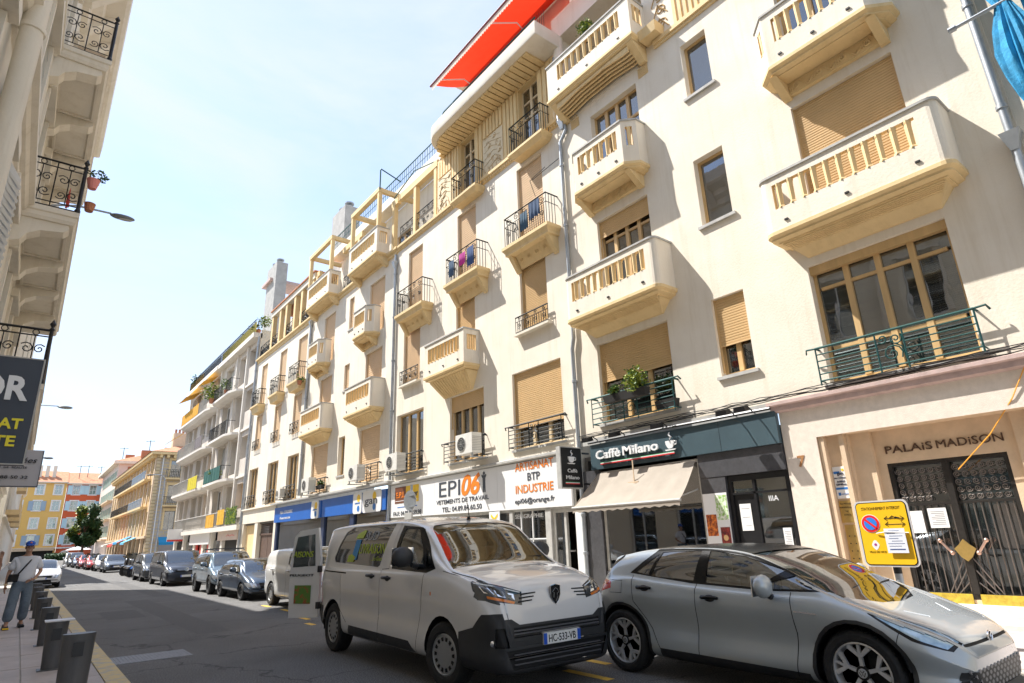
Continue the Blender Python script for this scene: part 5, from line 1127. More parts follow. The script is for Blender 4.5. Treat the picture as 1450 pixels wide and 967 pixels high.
bscreen(43.0, 64.0, 2.85, 3.85, .22, D, 'coping')
for k, (u0, u1, col) in enumerate(((42.5, 51.9, (.70, .58, .12)), (52.5, 58.5, (.40, .44, .50)), (58.6, 64.3, (.72, .42, .04)))):
    MB().fbox(FR, u0, u1, 15.8, 16.6, .30, .33).build('roof_terrace_screen', mat('terrace_screen_%d' % k, col, .7, var=.25, vs=2), D)
bscreen(42.5, 64.3, 15.8, 16.75, .36, D, 'iron')
def screen(u0, u1, z0, z1, d, col, lab):
    m_ = mat('screen_%d_%d' % (u0*10, z0*10), col, .85, var=.3, vs=6); n = max(4, int((u1-u0)/.25)); w = MB(); vs = []
    for i in range(n+1): vs += [FR.P(u0+(u1-u0)*i/n, z, d+.03*math.sin(i*2.2)) for z in (z0, z1)]
    w.add(vs, [(2*i, 2*i+2, 2*i+3, 2*i+1) for i in range(n)]); return w.build('balcony_screen', m_, None, label=lab, category='balcony screen')
screen(56.5, 63.6, 12.4, 13.35, .82, (.78, .38, .02), 'orange canvas screen on the top floor balcony of the grey block')
screen(53.6, 57.0, 6.0, 7.0, .82, (.75, .62, .03), 'yellow canvas screen on the second balcony row of the grey block')
screen(46.5, 51.2, 6.05, 7.0, .78, (.02, .12, .10), 'dark green canvas screen on the balcony of the grey block')
screen(48.9, 51.3, 2.9, 3.8, .28, (.78, .42, .04), 'orange yellow cloth tied to the lowest grey balcony rail')
screen(46.0, 48.0, 3.0, 4.0, .30, (.80, .45, .03), 'bright yellow sheet hung over the lowest grey balcony rail')
screen(53.7, 56.0, 9.3, 10.2, .82, (.22, .19, .19), 'dark grey canvas screen on the third balcony row of the grey block')
w = MB(); rnd = random.Random(9)
for i in range(500):
    p = FR.P(rnd.uniform(42.9, 45.4), rnd.uniform(2.9, 3.95), .28+rnd.uniform(-.03, .05)); w.add([p, p+Vector((-.02, .08, .06)), p+Vector((0, .02, .14)), p+Vector((.0, -.07, .07))], [(0, 1, 2, 3)], i % 2)
w.build('ivy_screen', [M['leaf'], M['leafy']], None, label='leafy green hedge screen on the lowest grey balcony rail', category='plant')
def dplant(u, z, d, r, n, lab, m='leaf', pot=True):
    t = thing('potted_plant', lab, 'plant', FR.P(u, z, d)); 
    if pot: MB().lathe([(r*.25, 0), (r*.35, r*.5)], FR.P(u, z, d), 'z', 10).build('pot', M['terracotta'], t)
    leaves(t, 'foliage', FR.P(u, z+r*1.2, d), r, n, r*.3, m); MB().tube([FR.P(u, z+.1, d), FR.P(u+.1, z+r*1.6, d)], .03).build('stem', M['bark'], t); return t
dplant(51.6, 12.4, .8, .75, 260, 'palm-like potted plant on the top grey balcony', 'leafy'); dplant(47.6, 12.4, .7, .5, 150, 'small potted shrub behind the curved top right balcony rail')
dplant(46.2, 15.8, -.2, .55, 140, 'tall straggly shrub on the grey block roof terrace', 'leafdark'); dplant(42.8, 15.8, .1, .6, 90, 'thin young tree at the near end of the roof terrace', 'leafdark'); dplant(62.5, 16.0, 0, .8, 160, 'grey-green shrub at the far end of the roof terrace', 'leafdark'); dplant(50.5, 15.8, -.1, .6, 160, 'bushy plant in the middle of the roof terrace', 'leafdark')
dplant(41.6, 15.9, .0, .5, 200, 'yellow-green bush overhanging the tiled edge', 'leafy', pot=False); dplant(49.5, 6.1, .5, .5, 160, 'pale feathery plant above the dark green screen', 'leafy')
w = MB(); w.add([(10.9, 53.5, 15.2), (10.9, 56.0, 15.2), (9.8, 56.0, 14.6), (9.8, 53.5, 14.6)], [(0, 1, 2, 3)]); w.build('awning', mat('orange_canvas', (.80, .42, .03), .85), None, label='small orange awning under the eave of the grey block', category='awning')
w = MB(); w.add([(10.9, 59.5, 15.1), (10.9, 63.0, 15.1), (9.6, 63.0, 14.4), (9.6, 59.5, 14.4)], [(0, 1, 2, 3)]); w.build('awning', mat('orange_canvas', (.80, .42, .03), .85), None, label='yellow awning over the far top balcony of the grey block', category='awning')
w = MB(); w.add([(10.9, 64.4, 12.2), (10.9, 67.0, 12.2), (9.4, 67.0, 11.0), (9.4, 64.4, 11.0)], [(0, 1, 2, 3)]); w.build('awning', mat('orange_canvas', (.80, .42, .03), .85), None, label='orange yellow awning sticking out past the far corner of the grey block', category='awning')
# ground floor
w = MB()
for a, b in ((42.4, 43.2), (47.0, 47.5), (50.3, 50.9), (52.6, 53.2), (55.6, 56.2), (60, 60.6), (63.9, 64.5)): MB().fbox(FR, a, b, 0, 2.55, -.3, .0).build('pier', M['lgrey'], D)
w.fbox(FR, 42.4, 64.5, .0, .3, -.32, -.05); w.build('plinth', M['lgrey'], D)
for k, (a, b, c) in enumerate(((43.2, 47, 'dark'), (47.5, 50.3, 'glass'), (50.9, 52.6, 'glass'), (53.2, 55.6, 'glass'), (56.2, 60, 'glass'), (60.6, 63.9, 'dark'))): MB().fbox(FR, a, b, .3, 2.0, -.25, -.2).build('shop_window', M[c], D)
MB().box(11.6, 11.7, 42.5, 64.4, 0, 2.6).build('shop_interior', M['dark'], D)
redp = mat('red_frame', (.60, .05, .04), .5)
for a in (51.0, 53.4, 55.0): MB().fbox(FR, a, a+.5, .3, 2.3, -.15, -.05).build('red_door_frame', redp, D)
t = thing('shop_sign', 'pale salmon sign board over the near shop of the grey block', 'sign', FR.P(45, 2.3, .1)); MB().fbox(FR, 42.9, 48.0, 1.95, 2.55, .02, .1).build('panel', mat('salmon', (.62, .50, .42), .6, var=.1), t); MB().tube([FT.P(-45.6, 2.2, .105), FT.P(-45.2, 2.3, .105), FT.P(-44.8, 2.2, .105), FT.P(-44.2, 2.27, .105), FT.P(-43.6, 2.22, .105)], .02, 4).build('red_scroll_line', rd_, t)
t = thing('shop_sign', 'blank white sign board in the middle of the grey block', 'sign', FR.P(53, 2.2, .1)); MB().fbox(FR, 50.6, 57.2, 1.75, 2.55, .02, .1).build('panel', lw, t)
t = thing('shop_sign', 'small white blade sign with a red stripe at the far end of the grey block', 'sign', (10, 60, 2.5)); MB().box(9.7, 10.9, 60, 60.1, 2.1, 3.1).build('panel', lw, t); MB().box(9.7, 10.9, 59.98, 60, 2.1, 2.25).build('red_stripe', redp, t)
# ================================================================ FAR BUILDINGS, right
E_ = thing('stone_building', 'yellow rusticated stone building with long iron balconies on the far corner', 'building', (12.5, 92, 0))
FE_ = Fr((12.5, 0, 0), (0, 1, 0), (-1, 0, 0)); FS_ = Fr((0, 92, 0), (1, 0, 0), (0, -1, 0))
sto = brickmat('rusticated_stone', (.62, .47, .26), (.56, .45, .30), (.34, .24, .13), 1.1, .42, 'yz', .8, .04); sto2 = brickmat('rusticated_grey_stone', (.50, .42, .33), (.44, .38, .31), (.62, .47, .24), .75, .42, 'xz', .8, .05)
hs = []
for k in range(13):
    for z0, z1 in ((4.1, 6.2), (7.5, 9.6), (11.1, 12.8)): hs.append((93.4+k*3.45, 94.7+k*3.45, z0, z1))
w = MB(); w.wall(FE_, 92, 138, 3.2, 13.4, hs, .35); wl = w.build('wall', mat('ochre_stone', (.66, .45, .21), .85, var=.2, vs=1, bump=.4, bs=8), E_)
for h in hs: window(FE_, E_, *h, 2, None, .3, 'white', back=None, dbl=False)
for z0, z1 in ((4.1, 12.0),):
    pass
w = MB()
for k in range(14): MB().fbox(FE_, 92.2+k*3.45, 93.0+k*3.45, 3.2, 13.0, 0, .12).build('pilaster', M['tan'], E_)
hs2 = [(14.2, 15.4, 3.9, 6.2), (14.2, 15.4, 7.3, 9.5), (14.2, 15.4, 10.7, 12.7), (18.2, 19.4, 3.9, 6.2), (18.2, 19.4, 7.3, 9.5), (18.2, 19.4, 10.7, 12.7)]
w = MB(); w.wall(FS_, 12.5, 24, 0, 13.4, hs2+[(14, 16.5, .2, 2.6)], .35); w.build('side_wall', sto2, E_)
MB().box(12.48, 12.9, 91.88, 92.6, 0, 13.4).build('quoin_pier', sto, E_)
for h in hs2: window(FS_, E_, *h, 2, None, .3, 'coping', back=None, dbl=False); MB().fbox(FS_, h[0]-.25, h[1]+.25, h[3]+.02, h[3]+.35, 0, .15).fbox(FS_, h[0]-.25, h[0]-.02, h[2], h[3], 0, .08).fbox(FS_, h[1]+.02, h[1]+.25, h[2], h[3], 0, .08).build('window_surround', M['trim'], E_)
w = MB(); w.box(11.7, 24.2, 91.2, 138.2, 13.4, 13.75)
for k in range(60): w.box(11.85, 12.48, 92.3+k*.76, 92.6+k*.76, 13.0, 13.4)
for k in range(14): w.box(12.7+k*.8, 13.0+k*.8, 91.35, 91.98, 13.0, 13.4)
w.build('bracketed_cornice', M['trim'], E_)
MB().add([(11.6, 91.1, 13.76), (24.3, 91.1, 13.76), (24.3, 138, 13.76), (11.6, 138, 13.76), (16, 96, 15.4), (20, 96, 15.4), (20, 136, 15.4), (16, 136, 15.4)], [(0, 1, 5, 4), (1, 2, 6, 5), (2, 3, 7, 6), (3, 0, 4, 7), (4, 5, 6, 7)]).build('roof', M['rooftile'], E_)
MB().box(14.5, 16.5, 95, 96.5, 13.8, 16.9).build('chimney', M['tan'], E_)
w = MB()
for k in range(4): w.lathe([(.15, 0), (.15, .6)], (14.8+k*.45, 95.7, 16.9), 'z', 8)
w.build('chimney_pot', M['terracotta'], E_)
for z, a, b, m_ in ((6.95, 95, 107.8, 'teal'), (6.95, 108.2, 130, 'iron'), (10.55, 95, 107.8, 'teal'), (10.55, 108.2, 130, 'iron')):
    MB().fbox(FE_, a, b, z-.25, z, 0, .8).build('balcony_slab', M['trim'], E_); w = MB()
    bm_ = mat('blue_grey_screen', (.22, .32, .44), .6) if m_ == 'teal' else M['iron']
    for d in (.78,):
        n = int((b-a)/.35)
        for i in range(n+1): w.fbox(FE_, a+(b-a)*i/n-.06, a+(b-a)*i/n+.06, z, z+1.0, d-.02, d)
        w.fbox(FE_, a, b, z+1.0, z+1.07, d-.04, d+.02)
    w.build('balcony_railing', bm_, E_)
for z in (6.95, 10.4): 
    MB().fbox(FS_, 13.6, 16, z-.2, z, 0, .8).build('balcony_slab', M['trim'], E_); w = MB()
    for i in range(12): w.fbox(FS_, 13.6+i*.2, 13.64+i*.2, z, z+1, .76, .79)
    w.fbox(FS_, 13.6, 16, z+1, z+1.05, .74, .8); w.build('balcony_railing', M['iron'], E_)
w = MB()
for k in range(12): MB().fbox(FE_, 92.2+k*3.9, 93.0+k*3.9, 0, 2.9, -.3, .02).build('pier', M['tan'], E_)
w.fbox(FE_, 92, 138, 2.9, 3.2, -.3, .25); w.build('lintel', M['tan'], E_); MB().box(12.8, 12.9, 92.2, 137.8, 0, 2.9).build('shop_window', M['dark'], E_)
def farawn(y0, y1, x0, x1, z0, z1, col, lab, nm='awning', cat='awning'):
    w = MB(); w.add([(x1, y0, z1), (x1, y1, z1), (x0, y1, z0), (x0, y0, z0), (x0, y0, z0-.25), (x0, y1, z0-.25)], [(0, 1, 2, 3), (3, 2, 5, 4)]); return w.build(nm, mat('aw_%d' % (y0*10), col, .85), None, label=lab, category=cat)
farawn(104, 109, 10.6, 12.4, 2.6, 3.4, (.02, .26, .55), 'bright blue awning on the street side of the stone building'); farawn(99, 103, 10.9, 12.4, 2.5, 3.2, (.10, .40, .62), 'pale blue awning nearer the corner of the stone building')
farawn(112, 118, 10.8, 12.4, 2.3, 3.1, (.60, .04, .03), 'red awning farther along the stone building'); farawn(119, 123, 10.4, 12.4, 2.4, 2.9, (.75, .74, .70), 'white awning beyond the red one on the stone building')
w = MB(); w.add([(13.8, 91.98, 3.0), (16.8, 91.98, 3.0), (16.8, 90.8, 2.3), (13.8, 90.8, 2.3), (13.8, 90.8, 2.0), (16.8, 90.8, 2.0)], [(0, 1, 2, 3), (3, 2, 5, 4)]); w.build('awning', mat('blue_canvas', (.02, .26, .50), .85), None, label='blue awning over the shop on the side wall of the stone building', category='awning')
F_ = thing('apartment_building', 'tall pale building with green shutters beyond the stone one', 'building', (12.5, 138.2, 0))
hs = [(140+k*3.6, 141.4+k*3.6, z, z+2) for k in range(7) for z in (4, 7.4, 10.8, 14.2)]
w = MB(); w.wall(FE_, 138.2, 168, 0, 17.3, hs, .3); w.quad((12.5, 138.2, 0), (12.5, 138.2, 17.3), (26, 138.2, 17.3), (26, 138.2, 0)); w.build('wall', mat('pale_pink_render', (.72, .60, .52), .9, var=.12, vs=.5), F_)
gsh = mat('green_shutter', (.36, .48, .40), .7)
for h in hs:
    window(FE_, F_, *h, 2, None, .25, 'white', back=None, dbl=False)
    MB().fbox(FE_, h[0]-.7, h[0]-.03, h[2], h[3], .01, .06).build('shutter', gsh, F_); MB().fbox(FE_, h[1]+.03, h[1]+.7, h[2], h[3], .01, .06).build('shutter', gsh, F_)
for z in (3.6, 7.2, 10.6): MB().fbox(FE_, 139, 160, z-.25, z, 0, .9).build('balcony_slab', M['tan'], F_)
w = MB(); w.box(11.6, 27, 137.4, 169, 17.3, 17.8).build('cornice', M['plaster2'], F_); MB().add([(11.6, 137.4, 17.81), (27, 137.4, 17.81), (27, 169, 17.81), (11.6, 169, 17.81), (18, 142, 20), (18, 166, 20)], [(0, 1, 4), (1, 2, 5, 4), (2, 3, 5), (3, 0, 4, 5)]).build('roof', M['rooftile'], F_)
for i, (x, y, z) in enumerate(((16, 139, 18.2), (20, 139.5, 19.0), (14.5, 150, 18.6))): MB().box(x, x+1.6, y, y+1, z-1, z+2).build('chimney', M['terracotta'], F_)
for i in range(3): MB().box(14+i*2.6, 15+i*2.6, 138.1, 138.2, 15.2-.5*i+.9, 16.2-.5*i+.6).build('red_vent', M['terracotta'], F_)
# end of the street
def endb(name, lab, x0, x1, zt, col, cols, sh, y=170, band=None):
    t = thing(name, lab, 'building', (x0, y, 0)); F = Fr((0, y, 0), (1, 0, 0), (0, -1, 0)); hs = []
    for cx in cols:
        for z in (13.9, 10.45, 6.75, 3.3): hs.append((cx-.62, cx+.62, z-.1, z+1.9))
    w = MB(); w.wall(F, x0, x1, 0, zt, hs, .2); w.build('wall', mat(name+'_render', col, .9, var=.08, vs=.4), t)
    for h in hs:
        wo = window(F, t, *h, 2, h[2]+1.0, .18, 'white', back=None, dbl=False)
        MB().fbox(F, h[0]-.28, h[1]+.28, h[3]+.01, h[3]+.25, 0, .05).fbox(F, h[0]-.28, h[1]+.28, h[2]-.2, h[2]-.01, 0, .09).fbox(F, h[0]-.28, h[0]-.01, h[2], h[3], 0, .05).fbox(F, h[1]+.01, h[1]+.28, h[2], h[3], 0, .05).build('window_surround', M['white'], t)
        if sh:
            for a in (h[0]-.95, h[1]+.05):
                w = MB(); w.fbox(F, a, a+.9, h[2], h[3], .06, .11)
                w.build('shutter', mat(name+'_shutter', sh, .7), t)
    MB().box(x0-.1, x1+.1, y-.6, y+8, zt, zt+.25).build('eave', M['plaster2'], t)
    MB().add([(x0-.1, y-.7, zt+.26), (x1+.1, y-.7, zt+.26), (x1+.1, y+6, zt+3.2), (x0-.1, y+6, zt+3.2)], [(0, 1, 2, 3)]).build('roof', M['rooftile'], t)
    MB().fbox(F, x0, x1, 2.35, 2.65, 0, .18).build('string_course', M['white'], t)
    return t, F
g1, Fg = endb('orange_building', 'orange-red house with pale blue shutters at the end of the street', 6.25, 13.0, 16.0, (.66, .13, .05), (8.0, 11.1), (.48, .68, .78))
pts = [Fg.P(7.9+.95*math.cos(PI*k/10), 1.0+.95*math.sin(PI*k/10), .04) for k in range(11)]; MB().prism([Fg.P(8.85, -.5, .04)]+pts+[Fg.P(6.95, -.5, .04)], (0, -.06, 0)).build('arch_surround', M['white'], g1)
pts = [Fg.P(7.9+.75*math.cos(PI*k/10), 1.0+.75*math.sin(PI*k/10), .1) for k in range(11)]; MB().prism([Fg.P(8.65, -.5, .1)]+pts+[Fg.P(7.15, -.5, .1)], (0, -.03, 0)).build('arch_window', M['glass'], g1)
g2, Fg2 = endb('yellow_building', 'yellow house with grey-blue windows at the end of the street', -8, 6.2, 16.2, (.80, .50, .15), (-5.2, -1.8, 1.5, 4.75), None)
for cx, z in ((1.5, 10.45), (1.5, 3.3)):
    for a in (cx-1.55, cx+.65): MB().fbox(Fg2, a, a+.9, z-.1, z+1.9, .06, .11).build('shutter', mat('blue_grey_shutter', (.32, .42, .52), .7), g2)
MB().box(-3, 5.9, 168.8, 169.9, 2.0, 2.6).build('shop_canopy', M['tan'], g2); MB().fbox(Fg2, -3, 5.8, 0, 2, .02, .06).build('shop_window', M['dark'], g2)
w = MB()
for k in range(5): w.box(-2+k*1.3, -1.3+k*1.3, 172, 173, 17.5, 20.2)
w.build('chimney', M['plaster2'], g2)
# distant antennas
for i, (x, y, z) in enumerate(((8.2, 172, 18.4), (9.8, 173, 18.6), (12.2, 172, 18.4), (14.0, 150, 20), (17.5, 141, 20.5))):
    w = MB(); w.tube([(x, y, z-1), (x, y, z+2)], .06, 4); w.tube([(x-.8, y, z+1.7), (x+.8, y, z+1.9)], .04, 4)
    for k in range(4): w.tube([(x-.6+k*.4, y-.3, z+1.75), (x-.6+k*.4, y+.3, z+1.85)], .03, 4)
    w.build('roof_antenna', M['black'], None, label=('aerial on the orange roof, left', 'aerial on the orange roof, middle', 'aerial on the right end of the orange roof', 'aerial on the tall pale building with green shutters', 'aerial by the chimneys above the stone building')[i]+' against the sky', category='antenna')
# tree at the end of the street
def tree(c, h, r, lab, n=11000):
    t = thing('street_tree', lab, 'tree', c); x, y, z = c
    w = MB(); w.tube([(x, y, z), (x+.1, y, z+h*.25), (x-.05, y, z+h*.45), (x, y, z+h*.75)], [.24, .18, .14, .05], 8)
    for a in range(6): ca, sa = math.cos(a*1.1), math.sin(a*1.1); w.tube([(x, y, z+h*(.3+.04*a)), (x+ca*r*.4, y+sa*r*.4, z+h*(.45+.05*a)), (x+ca*r*.75, y+sa*r*.75, z+h*(.55+.05*a))], [.1, .06, .02], 5)
    w.build('trunk', M['bark'], t)
    w = MB(); rnd = random.Random(4); L = []
    for k in range(26): th, ph = rnd.uniform(0, 6.28), rnd.uniform(-1, 1); rr = rnd.uniform(.35, .95); L.append((Vector((math.cos(th)*rr*r*(1-ph*ph*.4), math.sin(th)*rr*r, h*.62+ph*h*.34)), r*rnd.uniform(.28, .45)))
    for i in range(n):
        cc, rr = L[i % 26]; v = Vector((rnd.gauss(0, 1), rnd.gauss(0, 1), rnd.gauss(0, 1))).normalized()*rr*rnd.random()**.35; p = Vector(c)+cc+v
        a = Vector((rnd.gauss(0, 1), rnd.gauss(0, 1), rnd.gauss(0, .6))).normalized(); b = a.orthogonal(); s_ = .34*rnd.uniform(.6, 1.3); w.add([p, p+a*s_*.5+b*s_*.35, p+a*s_, p+a*s_*.5-b*s_*.35], [(0, 1, 2, 3)], 1 if (cc.x < -r*.2 and cc.z > h*.5 and rnd.random() < .6) else 0)
    w.build('crown', [M['leafdark'], M['leafy']], t)
tree((8.2, 128, 0), 8.9, 2.0, 'round dark green street tree in front of the orange house')
t = thing('parasol', 'white parasol in front of the orange house', 'parasol', (9.2, 150, 0)); MB().tube([(9.2, 150, 0), (9.2, 150, 2.6)], .05).build('pole', M['coping'], t); MB().lathe([(2.2, 1.9), (0, 2.7)], (9.2, 150, 0), 'z', 8).build('canopy', M['white'], t)
w = MB(); rnd = random.Random(2)
for i in range(900): p = Vector((rnd.uniform(4.4, 8), 160+rnd.uniform(-.5, .5), rnd.uniform(.1, 1.3))); a = Vector((rnd.gauss(0, 1), rnd.gauss(0, 1), rnd.gauss(0, 1))).normalized()*.3; b = a.orthogonal()*.5; w.add([p, p+a*.5+b, p+a, p+a*.5-b], [(0, 1, 2, 3)])
w.build('hedge', M['leafdark'], None, label='low dark hedge in front of the orange and yellow houses', category='hedge')
# ================================================================ LEFT SIDE
Lb = thing('corner_building', 'ornate cream building at the left with stacked bracketed balconies and iron rails', 'building', (-1.05, 13, 0))
hs = []
for y in (-6.2, -3.2, -.2, 2.8, 5.8, 8.8, 11.0, 13.6, 16.4, 19.2, 23, 27, 31, 35):
    for z0, z1 in ((4.9, 6.9), (8.25, 10.5), (11.7, 14.0)): hs.append((y, y+1.15, z0, z1))
    hs.append((y-.2, y+1.4, .4, 3.0))
w = MB(); w.wall(FL, -10, 38, 0, 15.9, hs, .25); w.quad((-1.05, 38, 0), (-1.05, 38, 15.9), (-12, 38, 15.9), (-12, 38, 0)); w.quad((-1.05, -10, 15.9), (-1.05, 38, 15.9), (-12, 38, 15.9), (-12, -10, 15.9))
w.build('wall', mat('left_cream_wall', (.72, .66, .54), .9, var=.12, vs=.8, bump=.25, bs=18), Lb)
gsh2 = mat('grey_louvre', (.50, .50, .47), .6)
for i, h in enumerate(hs):
    if h[0] > 20 or h[2] < 1: window(FL, Lb, *h, 2, None, .2, 'white', back=None, dbl=False); continue
    window(FL, Lb, *h, 2, None, .2, 'white', back='dark', dbl=False)
    MB().fbox(FL, h[0]-.14, h[0]-.003, h[2], h[3], 0, .05).fbox(FL, h[1]+.003, h[1]+.14, h[2], h[3], 0, .05).fbox(FL, h[0]-.2, h[1]+.2, h[3]+.02, h[3]+.2, 0, .14).build('window_surround', M['plaster2'], Lb)
    if 8 < h[0] < 9 and h[2] < 7:
        for y, dy in ((h[0]-.16, -.52), (h[1]+.16, .52)):
            w = MB(); w.hexa([(-1.0, y, h[2]), (-1.0, y+.03, h[2]), (-.88, y+dy+.03, h[2]), (-.88, y+dy, h[2]), (-1.0, y, h[3]), (-1.0, y+.03, h[3]), (-.88, y+dy+.03, h[3]), (-.88, y+dy, h[3])])
            for k in range(16): z = h[2]+.08+k*(h[3]-h[2]-.16)/16; w.hexa([(-.985, y+dy*.1, z), (-.985, y+dy*.1+.01, z), (-.86, y+dy*.9+.01, z), (-.86, y+dy*.9, z), (-.975, y+dy*.1, z+.05), (-.975, y+dy*.1+.01, z+.05), (-.85, y+dy*.9+.01, z+.05), (-.85, y+dy*.9, z+.05)])
            w.build('louvred_shutter', gsh2, Lb)
pl = lambda a, b: [(a, 0), (a, .001), (b, .001), (b, 0)]
w = MB()
w.mould(FL, pl(-10, 12.95), [(0, 7.35), (.05, 7.37), (.05, 7.5), (.12, 7.53), (.16, 7.62), (.24, 7.66), (.24, 7.76), (.0, 7.82)])
w.mould(FL, pl(-10, 38), [(0, 4.1), (.06, 4.12), (.06, 4.24), (.16, 4.28), (.16, 4.36), (0, 4.4)])
w.mould(FL, pl(-10, 12.95), [(0, 10.9), (.05, 10.92), (.05, 11.1), (.12, 11.15), (.12, 11.25), (0, 11.3)])
w.build('string_course', M['plaster2'], Lb)
w = MB(); w.mould(FL, pl(-10, 25.6), [(0, 15.9), (.15, 15.95), (.2, 16.2), (.45, 16.35), (.5, 16.55), (.95, 16.7), (1.05, 16.8), (1.08, 17.3), (0, 17.4)], cap=(8,))
for k in range(30): w.hexa([FL.P(-9.5+k*1.15, 15.9, 0), FL.P(-9.2+k*1.15, 15.9, 0), FL.P(-9.2+k*1.15, 15.9, .2), FL.P(-9.5+k*1.15, 15.9, .2), FL.P(-9.5+k*1.15, 16.69, 0), FL.P(-9.2+k*1.15, 16.69, 0), FL.P(-9.2+k*1.15, 16.69, .9), FL.P(-9.5+k*1.15, 16.69, .9)])
w.build('roof_cornice', M['plaster2'], Lb); MB().box(-10, -1.04, -10, 25.6, 15.91, 17.35).build('attic_wall', M['plaster2'], Lb)
w = MB()
for k in range(7): w.fbox(FL, -9, 12.9, 8.35+k*.36, 8.358+k*.36, .001, .004)
w.build('masonry_joint', M['coping'], Lb)
def lbalc(z, y0, y1, brs, rail=True, lab=None):
    w = MB(); pl_ = [(y0, 0), (y0, .93), (y1, .93), (y1, 0)]
    w.mould(FL, pl_, [(-.06, z-.26), (-.03, z-.2), (-.03, z-.12), (0, z-.1), (0, z)], cap=(0, 4)); po = w.build('balcony_slab', M['plaster2'], Lb, label=lab)
    for b in brs:
        pr = [(0, z-.262), (.80, z-.262), (.82, z-.34), (.74, z-.42), (.60, z-.44), (.40, z-.47), (.22, z-.58), (.14, z-.72), (0, z-.78)]
        MB().prism([FL.P(b, zz_, d) for d, zz_ in pr], (0, .30, 0)).build('bracket', M['plaster2'], po)
    for a, b in zip(brs, brs[1:]): MB().wall(Fr(FL.P(0, 0, 0), (0, 1, 0), (1, 0, 0)), 0, .001, 0, .001)
    w = MB()
    for a, b in zip(brs, brs[1:]):                       # coffer mouldings between brackets, on the underside
        y_0, y_1 = a+.38, b-.08
        for q in ((y_0, y_0+.05, .08, .80), (y_1-.05, y_1, .08, .80), (y_0+.05, y_1-.05, .75, .80), (y_0+.05, y_1-.05, .08, .13)): w.fbox(FL, q[0], q[1], z-.30, z-.262, q[2], q[3])
    w.build('coffer_moulding', M['plaster2'], po)
    if rail:
        w = MB(); Z = Vector((0, 0, 1)); h = .98
        for (A_, B_) in ((FL.P(y0+.04, z, .02), FL.P(y0+.04, z, .88)), (FL.P(y0+.04, z, .88), FL.P(y1-.04, z, .88))):
            U = (B_-A_).normalized(); L = (B_-A_).length; n = max(2, round(L/.43))
            for zz_, r in ((h, .022), (h-.12, .012), (.12, .012), (.03, .014)): w.tube([A_+Z*zz_, B_+Z*zz_], r, 4)
            for i in range(n):
                c = A_+U*(L*(i+.5)/n); s_ = L/n*.23
                w.tube(spiral(c+Z*.62-U*s_*.9, U, Z, .012, .105, 1.4, 0, 12), .010, 4); w.tube(spiral(c+Z*.32+U*s_*.9, U, Z, .012, .105, 1.4, PI, 12), .010, 4)
                w.tube(spiral(c+Z*.62+U*s_*.9, U, Z, .012, .09, -1.4, PI, 12), .010, 4); w.tube(spiral(c+Z*.30-U*s_*.9, U, Z, .012, .09, -1.4, 0, 12), .010, 4)
                w.tube([c+Z*.12, c+Z*.86], .009, 4); w.tube(spiral(c+Z*.92, U, Z, .045, .05, 1, 0, 8), .008, 4)
            for i in range(n+1): w.tube([A_+U*(L*i/n), A_+U*(L*i/n)+Z*h], .011, 4)
        c = FL.P(y0+.04, z, .88); w.lathe([(.05, 0), (.05, .06), (.03, .1), (.035, .5), (.03, .98), (.045, 1.0), (.02, 1.04), (.05, 1.10), (.0, 1.2)], c, 'z', 8)
        w.build('iron_railing', M['black'], po)
    return po
lbalc(11.3, 13.0, 19.6, (13.1, 15.1, 16.95, 18.9), lab='upper bracketed balcony with curled iron rail')
lbalc(7.7, 13.0, 20.9, (13.1, 15.0, 16.9, 18.9), lab='middle bracketed balcony with flower pots')
lbalc(4.35, 13.0, 20.0, (13.1, 15.0, 16.9), lab='lowest bracketed balcony behind the dark sign')
downpipe('downpipe', 'fat cream downpipe in the top left corner', [(-.86, 7.7, 16), (-.86, 7.7, 4.4)], .115, 'plaster2', collars=((-.86, 7.7, 7.35), (-.86, 7.7, 9.4)))
t = thing('flower_pot', 'pink and terracotta flower pots on the corner of the middle left balcony', 'flower pot', (-.05, 13.3, 8.2))
MB().lathe([(.07, 0), (.11, .18), (.115, .2)], (-.02, 13.15, 8.35), 'z', 12).build('pot', mat('pink_pot', (.70, .24, .20), .6), t); MB().lathe([(.07, 0), (.10, .17)], (.0, 13.45, 8.0), 'z', 12).build('pot', M['terracotta'], t); leaves(t, 'foliage', (.04, 13.2, 8.68), .17, 70, .08, 'leafdark')
leaves(None, 'potted_plant', (-.6, 14.2, 7.95), .3, 160, .12, label='red and green plants behind the middle left iron rail', category='plant')
t = thing('storage_box', 'brown slatted wooden box on the upper left balcony', 'box', (-.5, 13.9, 11.3)); MB().box(-.75, -.25, 13.5, 14.3, 11.34, 11.75).build('box', M['tan'], t)
cloth('towel', FL, 13.4, 8.3, .70, .35, .3, (.75, .10, .08), 'small red cloth behind the middle left iron rail')
L2 = thing('apartment_building', 'lower cream building farther along the left side', 'building', (-1.05, 46, 0))
hs = [(47.5+k*3.2, 48.7+k*3.2, z, z+2.1) for k in range(30) for z in (4.3, 7.4)]
w = MB(); w.wall(FL, 46, 145, 0, 11.6, hs, .25); w.quad((-1.05, 46, 0), (-1.05, 46, 11.6), (-12, 46, 11.6), (-12, 46, 0)); w.quad((-1.05, 46, 11.6), (-1.05, 145, 11.6), (-12, 145, 11.6), (-12, 46, 11.6)); w.build('wall', M['plaster2'], L2)
for h in hs[:24]: window(FL, L2, *h, 2, None, .2, 'white', back=None, dbl=False)
w = MB(); w.mould(FL, pl(46, 145), [(0, 11.2), (.2, 11.3), (.5, 11.6), (.55, 11.9), (0, 12.0)]); w.mould(FL, pl(46, 145), [(0, 3.5), (.15, 3.6), (.15, 3.7), (0, 3.75)]); w.build('cornice', M['plaster2'], L2)
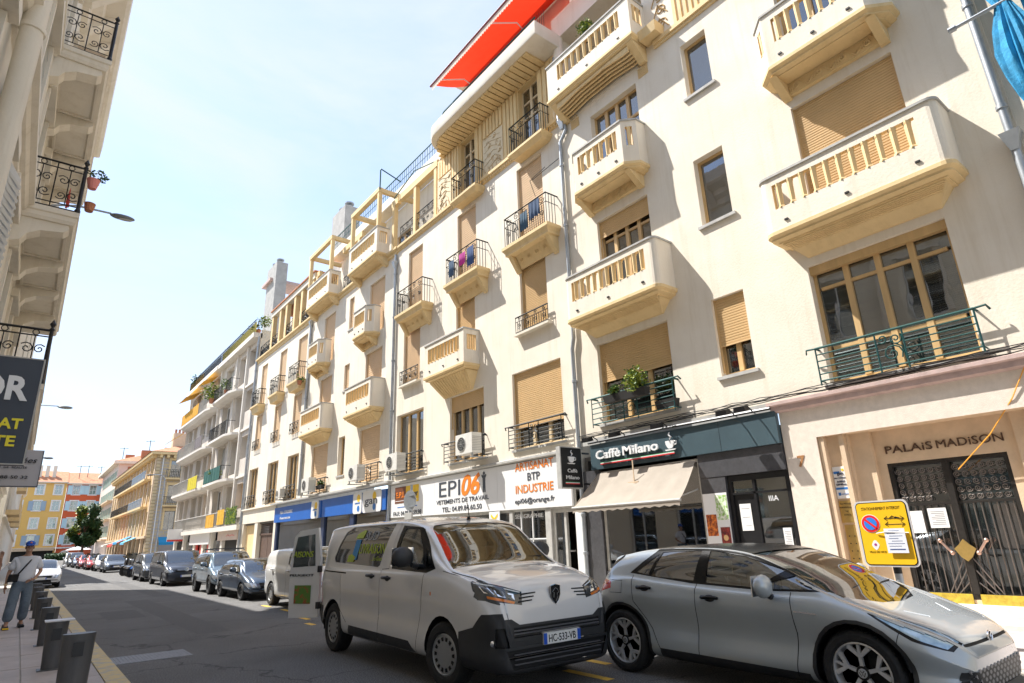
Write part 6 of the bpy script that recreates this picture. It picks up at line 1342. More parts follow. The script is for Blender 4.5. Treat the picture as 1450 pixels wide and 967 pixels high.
for y in (50, 60, 72):
    for z in (4.2, 7.3): MB().fbox(FL, y, y+4, z-.3, z, 0, .7).fbox(FL, y, y+4, z, z+.9, .62, .7).build('balcony', M['trim'], L2)
# orange and green bits up the street
w = MB(); w.fbox(FL, 34.0, 35.0, 6.4, 7.4, .05, .6); w.build('awning', mat('orange_aw', (.80, .35, .04), .85), None, label='orange awning beyond the lowest left balcony', category='awning')
t = thing('shop_sign', 'green cross sign far along the left side', 'sign', (-.5, 48, 7)); MB().box(-.95, -.45, 48, 48.15, 6.6, 7.1).build('panel', mat('green_sign', (.02, .30, .12), .5), t)
# dark signs
sdk = mat('slate_sign', (.038, .046, .064), .4, var=.1, vs=1)
t = thing('blade_sign', 'big dark slate sign ending in OR with yellow words, left edge', 'sign', (-.6, 9, 3.1)); Fs = Fr((0, 8.96, 0), (1, 0, 0), (0, -1, 0))
MB().box(-1.0, -.115, 8.97, 9.09, 2.52, 3.78).build('box', sdk, t); MB().box(-1.04, -.95, 9.0, 9.05, 2.6, 3.7).build('bracket', M['black'], t)
w = MB(); w.box(-1.0, -.115, 8.962, 8.97, 3.765, 3.78).box(-1.0, -.115, 8.962, 8.97, 2.52, 2.535).box(-.13, -.115, 8.962, 8.97, 2.535, 3.765); w.build('edge_trim', M['coping'], t)
ylw = mat('letter_yellow', (.85, .72, .02), .4)
text('OR', Fs, -.46, 3.27, 0, .27, lw, t, bold=.035, width=.50); text('ACHAT', Fs, -.495, 2.93, 0, .115, ylw, t, bold=.03, width=.58); text('VENTE', Fs, -.52, 2.73, 0, .115, ylw, t, bold=.03, width=.56)
t = thing('blade_sign', 'pale beauty-salon sign with a phone number below the dark sign', 'sign', (-.4, 11, 2.7)); Fs = Fr((0, 10.96, 0), (1, 0, 0), (0, -1, 0))
MB().box(-.95, .06, 10.97, 11.05, 2.44, 2.95).build('box', mat('salon_grey', (.50, .47, .47), .5), t); w = MB(); w.box(-.95, .06, 10.963, 10.97, 2.44, 2.45).box(.05, .06, 10.963, 10.97, 2.45, 2.95); w.build('edge_trim', dgr, t)
text('Odyssées', Fs, -.24, 2.77, 0, .075, M['black'], t, shear=.3, width=.48, bold=.004); text('CENTRE  DE  BEAUTE', Fs, -.33, 2.69, 0, .026, M['black'], t, width=.46); text('04 93 88 50 32', Fs, -.33, 2.55, 0, .042, M['black'], t, width=.52, bold=.004)
# street lamps on wall arms
def wlamp(y, z, x1, lab, s_=1.0):
    t = thing('street_lamp', lab, 'street lamp', (-1.05, y, z), 'wall-mounted street lamps')
    MB().tube([(-1.05, y, z-.1), (-.3, y, z+.12), (x1-.55*s_, y, z+.14)], .03, 6).build('arm', M['zinc'], t, smooth=40); MB().lathe([(.09, 0), (.09, .04)], (-1.05, y, z-.1), 'x', 8).build('wall_plate', M['zinc'], t)
    w = MB(); w.ball((x1-.25*s_, y, z+.10), .34*s_, 14, 0, (1, .42, .24)); w.build('head', mat('lamp_grey', (.16, .17, .18), .45, metal=.3), t, smooth=60)
    w = MB(); w.ball((x1-.20*s_, y, z+.06), .24*s_, 12, 0, (1, .42, .22)); w.build('lens', M['coping'], t, smooth=60)
wlamp(20.5, 11.35, 1.12, 'grey street lamp on an arm beside the upper left balconies'); wlamp(43, 9.45, 1.05, 'second grey street lamp on an arm above the dark sign', 1.1); wlamp(64, 9.0, .95, 'farthest grey street lamp on an arm beyond the dark sign', 1.1)
# ================================================================ VEHICLES
from mathutils.bvhtree import BVHTree
def paint(name, col, metal=.35, rough=.32): return mat(name, col, rough, metal=metal, coat=1.0, var=.06, vs=1.5)
tyre_m = mat('tyre', (.022, .022, .023), .8, var=.3, vs=20, bump=.3, bs=60); plast = mat('black_plastic', (.03, .031, .034), .5, var=.2, vs=8, bump=.2, bs=120); gapm = mat('panel_gap', (.008, .008, .009), .7)
alu = mat('alloy', (.66, .67, .69), .3, metal=.35); chrome = mat('chrome', (.75, .76, .78), .12, metal=1.0); carglass = glassmat('car_glass', tint=(.02, .026, .024), alpha=.62, trans=(.42, .50, .46)); darkglass = glassmat('dark_car_glass', tint=(.035, .030, .028), alpha=.12, trans=(.3, .3, .3))
lampg = mat('headlamp_lens', (.35, .38, .42), .08, metal=.6, coat=1); redl = mat('tail_lamp', (.50, .012, .015), .12, coat=1); amber = mat('amber_lamp', (.75, .20, .02), .15, coat=1); seatm = mat('seat_fabric', (.035, .036, .04), .9)
plate_w = mat('plate_white', (.78, .78, .76), .35); plate_b = mat('plate_blue', (.02, .10, .55), .35)
def cr(P, t):
    """Catmull-Rom through (x, value) pairs"""
    n = len(P)
    if t <= P[0][0]: return P[0][1]
    if t >= P[-1][0]: return P[-1][1]
    for i in range(n-1):
        if P[i][0] <= t <= P[i+1][0]: break
    x0, y0 = P[i]; x1, y1 = P[i+1]; h = x1-x0; u = (t-x0)/h
    m0 = ((y1-P[i-1][1])/(x1-P[i-1][0])) if i > 0 else (y1-y0)/h
    m1 = ((P[i+2][1]-y0)/(P[i+2][0]-x0)) if i+2 < n else (y1-y0)/h
    d = (y1-y0)/h
    if m0*d <= 0: m0 = 0
    if m1*d <= 0: m1 = 0
    m0 = max(-abs(3*d), min(abs(3*d), m0)); m1 = max(-abs(3*d), min(abs(3*d), m1))
    return (2*u**3-3*u*u+1)*y0+(u**3-2*u*u+u)*h*m0+(-2*u**3+3*u*u)*y1+(u**3-u*u)*h*m1
def pip(x, y, P):
    c = False; j = len(P)-1
    for i in range(len(P)):
        if (P[i][1] > y) != (P[j][1] > y) and x < (P[j][0]-P[i][0])*(y-P[i][1])/(P[j][1]-P[i][1])+P[i][0]: c = not c
        j = i
    return c
def shell(sp, ns=56, sub=3):
    L = sp['L']; ys = [0, .012, .04, .09, .16]; ys = [y*sp.get('nose', 1) for y in ys]
    a, b = ys[-1], L-.16
    ys += [a+(b-a)*(i+1)/ns for i in range(ns)]+[L-.09, L-.04, L-.012, L]
    rings = []
    for y in ys:
        zb, zs, zt, wm, wt, wb = (cr(sp[k], y) for k in ('zb', 'zs', 'zt', 'wm', 'wt', 'wb'))
        e = min(y/(.16*sp.get('nose', 1)), (L-y)/.16, 1); e = math.sqrt(max(0, 1-(1-e)**2)); k = 1-sp.get('round', .10)*(1-e); wm *= k; wt *= k; wb *= k
        zb += .05*(1-e); h = max(zt-zs, .012); wz = wm*sp.get('tumble', .955)
        cr_ = sp.get('crown', .05)
        pts = [(0, zb), (wb*.6, zb), (wb, zb+.02), (wm*sp.get('sill', .975), zb+.13), (wm*sp.get('scoop', .972), zb+(zs-zb)*.45), (wm, zs-.20*(zs-zb)/.75), (wm*.992, zs-.07), (wz, zs),
               ((wz+wt)/2+.012, zs+h*.5), (wt, zt-min(sp.get('edge', .085), h*.35)-cr_*.5), (wt*.93, zt-min(sp.get('edge', .085)*.35, h*.15)-cr_*.35), (wt*.5, zt-cr_*.12), (0, zt)]
        P = []; n = len(pts)
        for i in range(n-1):
            p0 = pts[i-1] if i else (-pts[1][0], pts[1][1]); p3 = pts[i+2] if i+2 < n else (-pts[-2][0], pts[-2][1]); p1, p2 = pts[i], pts[i+1]
            for s_ in range(sub):
                u = s_/sub; P.append(tuple(.5*((2*p1[q])+(-p0[q]+p2[q])*u+(2*p0[q]-5*p1[q]+4*p2[q]-p3[q])*u*u+(-p0[q]+3*p1[q]-3*p2[q]+p3[q])*u**3) for q in (0, 1)))
        P.append(pts[-1]); ring = [(x, y, z) for x, z in P]+[(-x, y, z) for x, z in P[-2:0:-1]]; rings.append(ring)
    bm = bmesh.new(); R = [[bm.verts.new(p) for p in r] for r in rings]; n = len(R[0])
    for a, b in zip(R, R[1:]):
        for j in range(n): bm.faces.new((a[j], a[(j+1) % n], b[(j+1) % n], b[j]))
    half = n//2
    for ring, rev in ((R[0], False), (R[-1], True)):        # end caps as strips across
        for j in range(half):
            q = [ring[j], ring[(j+1)], ring[(n-j-1) % n], ring[(n-j) % n]]
            q2 = []; [q2.append(v) for v in q if v not in q2]
            if len(q2) >= 3:
                try: bm.faces.new(q2 if rev else q2[::-1])
                except ValueError: pass
    bmesh.ops.recalc_face_normals(bm, faces=bm.faces); return bm
def imprint(bm, lay, poly, axis, cond, gid, only=None):
    ax = {'x': (1, 2), 'y': (0, 2), 'z': (0, 1)}[axis]; x0 = min(p[0] for p in poly); x1 = max(p[0] for p in poly); y0 = min(p[1] for p in poly); y1 = max(p[1] for p in poly)
    def near(f):
        a = [v.co[ax[0]] for v in f.verts]; b = [v.co[ax[1]] for v in f.verts]
        return max(a) > x0 and min(a) < x1 and max(b) > y0 and min(b) < y1
    fs = [f for f in bm.faces if (only is None or f[lay] in only) and cond(f) and near(f)]
    m = len(poly)
    for i in range(m):
        a, b = poly[i], poly[(i+1) % m]; d = (b[0]-a[0], b[1]-a[1])
        if abs(d[0])+abs(d[1]) < 1e-6: continue
        co = [0, 0, 0]; no = [0, 0, 0]; co[ax[0]], co[ax[1]] = a; no[ax[0]], no[ax[1]] = d[1], -d[0]
        mx_, mn_ = max(a[0], b[0])+1e-4, min(a[0], b[0])-1e-4; my_, ny_ = max(a[1], b[1])+1e-4, min(a[1], b[1])-1e-4
        sel = [f for f in fs if max(v.co[ax[0]] for v in f.verts) > mn_ and min(v.co[ax[0]] for v in f.verts) < mx_ and max(v.co[ax[1]] for v in f.verts) > ny_ and min(v.co[ax[1]] for v in f.verts) < my_]
        if not sel: continue
        S_ = set(sel); E = {e for f in sel for e in f.edges}; V = {v for f in sel for v in f.verts}
        r = bmesh.ops.bisect_plane(bm, geom=list(V)+list(E)+sel, plane_co=co, plane_no=no, dist=1e-5)
        new = [g for g in r['geom'] if isinstance(g, bmesh.types.BMFace)]
        fs = list({f for f in fs if f.is_valid} | set(new))
    for f in fs:
        c = f.calc_center_median()
        if pip(c[ax[0]], c[ax[1]], poly): f[lay] = gid
def strip(P, w=.009):
    """thin polygon pieces along a polyline"""
    out_ = []
    for a, b in zip(P, P[1:]):
        l = math.hypot(b[0]-a[0], b[1]-a[1]); nx, ny = -(b[1]-a[1])/l*w/2, (b[0]-a[0])/l*w/2; ex, ey = (b[0]-a[0])/l*w/2, (b[1]-a[1])/l*w/2
        out_.append([(a[0]+nx-ex, a[1]+ny-ey), (b[0]+nx+ex, b[1]+ny+ey), (b[0]-nx+ex, b[1]-ny+ey), (a[0]-nx-ex, a[1]-ny-ey)])
    return out_
def ccw(P):
    return P if sum(a[0]*b[1]-b[0]*a[1] for a, b in zip(P, P[1:]+P[:1])) > 0 else P[::-1]
def arc(cx, cy, r, n=26, a0=0, a1=2*PI, full=True): return [(cx+r*math.cos(a0+(a1-a0)*i/n), cy+r*math.sin(a0+(a1-a0)*i/n)) for i in range(n if full else n+1)]
TYRES = {}
def wheel(kind, r, w, rim):
    """returns (tyre mesh, rim mesh, extra) in local coords, axle along x, outer side = +x"""
    key = (kind, r, w, rim)
    if key in TYRES: return TYRES[key]
    t = MB(); rr = rim
    t.lathe([(rr, -w/2+.02), (rr+.02, -w/2), (r-.03, -w/2), (r-.008, -w/2+.02), (r, -w/2+.05), (r, -.02), (r-.008, -.015), (r-.008, .015), (r, .02), (r, w/2-.05), (r-.008, w/2-.02), (r-.03, w/2), (rr+.02, w/2), (rr, w/2-.02), (rr, -w/2+.02)], (0, 0, 0), 'x', 40, 0, False)
    n = 60
    for i in range(n):
        a = 2*PI*i/n
        for s_ in (-1, 1):
            c, s2 = math.cos(a), math.sin(a); c2, s3 = math.cos(a+.03), math.sin(a+.03); x0_, x1_ = (.03*s_, (w/2-.03)*s_)
            t.hexa([(x0_, r*c, r*s2), (x1_, r*c2, r*s3), (x1_, r*math.cos(a+.075), r*math.sin(a+.075)), (x0_, r*math.cos(a+.05), r*math.sin(a+.05)), (x0_, (r+.005)*c, (r+.005)*s2), (x1_, (r+.005)*c2, (r+.005)*s3), (x1_, (r+.005)*math.cos(a+.075), (r+.005)*math.sin(a+.075)), (x0_, (r+.005)*math.cos(a+.05), (r+.005)*math.sin(a+.05))])
    o = t.build('tyre', tyre_m, smooth=35); tm = o.data; bpy.data.objects.remove(o)
    m = MB(); wi = w/2-.02
    if kind == 'star':
        m.lathe([(rr, wi), (rr-.012, wi+.006), (rr-.02, wi-.01), (rr-.03, -w/2+.03)], (0, 0, 0), 'x', 40, 1, False)
        m.lathe([(rr-.03, .0), (0, .0)], (0, 0, 0), 'x', 30, 0)
        for i in range(5):
            a = 2*PI*i/5+PI/2; R_ = Matrix.Rotation(a, 3, 'X')
            def q(y, z, x): v = R_ @ Vector((x, y, z)); return v
            def blade(p0, p1, w0, w1, x0_, x1_):
                d_ = Vector((0, p1[1]-p0[1], p1[0]-p0[0])).normalized()
                pa = [q(p0[0]+d_.y*w0, p0[1]-d_.z*w0, x0_), q(p1[0]+d_.y*w1, p1[1]-d_.z*w1, x1_), q(p1[0]-d_.y*w1, p1[1]+d_.z*w1, x1_), q(p0[0]-d_.y*w0, p0[1]+d_.z*w0, x0_)]
                m.hexa([p+R_ @ Vector((-.03, 0, 0)) for p in pa]+pa, 1)
            blade((.03, 0), (rr-.02, 0), .017, .010, wi-.018, wi-.003)
            for s_ in (-1, 1): blade((rr*.52, 0), ((rr-.02)*math.cos(.40), s_*(rr-.02)*math.sin(.40)), .012, .020, wi-.010, wi-.004)
        m.lathe([(.06, wi-.03), (.055, wi-.012), (0, wi-.010)], (0, 0, 0), 'x', 20, 0); m.lathe([(.038, wi-.010), (.036, wi-.004), (0, wi-.004)], (0, 0, 0), 'x', 20, 1)
        mats = [gapm, alu]
    elif kind == 'steel':
        m.lathe([(rr, wi), (rr-.015, wi+.008), (rr-.03, wi-.01), (rr-.05, wi+.002), (rr*.52, wi-.015), (rr*.46, wi-.01), (rr*.40, wi-.03), (0, wi-.03)], (0, 0, 0), 'x', 40, 1)
        for i in range(14):
            a = 2*PI*i/14; R_ = Matrix.Rotation(a, 3, 'X'); m.hexa([R_ @ Vector(v) for v in ((wi-.012, rr*.62, -.016), (wi-.012, rr*.82, -.024), (wi-.012, rr*.82, .024), (wi-.012, rr*.62, .016), (wi+.004, rr*.63, -.014), (wi+.004, rr*.81, -.021), (wi+.004, rr*.81, .021), (wi+.004, rr*.63, .014))], 0)
        for i in range(5): a = 2*PI*i/5; m.lathe([(.014, wi-.03), (.012, wi-.005), (0, wi-.003)], (0, .055*math.cos(a), .055*math.sin(a)), 'x', 8, 0)
        mats = [gloss_black, mat('hubcap_grey', (.36, .37, .38), .4, metal=.6)]
    else:
        m.lathe([(rr, wi), (rr-.02, wi+.004), (rr-.03, wi-.03), (0, wi-.04)], (0, 0, 0), 'x', 24, 0)
        for i in range(kind):
            a = 2*PI*i/kind; R_ = Matrix.Rotation(a, 3, 'X'); m.hexa([R_ @ Vector(v) for v in ((wi-.04, .03, -.03), (wi-.03, rr-.01, -.04), (wi-.03, rr-.01, .04), (wi-.04, .03, .03), (wi-.015, .03, -.02), (wi-.002, rr-.01, -.03), (wi-.002, rr-.01, .03), (wi-.015, .03, .02))], 1)
        m.lathe([(.05, wi-.02), (.04, wi), (0, wi)], (0, 0, 0), 'x', 12, 1); mats = [gloss_black, alu]
    o = m.build('rim', mats, smooth=35); rm = o.data; bpy.data.objects.remove(o)
    TYRES[key] = (tm, rm); return TYRES[key]
gloss_black = mat('gloss_black', (.012, .012, .013), .25, metal=.4)
def car(name, label, cat, pos, rz, sp, group=None):
    t = thing(name, label, cat, pos, group, rz, world=False); t.scale = sp.get('scale', (1, 1, 1))
    bm = shell(sp, sp.get('ns', 56), sp.get('sub', 3)); lay = bm.faces.layers.int.new('g')
    bvh = BVHTree.FromBMesh(bm)
    side = lambda f: abs(f.normal.x) > .35 and abs(f.calc_center_median().x) > .3
    front = lambda f: f.normal.y < -.25; top = lambda f: f.normal.z > .12; rear = lambda f: f.normal.y > .2
    G = {'door': 2, 'glass': 3, 'trim': 4, 'gap': 5, 'plastic': 6, 'lamp': 7, 'tail': 8, 'darkglass': 9, 'wind': 10, 'cut': 11, 'roof': 12, 'grille': 13, 'amber': 14, 'rearwind': 15, 'sidedoor2': 16}
    GN = {v: k for k, v in G.items()}
    for ax, g_, poly in sp['marks']:
        cond = {'x': side, 'y': front, 'z': top, 'Y': rear}[ax]
        for P in ([poly] if not isinstance(poly[0][0], (tuple, list)) else poly):
            imprint(bm, lay, P, ax.lower(), cond, G[g_])
            if ax in 'yYz' and min(p[0] for p in P) > 0.02: imprint(bm, lay, [(-a, b) for a, b in P], ax.lower(), cond, G[g_])
    for wy in sp['wheels']:
        if sp.get('arch'): imprint(bm, lay, [p for p in arc(wy, sp['r']+.0, sp['r']+.055+sp['arch'])], 'x', lambda f: abs(f.normal.x) > .2 and abs(f.calc_center_median().x) > .45, G['plastic'])
        imprint(bm, lay, arc(wy, sp['r']+.005, sp['r']+.055), 'x', lambda f: abs(f.calc_center_median().x) > .45*sp.get('wk', 1), G['cut'])
    bmesh.ops.delete(bm, geom=[f for f in bm.faces if f[lay] == 11], context='FACES')
    bm.normal_update(); groups = {}
    for f in bm.faces: groups.setdefault(f[lay], []).append(f)
    mats = {0: sp['paint'], 2: sp['paint'], 16: sp['paint'], 3: carglass, 4: gloss_black, 5: gapm, 6: plast, 7: sp.get('lampm', lampg), 8: redl, 9: darkglass, 10: carglass, 12: sp.get('roofm', sp['paint']), 13: gapm, 14: amber, 15: darkglass}
    nm = {0: 'body', 2: 'door', 16: 'door', 3: 'side_window', 4: 'window_trim', 5: 'panel_gap', 6: 'plastic_cladding', 7: 'headlight', 8: 'tail_light', 9: 'side_window', 10: 'windscreen', 12: 'roof', 13: 'grille', 14: 'indicator', 15: 'rear_window'}
    off = {3: -.012, 9: -.010, 10: -.008, 15: -.01, 5: -.006, 4: -.004, 13: -.02, 7: -.004, 6: .004}
    parts = {}
    for g_, fs in groups.items():
        sides = [fs]
        if g_ not in (0, 5, 12):
            todo = set(fs); sides = []
            while todo:
                st = [todo.pop()]; comp = []
                while st:
                    f = st.pop(); comp.append(f)
                    for e in f.edges:
                        for f2 in e.link_faces:
                            if f2 in todo: todo.discard(f2); st.append(f2)
                sides.append(comp)
        for ss in sides:
            if not ss: continue
            idx = {}; vs = []; ns_ = []; F_l = []
            for f in ss:
                q = []
                for v in f.verts:
                    if v not in idx: idx[v] = len(vs); vs.append(v.co+v.normal*off.get(g_, 0)); ns_.append(v.normal.copy())
                    q.append(idx[v])
                F_l.append(q)
            me = bpy.data.meshes.new(nm[g_]); me.from_pydata([tuple(v) for v in vs], [], F_l); me.materials.append(mats[g_])
            me.polygons.foreach_set('use_smooth', [True]*len(me.polygons)); me.update(); me.normals_split_custom_set_from_vertices([tuple(n) for n in ns_])
            parts.setdefault(g_, []).append(link(nm[g_], me, t))
    bm.free()
    # inner liners, floor, cabin
    W2 = max(p[1] for p in sp['wm']); zb = min(p[1] for p in sp['zb'])
    w = MB()
    for wy in sp['wheels']:
        for s_ in (-1, 1):
            pr = [(wy+(sp['r']+.06)*math.cos(a), sp['r']+(sp['r']+.06)*math.sin(a)) for a in [PI*k/14-.15 for k in range(15)]]+[(wy-(sp['r']+.06), zb), (wy+(sp['r']+.06), zb)]
            n0 = len(w.v); a_, b_ = s_*(W2-.33), s_*(W2-.035)
            for x_ in (a_,): w.add([(x_, y, z) for y, z in pr], [tuple(range(len(pr)))])
            for (y1, z1), (y2, z2) in zip(pr[:15], pr[1:15]): w.add([(a_, y1, z1), (b_, y1, z1), (b_, y2, z2), (a_, y2, z2)], [(0, 1, 2, 3)])
    w.box(-W2+.36, W2-.36, .25, sp['L']-.2, zb+.03, zb+.06)
    w.build('wheel_well', gapm, t)
    belt = cr(sp['zs'], sp['L']*.5); c0 = sp['cowl']
    w = MB(); w.box(-W2+.14, W2-.14, c0+.15, c0+.55, belt-.25, belt-.03).box(-W2+.14, W2-.14, c0+.3, sp['L']-.3, zb+.1, zb+.16)
    w.build('dashboard', seatm, t)
    for r_ in range(sp.get('rows', 2)):
        for s_ in (-1, 1):
            y = c0+1.05+r_*.85; z = belt; w = MB()
            w.hexa([(s_*.38-.22, y, zb+.2), (s_*.38+.22, y, zb+.2), (s_*.38+.22, y+.45, zb+.2), (s_*.38-.22, y+.45, zb+.2), (s_*.38-.22, y-.05, zb+.4), (s_*.38+.22, y-.05, zb+.4), (s_*.38+.22, y+.4, zb+.38), (s_*.38-.22, y+.4, zb+.38)])
            w.hexa([(s_*.38-.21, y+.32, zb+.38), (s_*.38+.21, y+.32, zb+.38), (s_*.38+.21, y+.48, zb+.38), (s_*.38-.21, y+.48, zb+.38), (s_*.38-.16, y+.48, z+.06), (s_*.38+.16, y+.48, z+.06), (s_*.38+.16, y+.58, z+.06), (s_*.38-.16, y+.58, z+.06)])
            w.ball((s_*.38, y+.56, z+.14), .12, 10, 0, (1, .45, .75)); w.build('seat', seatm, t, smooth=40)
    w = MB(); s_ = 1; w.tube([Vector((.38+.17*math.cos(a), c0+.72, belt-.02+.17*math.sin(a))) for a in [2*PI*i/20 for i in range(21)]], .016, 6); w.box(.25, .51, c0+.715, c0+.73, belt-.05, belt+.01); w.build('steering_wheel', gapm, t, smooth=40)
    # wheels
    tm, rm = wheel(sp['wheel'], sp['r'], sp.get('tw', .21), sp['rim'])
    for k, wy in enumerate(sp['wheels']):
        for s_ in (-1, 1):
            wo = link('wheel', None, t, (s_*(W2-sp.get('tw', .21)/2-.02), wy, sp['r'])); ORG[wo.name] = Vector((0, 0, 0)); wo.rotation_euler = (0, 0, (PI if s_ < 0 else 0)+(sp.get('steer', 0) if k == 0 else 0))
            a = link('tyre', tm, wo); b = link('rim', rm, wo)
    def hit(x, z, y0=-1): 
        r = bvh.ray_cast(Vector((x, y0, z)), Vector((0, 1, 0))); return r[0].y if r[0] else 0
    def hits(s_, y, z):
        r = bvh.ray_cast(Vector((s_*3, y, z)), Vector((-s_, 0, 0))); return r[0].x if r[0] else s_*W2
    # handles, mirrors, plate
    for (y, z) in sp.get('handles', ()):
        for s_ in (-1, 1):
            x = hits(s_, y, z); w = MB(); w.ball((x-s_*.002, y, z-.008), .07, 14, 1, (.10, 1.1, .55)); w.tube([(x+s_*.0, y-.105, z), (x+s_*.038, y-.07, z+.006), (x+s_*.04, y+.07, z+.006), (x, y+.105, z)], [.014, .020, .020, .014], 8)
            w.build('door_handle', [sp.get('handlem', sp['paint']), gapm], t, smooth=50)
    my, mz = sp['mirror']
    for s_ in (-1, 1):
        x = hits(s_, my, mz); w = MB(); ms = sp.get('msize', 1)
        w.ball((x+s_*(.13*ms+.05), my-.02, mz+.05*ms), .115*ms, 14, 0, (.95, .55, .78)); w.tube([(x-s_*.02, my+.03, mz-.06), (x+s_*.09, my, mz-.03)], [.035, .03], 8, 1)
        w.hexa([(x+s_*.04, my+.035, mz-.03), (x+s_*.26*ms, my+.035, mz-.03), (x+s_*.26*ms, my+.045, mz-.03), (x+s_*.04, my+.045, mz-.03), (x+s_*.05, my+.035, mz+.13*ms), (x+s_*.25*ms, my+.035, mz+.13*ms), (x+s_*.25*ms, my+.045, mz+.13*ms), (x+s_*.05, my+.045, mz+.13*ms)], 2)
        w.build('wing_mirror', [sp.get('mirrorm', sp['paint']), plast, chrome], t, smooth=50)
    if 'plate' in sp:
        x0, z0, txt = sp['plate']; y = hit(x0, z0)-.022; Fp = Fr((0, y, 0), (1, 0, 0), (0, -1, 0)); w = MB(); w.box(x0-.26, x0+.26, y, y+.03, z0-.055, z0+.055); po = w.build('number_plate', plate_w, t)
        MB().box(x0-.26, x0-.215, y-.002, y, z0-.053, z0+.053).box(x0+.215, x0+.26, y-.002, y, z0-.053, z0+.053).build('blue_band', plate_b, po)
        if txt: text(txt, Fp, x0, z0-.036, 0, .072, gloss_black, po, bold=.006, width=.38, ext=.001)
    w = MB(); yw = c0+.02
    for a in (-.45, .15):
        y1 = yw; zz_ = cr(sp['zt'], c0)+.012; w.tube([(a, y1+.03, zz_-.015), (a+.25, y1+.07, zz_+.02), (a+.52, y1+.10, zz_+.028)], .008, 4)
    w.build('wiper', gapm, t)
    return t, hit, hits
def generic(L, W, H, hood, belt, cowl, roof0, roof1, wy, r, zb=.20, kind='hatch', **k):
    """profile tables for an ordinary car"""
    h = W/2; nose = hood-.22
    zt = [(0, nose-.12), (.06, nose), (.25, hood-.10), (cowl*.6, hood-.01), (cowl, hood+.05), ((cowl+roof0)/2, (hood+.05+H)/2+.07), (roof0, H-.02), ((roof0+roof1)/2, H), (roof1, H-.05), (L-.12 if kind in ('van', 'suv') else L-.35, H-.12 if kind in ('van', 'suv') else belt+.20), (L, H-.22 if kind in ('van', 'suv') else belt-.05)]
    zs = [(0, nose-.16), (.3, hood-.16), (cowl, belt-.03), (L*.6, belt+.02), (L-.1, belt+.05), (L, belt-.06)]
    wm = [(0, h*.93), (.3, h*.985), (cowl, h), (L*.7, h), (L-.3, h*.98), (L, h*.93)]
    wt = [(0, h*.72), (cowl, h*.80), (roof0, h*.76), (roof1, h*.76), (L, h*(.78 if kind in ('van', 'suv') else .70))]
    if kind == 'van': wt = [(0, h*.74), (cowl, h*.86), (roof0, h*.86), (roof1, h*.86), (L, h*.86)]
    wb = [(0, h*.8), (L, h*.8)]; zbl = [(0, zb+.03), (.4, zb), (L-.4, zb), (L, zb+.08)]
    wy0, wy1 = wy; bt = lambda y: cr(zs, y)+.025; tp = lambda y: cr(zt, y)-.12
    m = []
    a0 = cowl+.12
    dmid = (wy0+r+.12+wy1-r-.05)/2+.05
    m += [('x', 'door', ccw([(wy0+r+.12, zb+.1), (wy0+r+.10, bt(a0)), (dmid, bt(dmid)), (dmid, zb+.1)]))]
    if kind != 'van2': m += [('x', 'sidedoor2', ccw([(dmid, zb+.1), (dmid, bt(dmid)), (wy1+.05, bt(wy1)), (wy1-r-.02, .75*r+r), (wy1-r-.15, zb+.1)]))]
    m += [('x', 'gap', strip([(wy0+r+.12, zb+.1), (wy0+r+.10, bt(a0))])), ('x', 'gap', strip([(dmid, zb+.1), (dmid, bt(dmid))])), ('x', 'gap', strip([(wy1+.05, bt(wy1)), (wy1-r-.02, .75*r+r), (wy1-r-.15, zb+.1)]))]
    e = min(roof1+.1, L-.25); wn = k.get('wingl', True)
    if wn:
        m += [('x', 'trim', ccw([(a0+.0, bt(a0)), (roof0+.06, tp(roof0)), ((roof0+roof1)/2, tp((roof0+roof1)/2)+.01), (roof1, tp(roof1)), (e+.08, bt(e)+.03)]))]
        m += [('x', 'glass', ccw([(a0+.14, bt(a0)+.03), (roof0+.14, tp(roof0)-.03), (dmid-.04, tp(dmid)-.02), (dmid-.04, bt(dmid)+.03)])), ('x', 'darkglass', ccw([(dmid+.05, bt(dmid)+.03), (dmid+.05, tp(dmid)-.02), (roof1-.05, tp(roof1)-.03), (e, bt(e)+.06)]))]
    else: m += [('x', 'glass', ccw([(a0+.14, bt(a0)+.03), (roof0+.14, tp(roof0)-.03), (dmid-.04, tp(dmid)-.02), (dmid-.04, bt(dmid)+.03)]))]
    ww = h*.74
    m += [('z', 'wind', [(-ww, cowl+.06), (ww, cowl+.06), (ww*.93, roof0), (-ww*.93, roof0)])]
    m += [('y', 'plastic', [(-h*.8, zb), (h*.8, zb), (h*.8, zb+.10), (-h*.8, zb+.10)]), ('y', 'grille', [(-h*.5, nose-.16), (h*.5, nose-.16), (h*.56, nose-.03), (-h*.56, nose-.03)]), ('y', 'grille', [(-h*.55, zb+.10), (h*.55, zb+.10), (h*.48, zb+.24), (-h*.48, zb+.24)])]
    m += [('y', 'lamp', [(h*.60, nose-.17), (h*.95, nose-.15), (h*.95, nose+.0), (h*.66, nose-.03)]), ('x', 'lamp', ccw([(0, nose-.16), (.30, nose-.10), (.42, nose+.0), (.05, nose-.01)]))]
    m += [('x', 'tail', ccw([(L-.22, belt-.14), (L, belt-.18), (L, belt+.04), (L-.20, belt+.03)]))]
    d = dict(L=L, zt=zt, zs=zs, wm=wm, wt=wt, wb=wb, zb=zbl, wheels=wy, r=r, rim=r*.62, wheel=5, cowl=cowl, marks=m, ns=36, sub=2, plate=(0, zb+.30, None), handles=((dmid-.2, belt-.10), (wy1-.15, belt-.08)), mirror=(a0+.22, belt+.05), crown=.05); d.update(k); return d
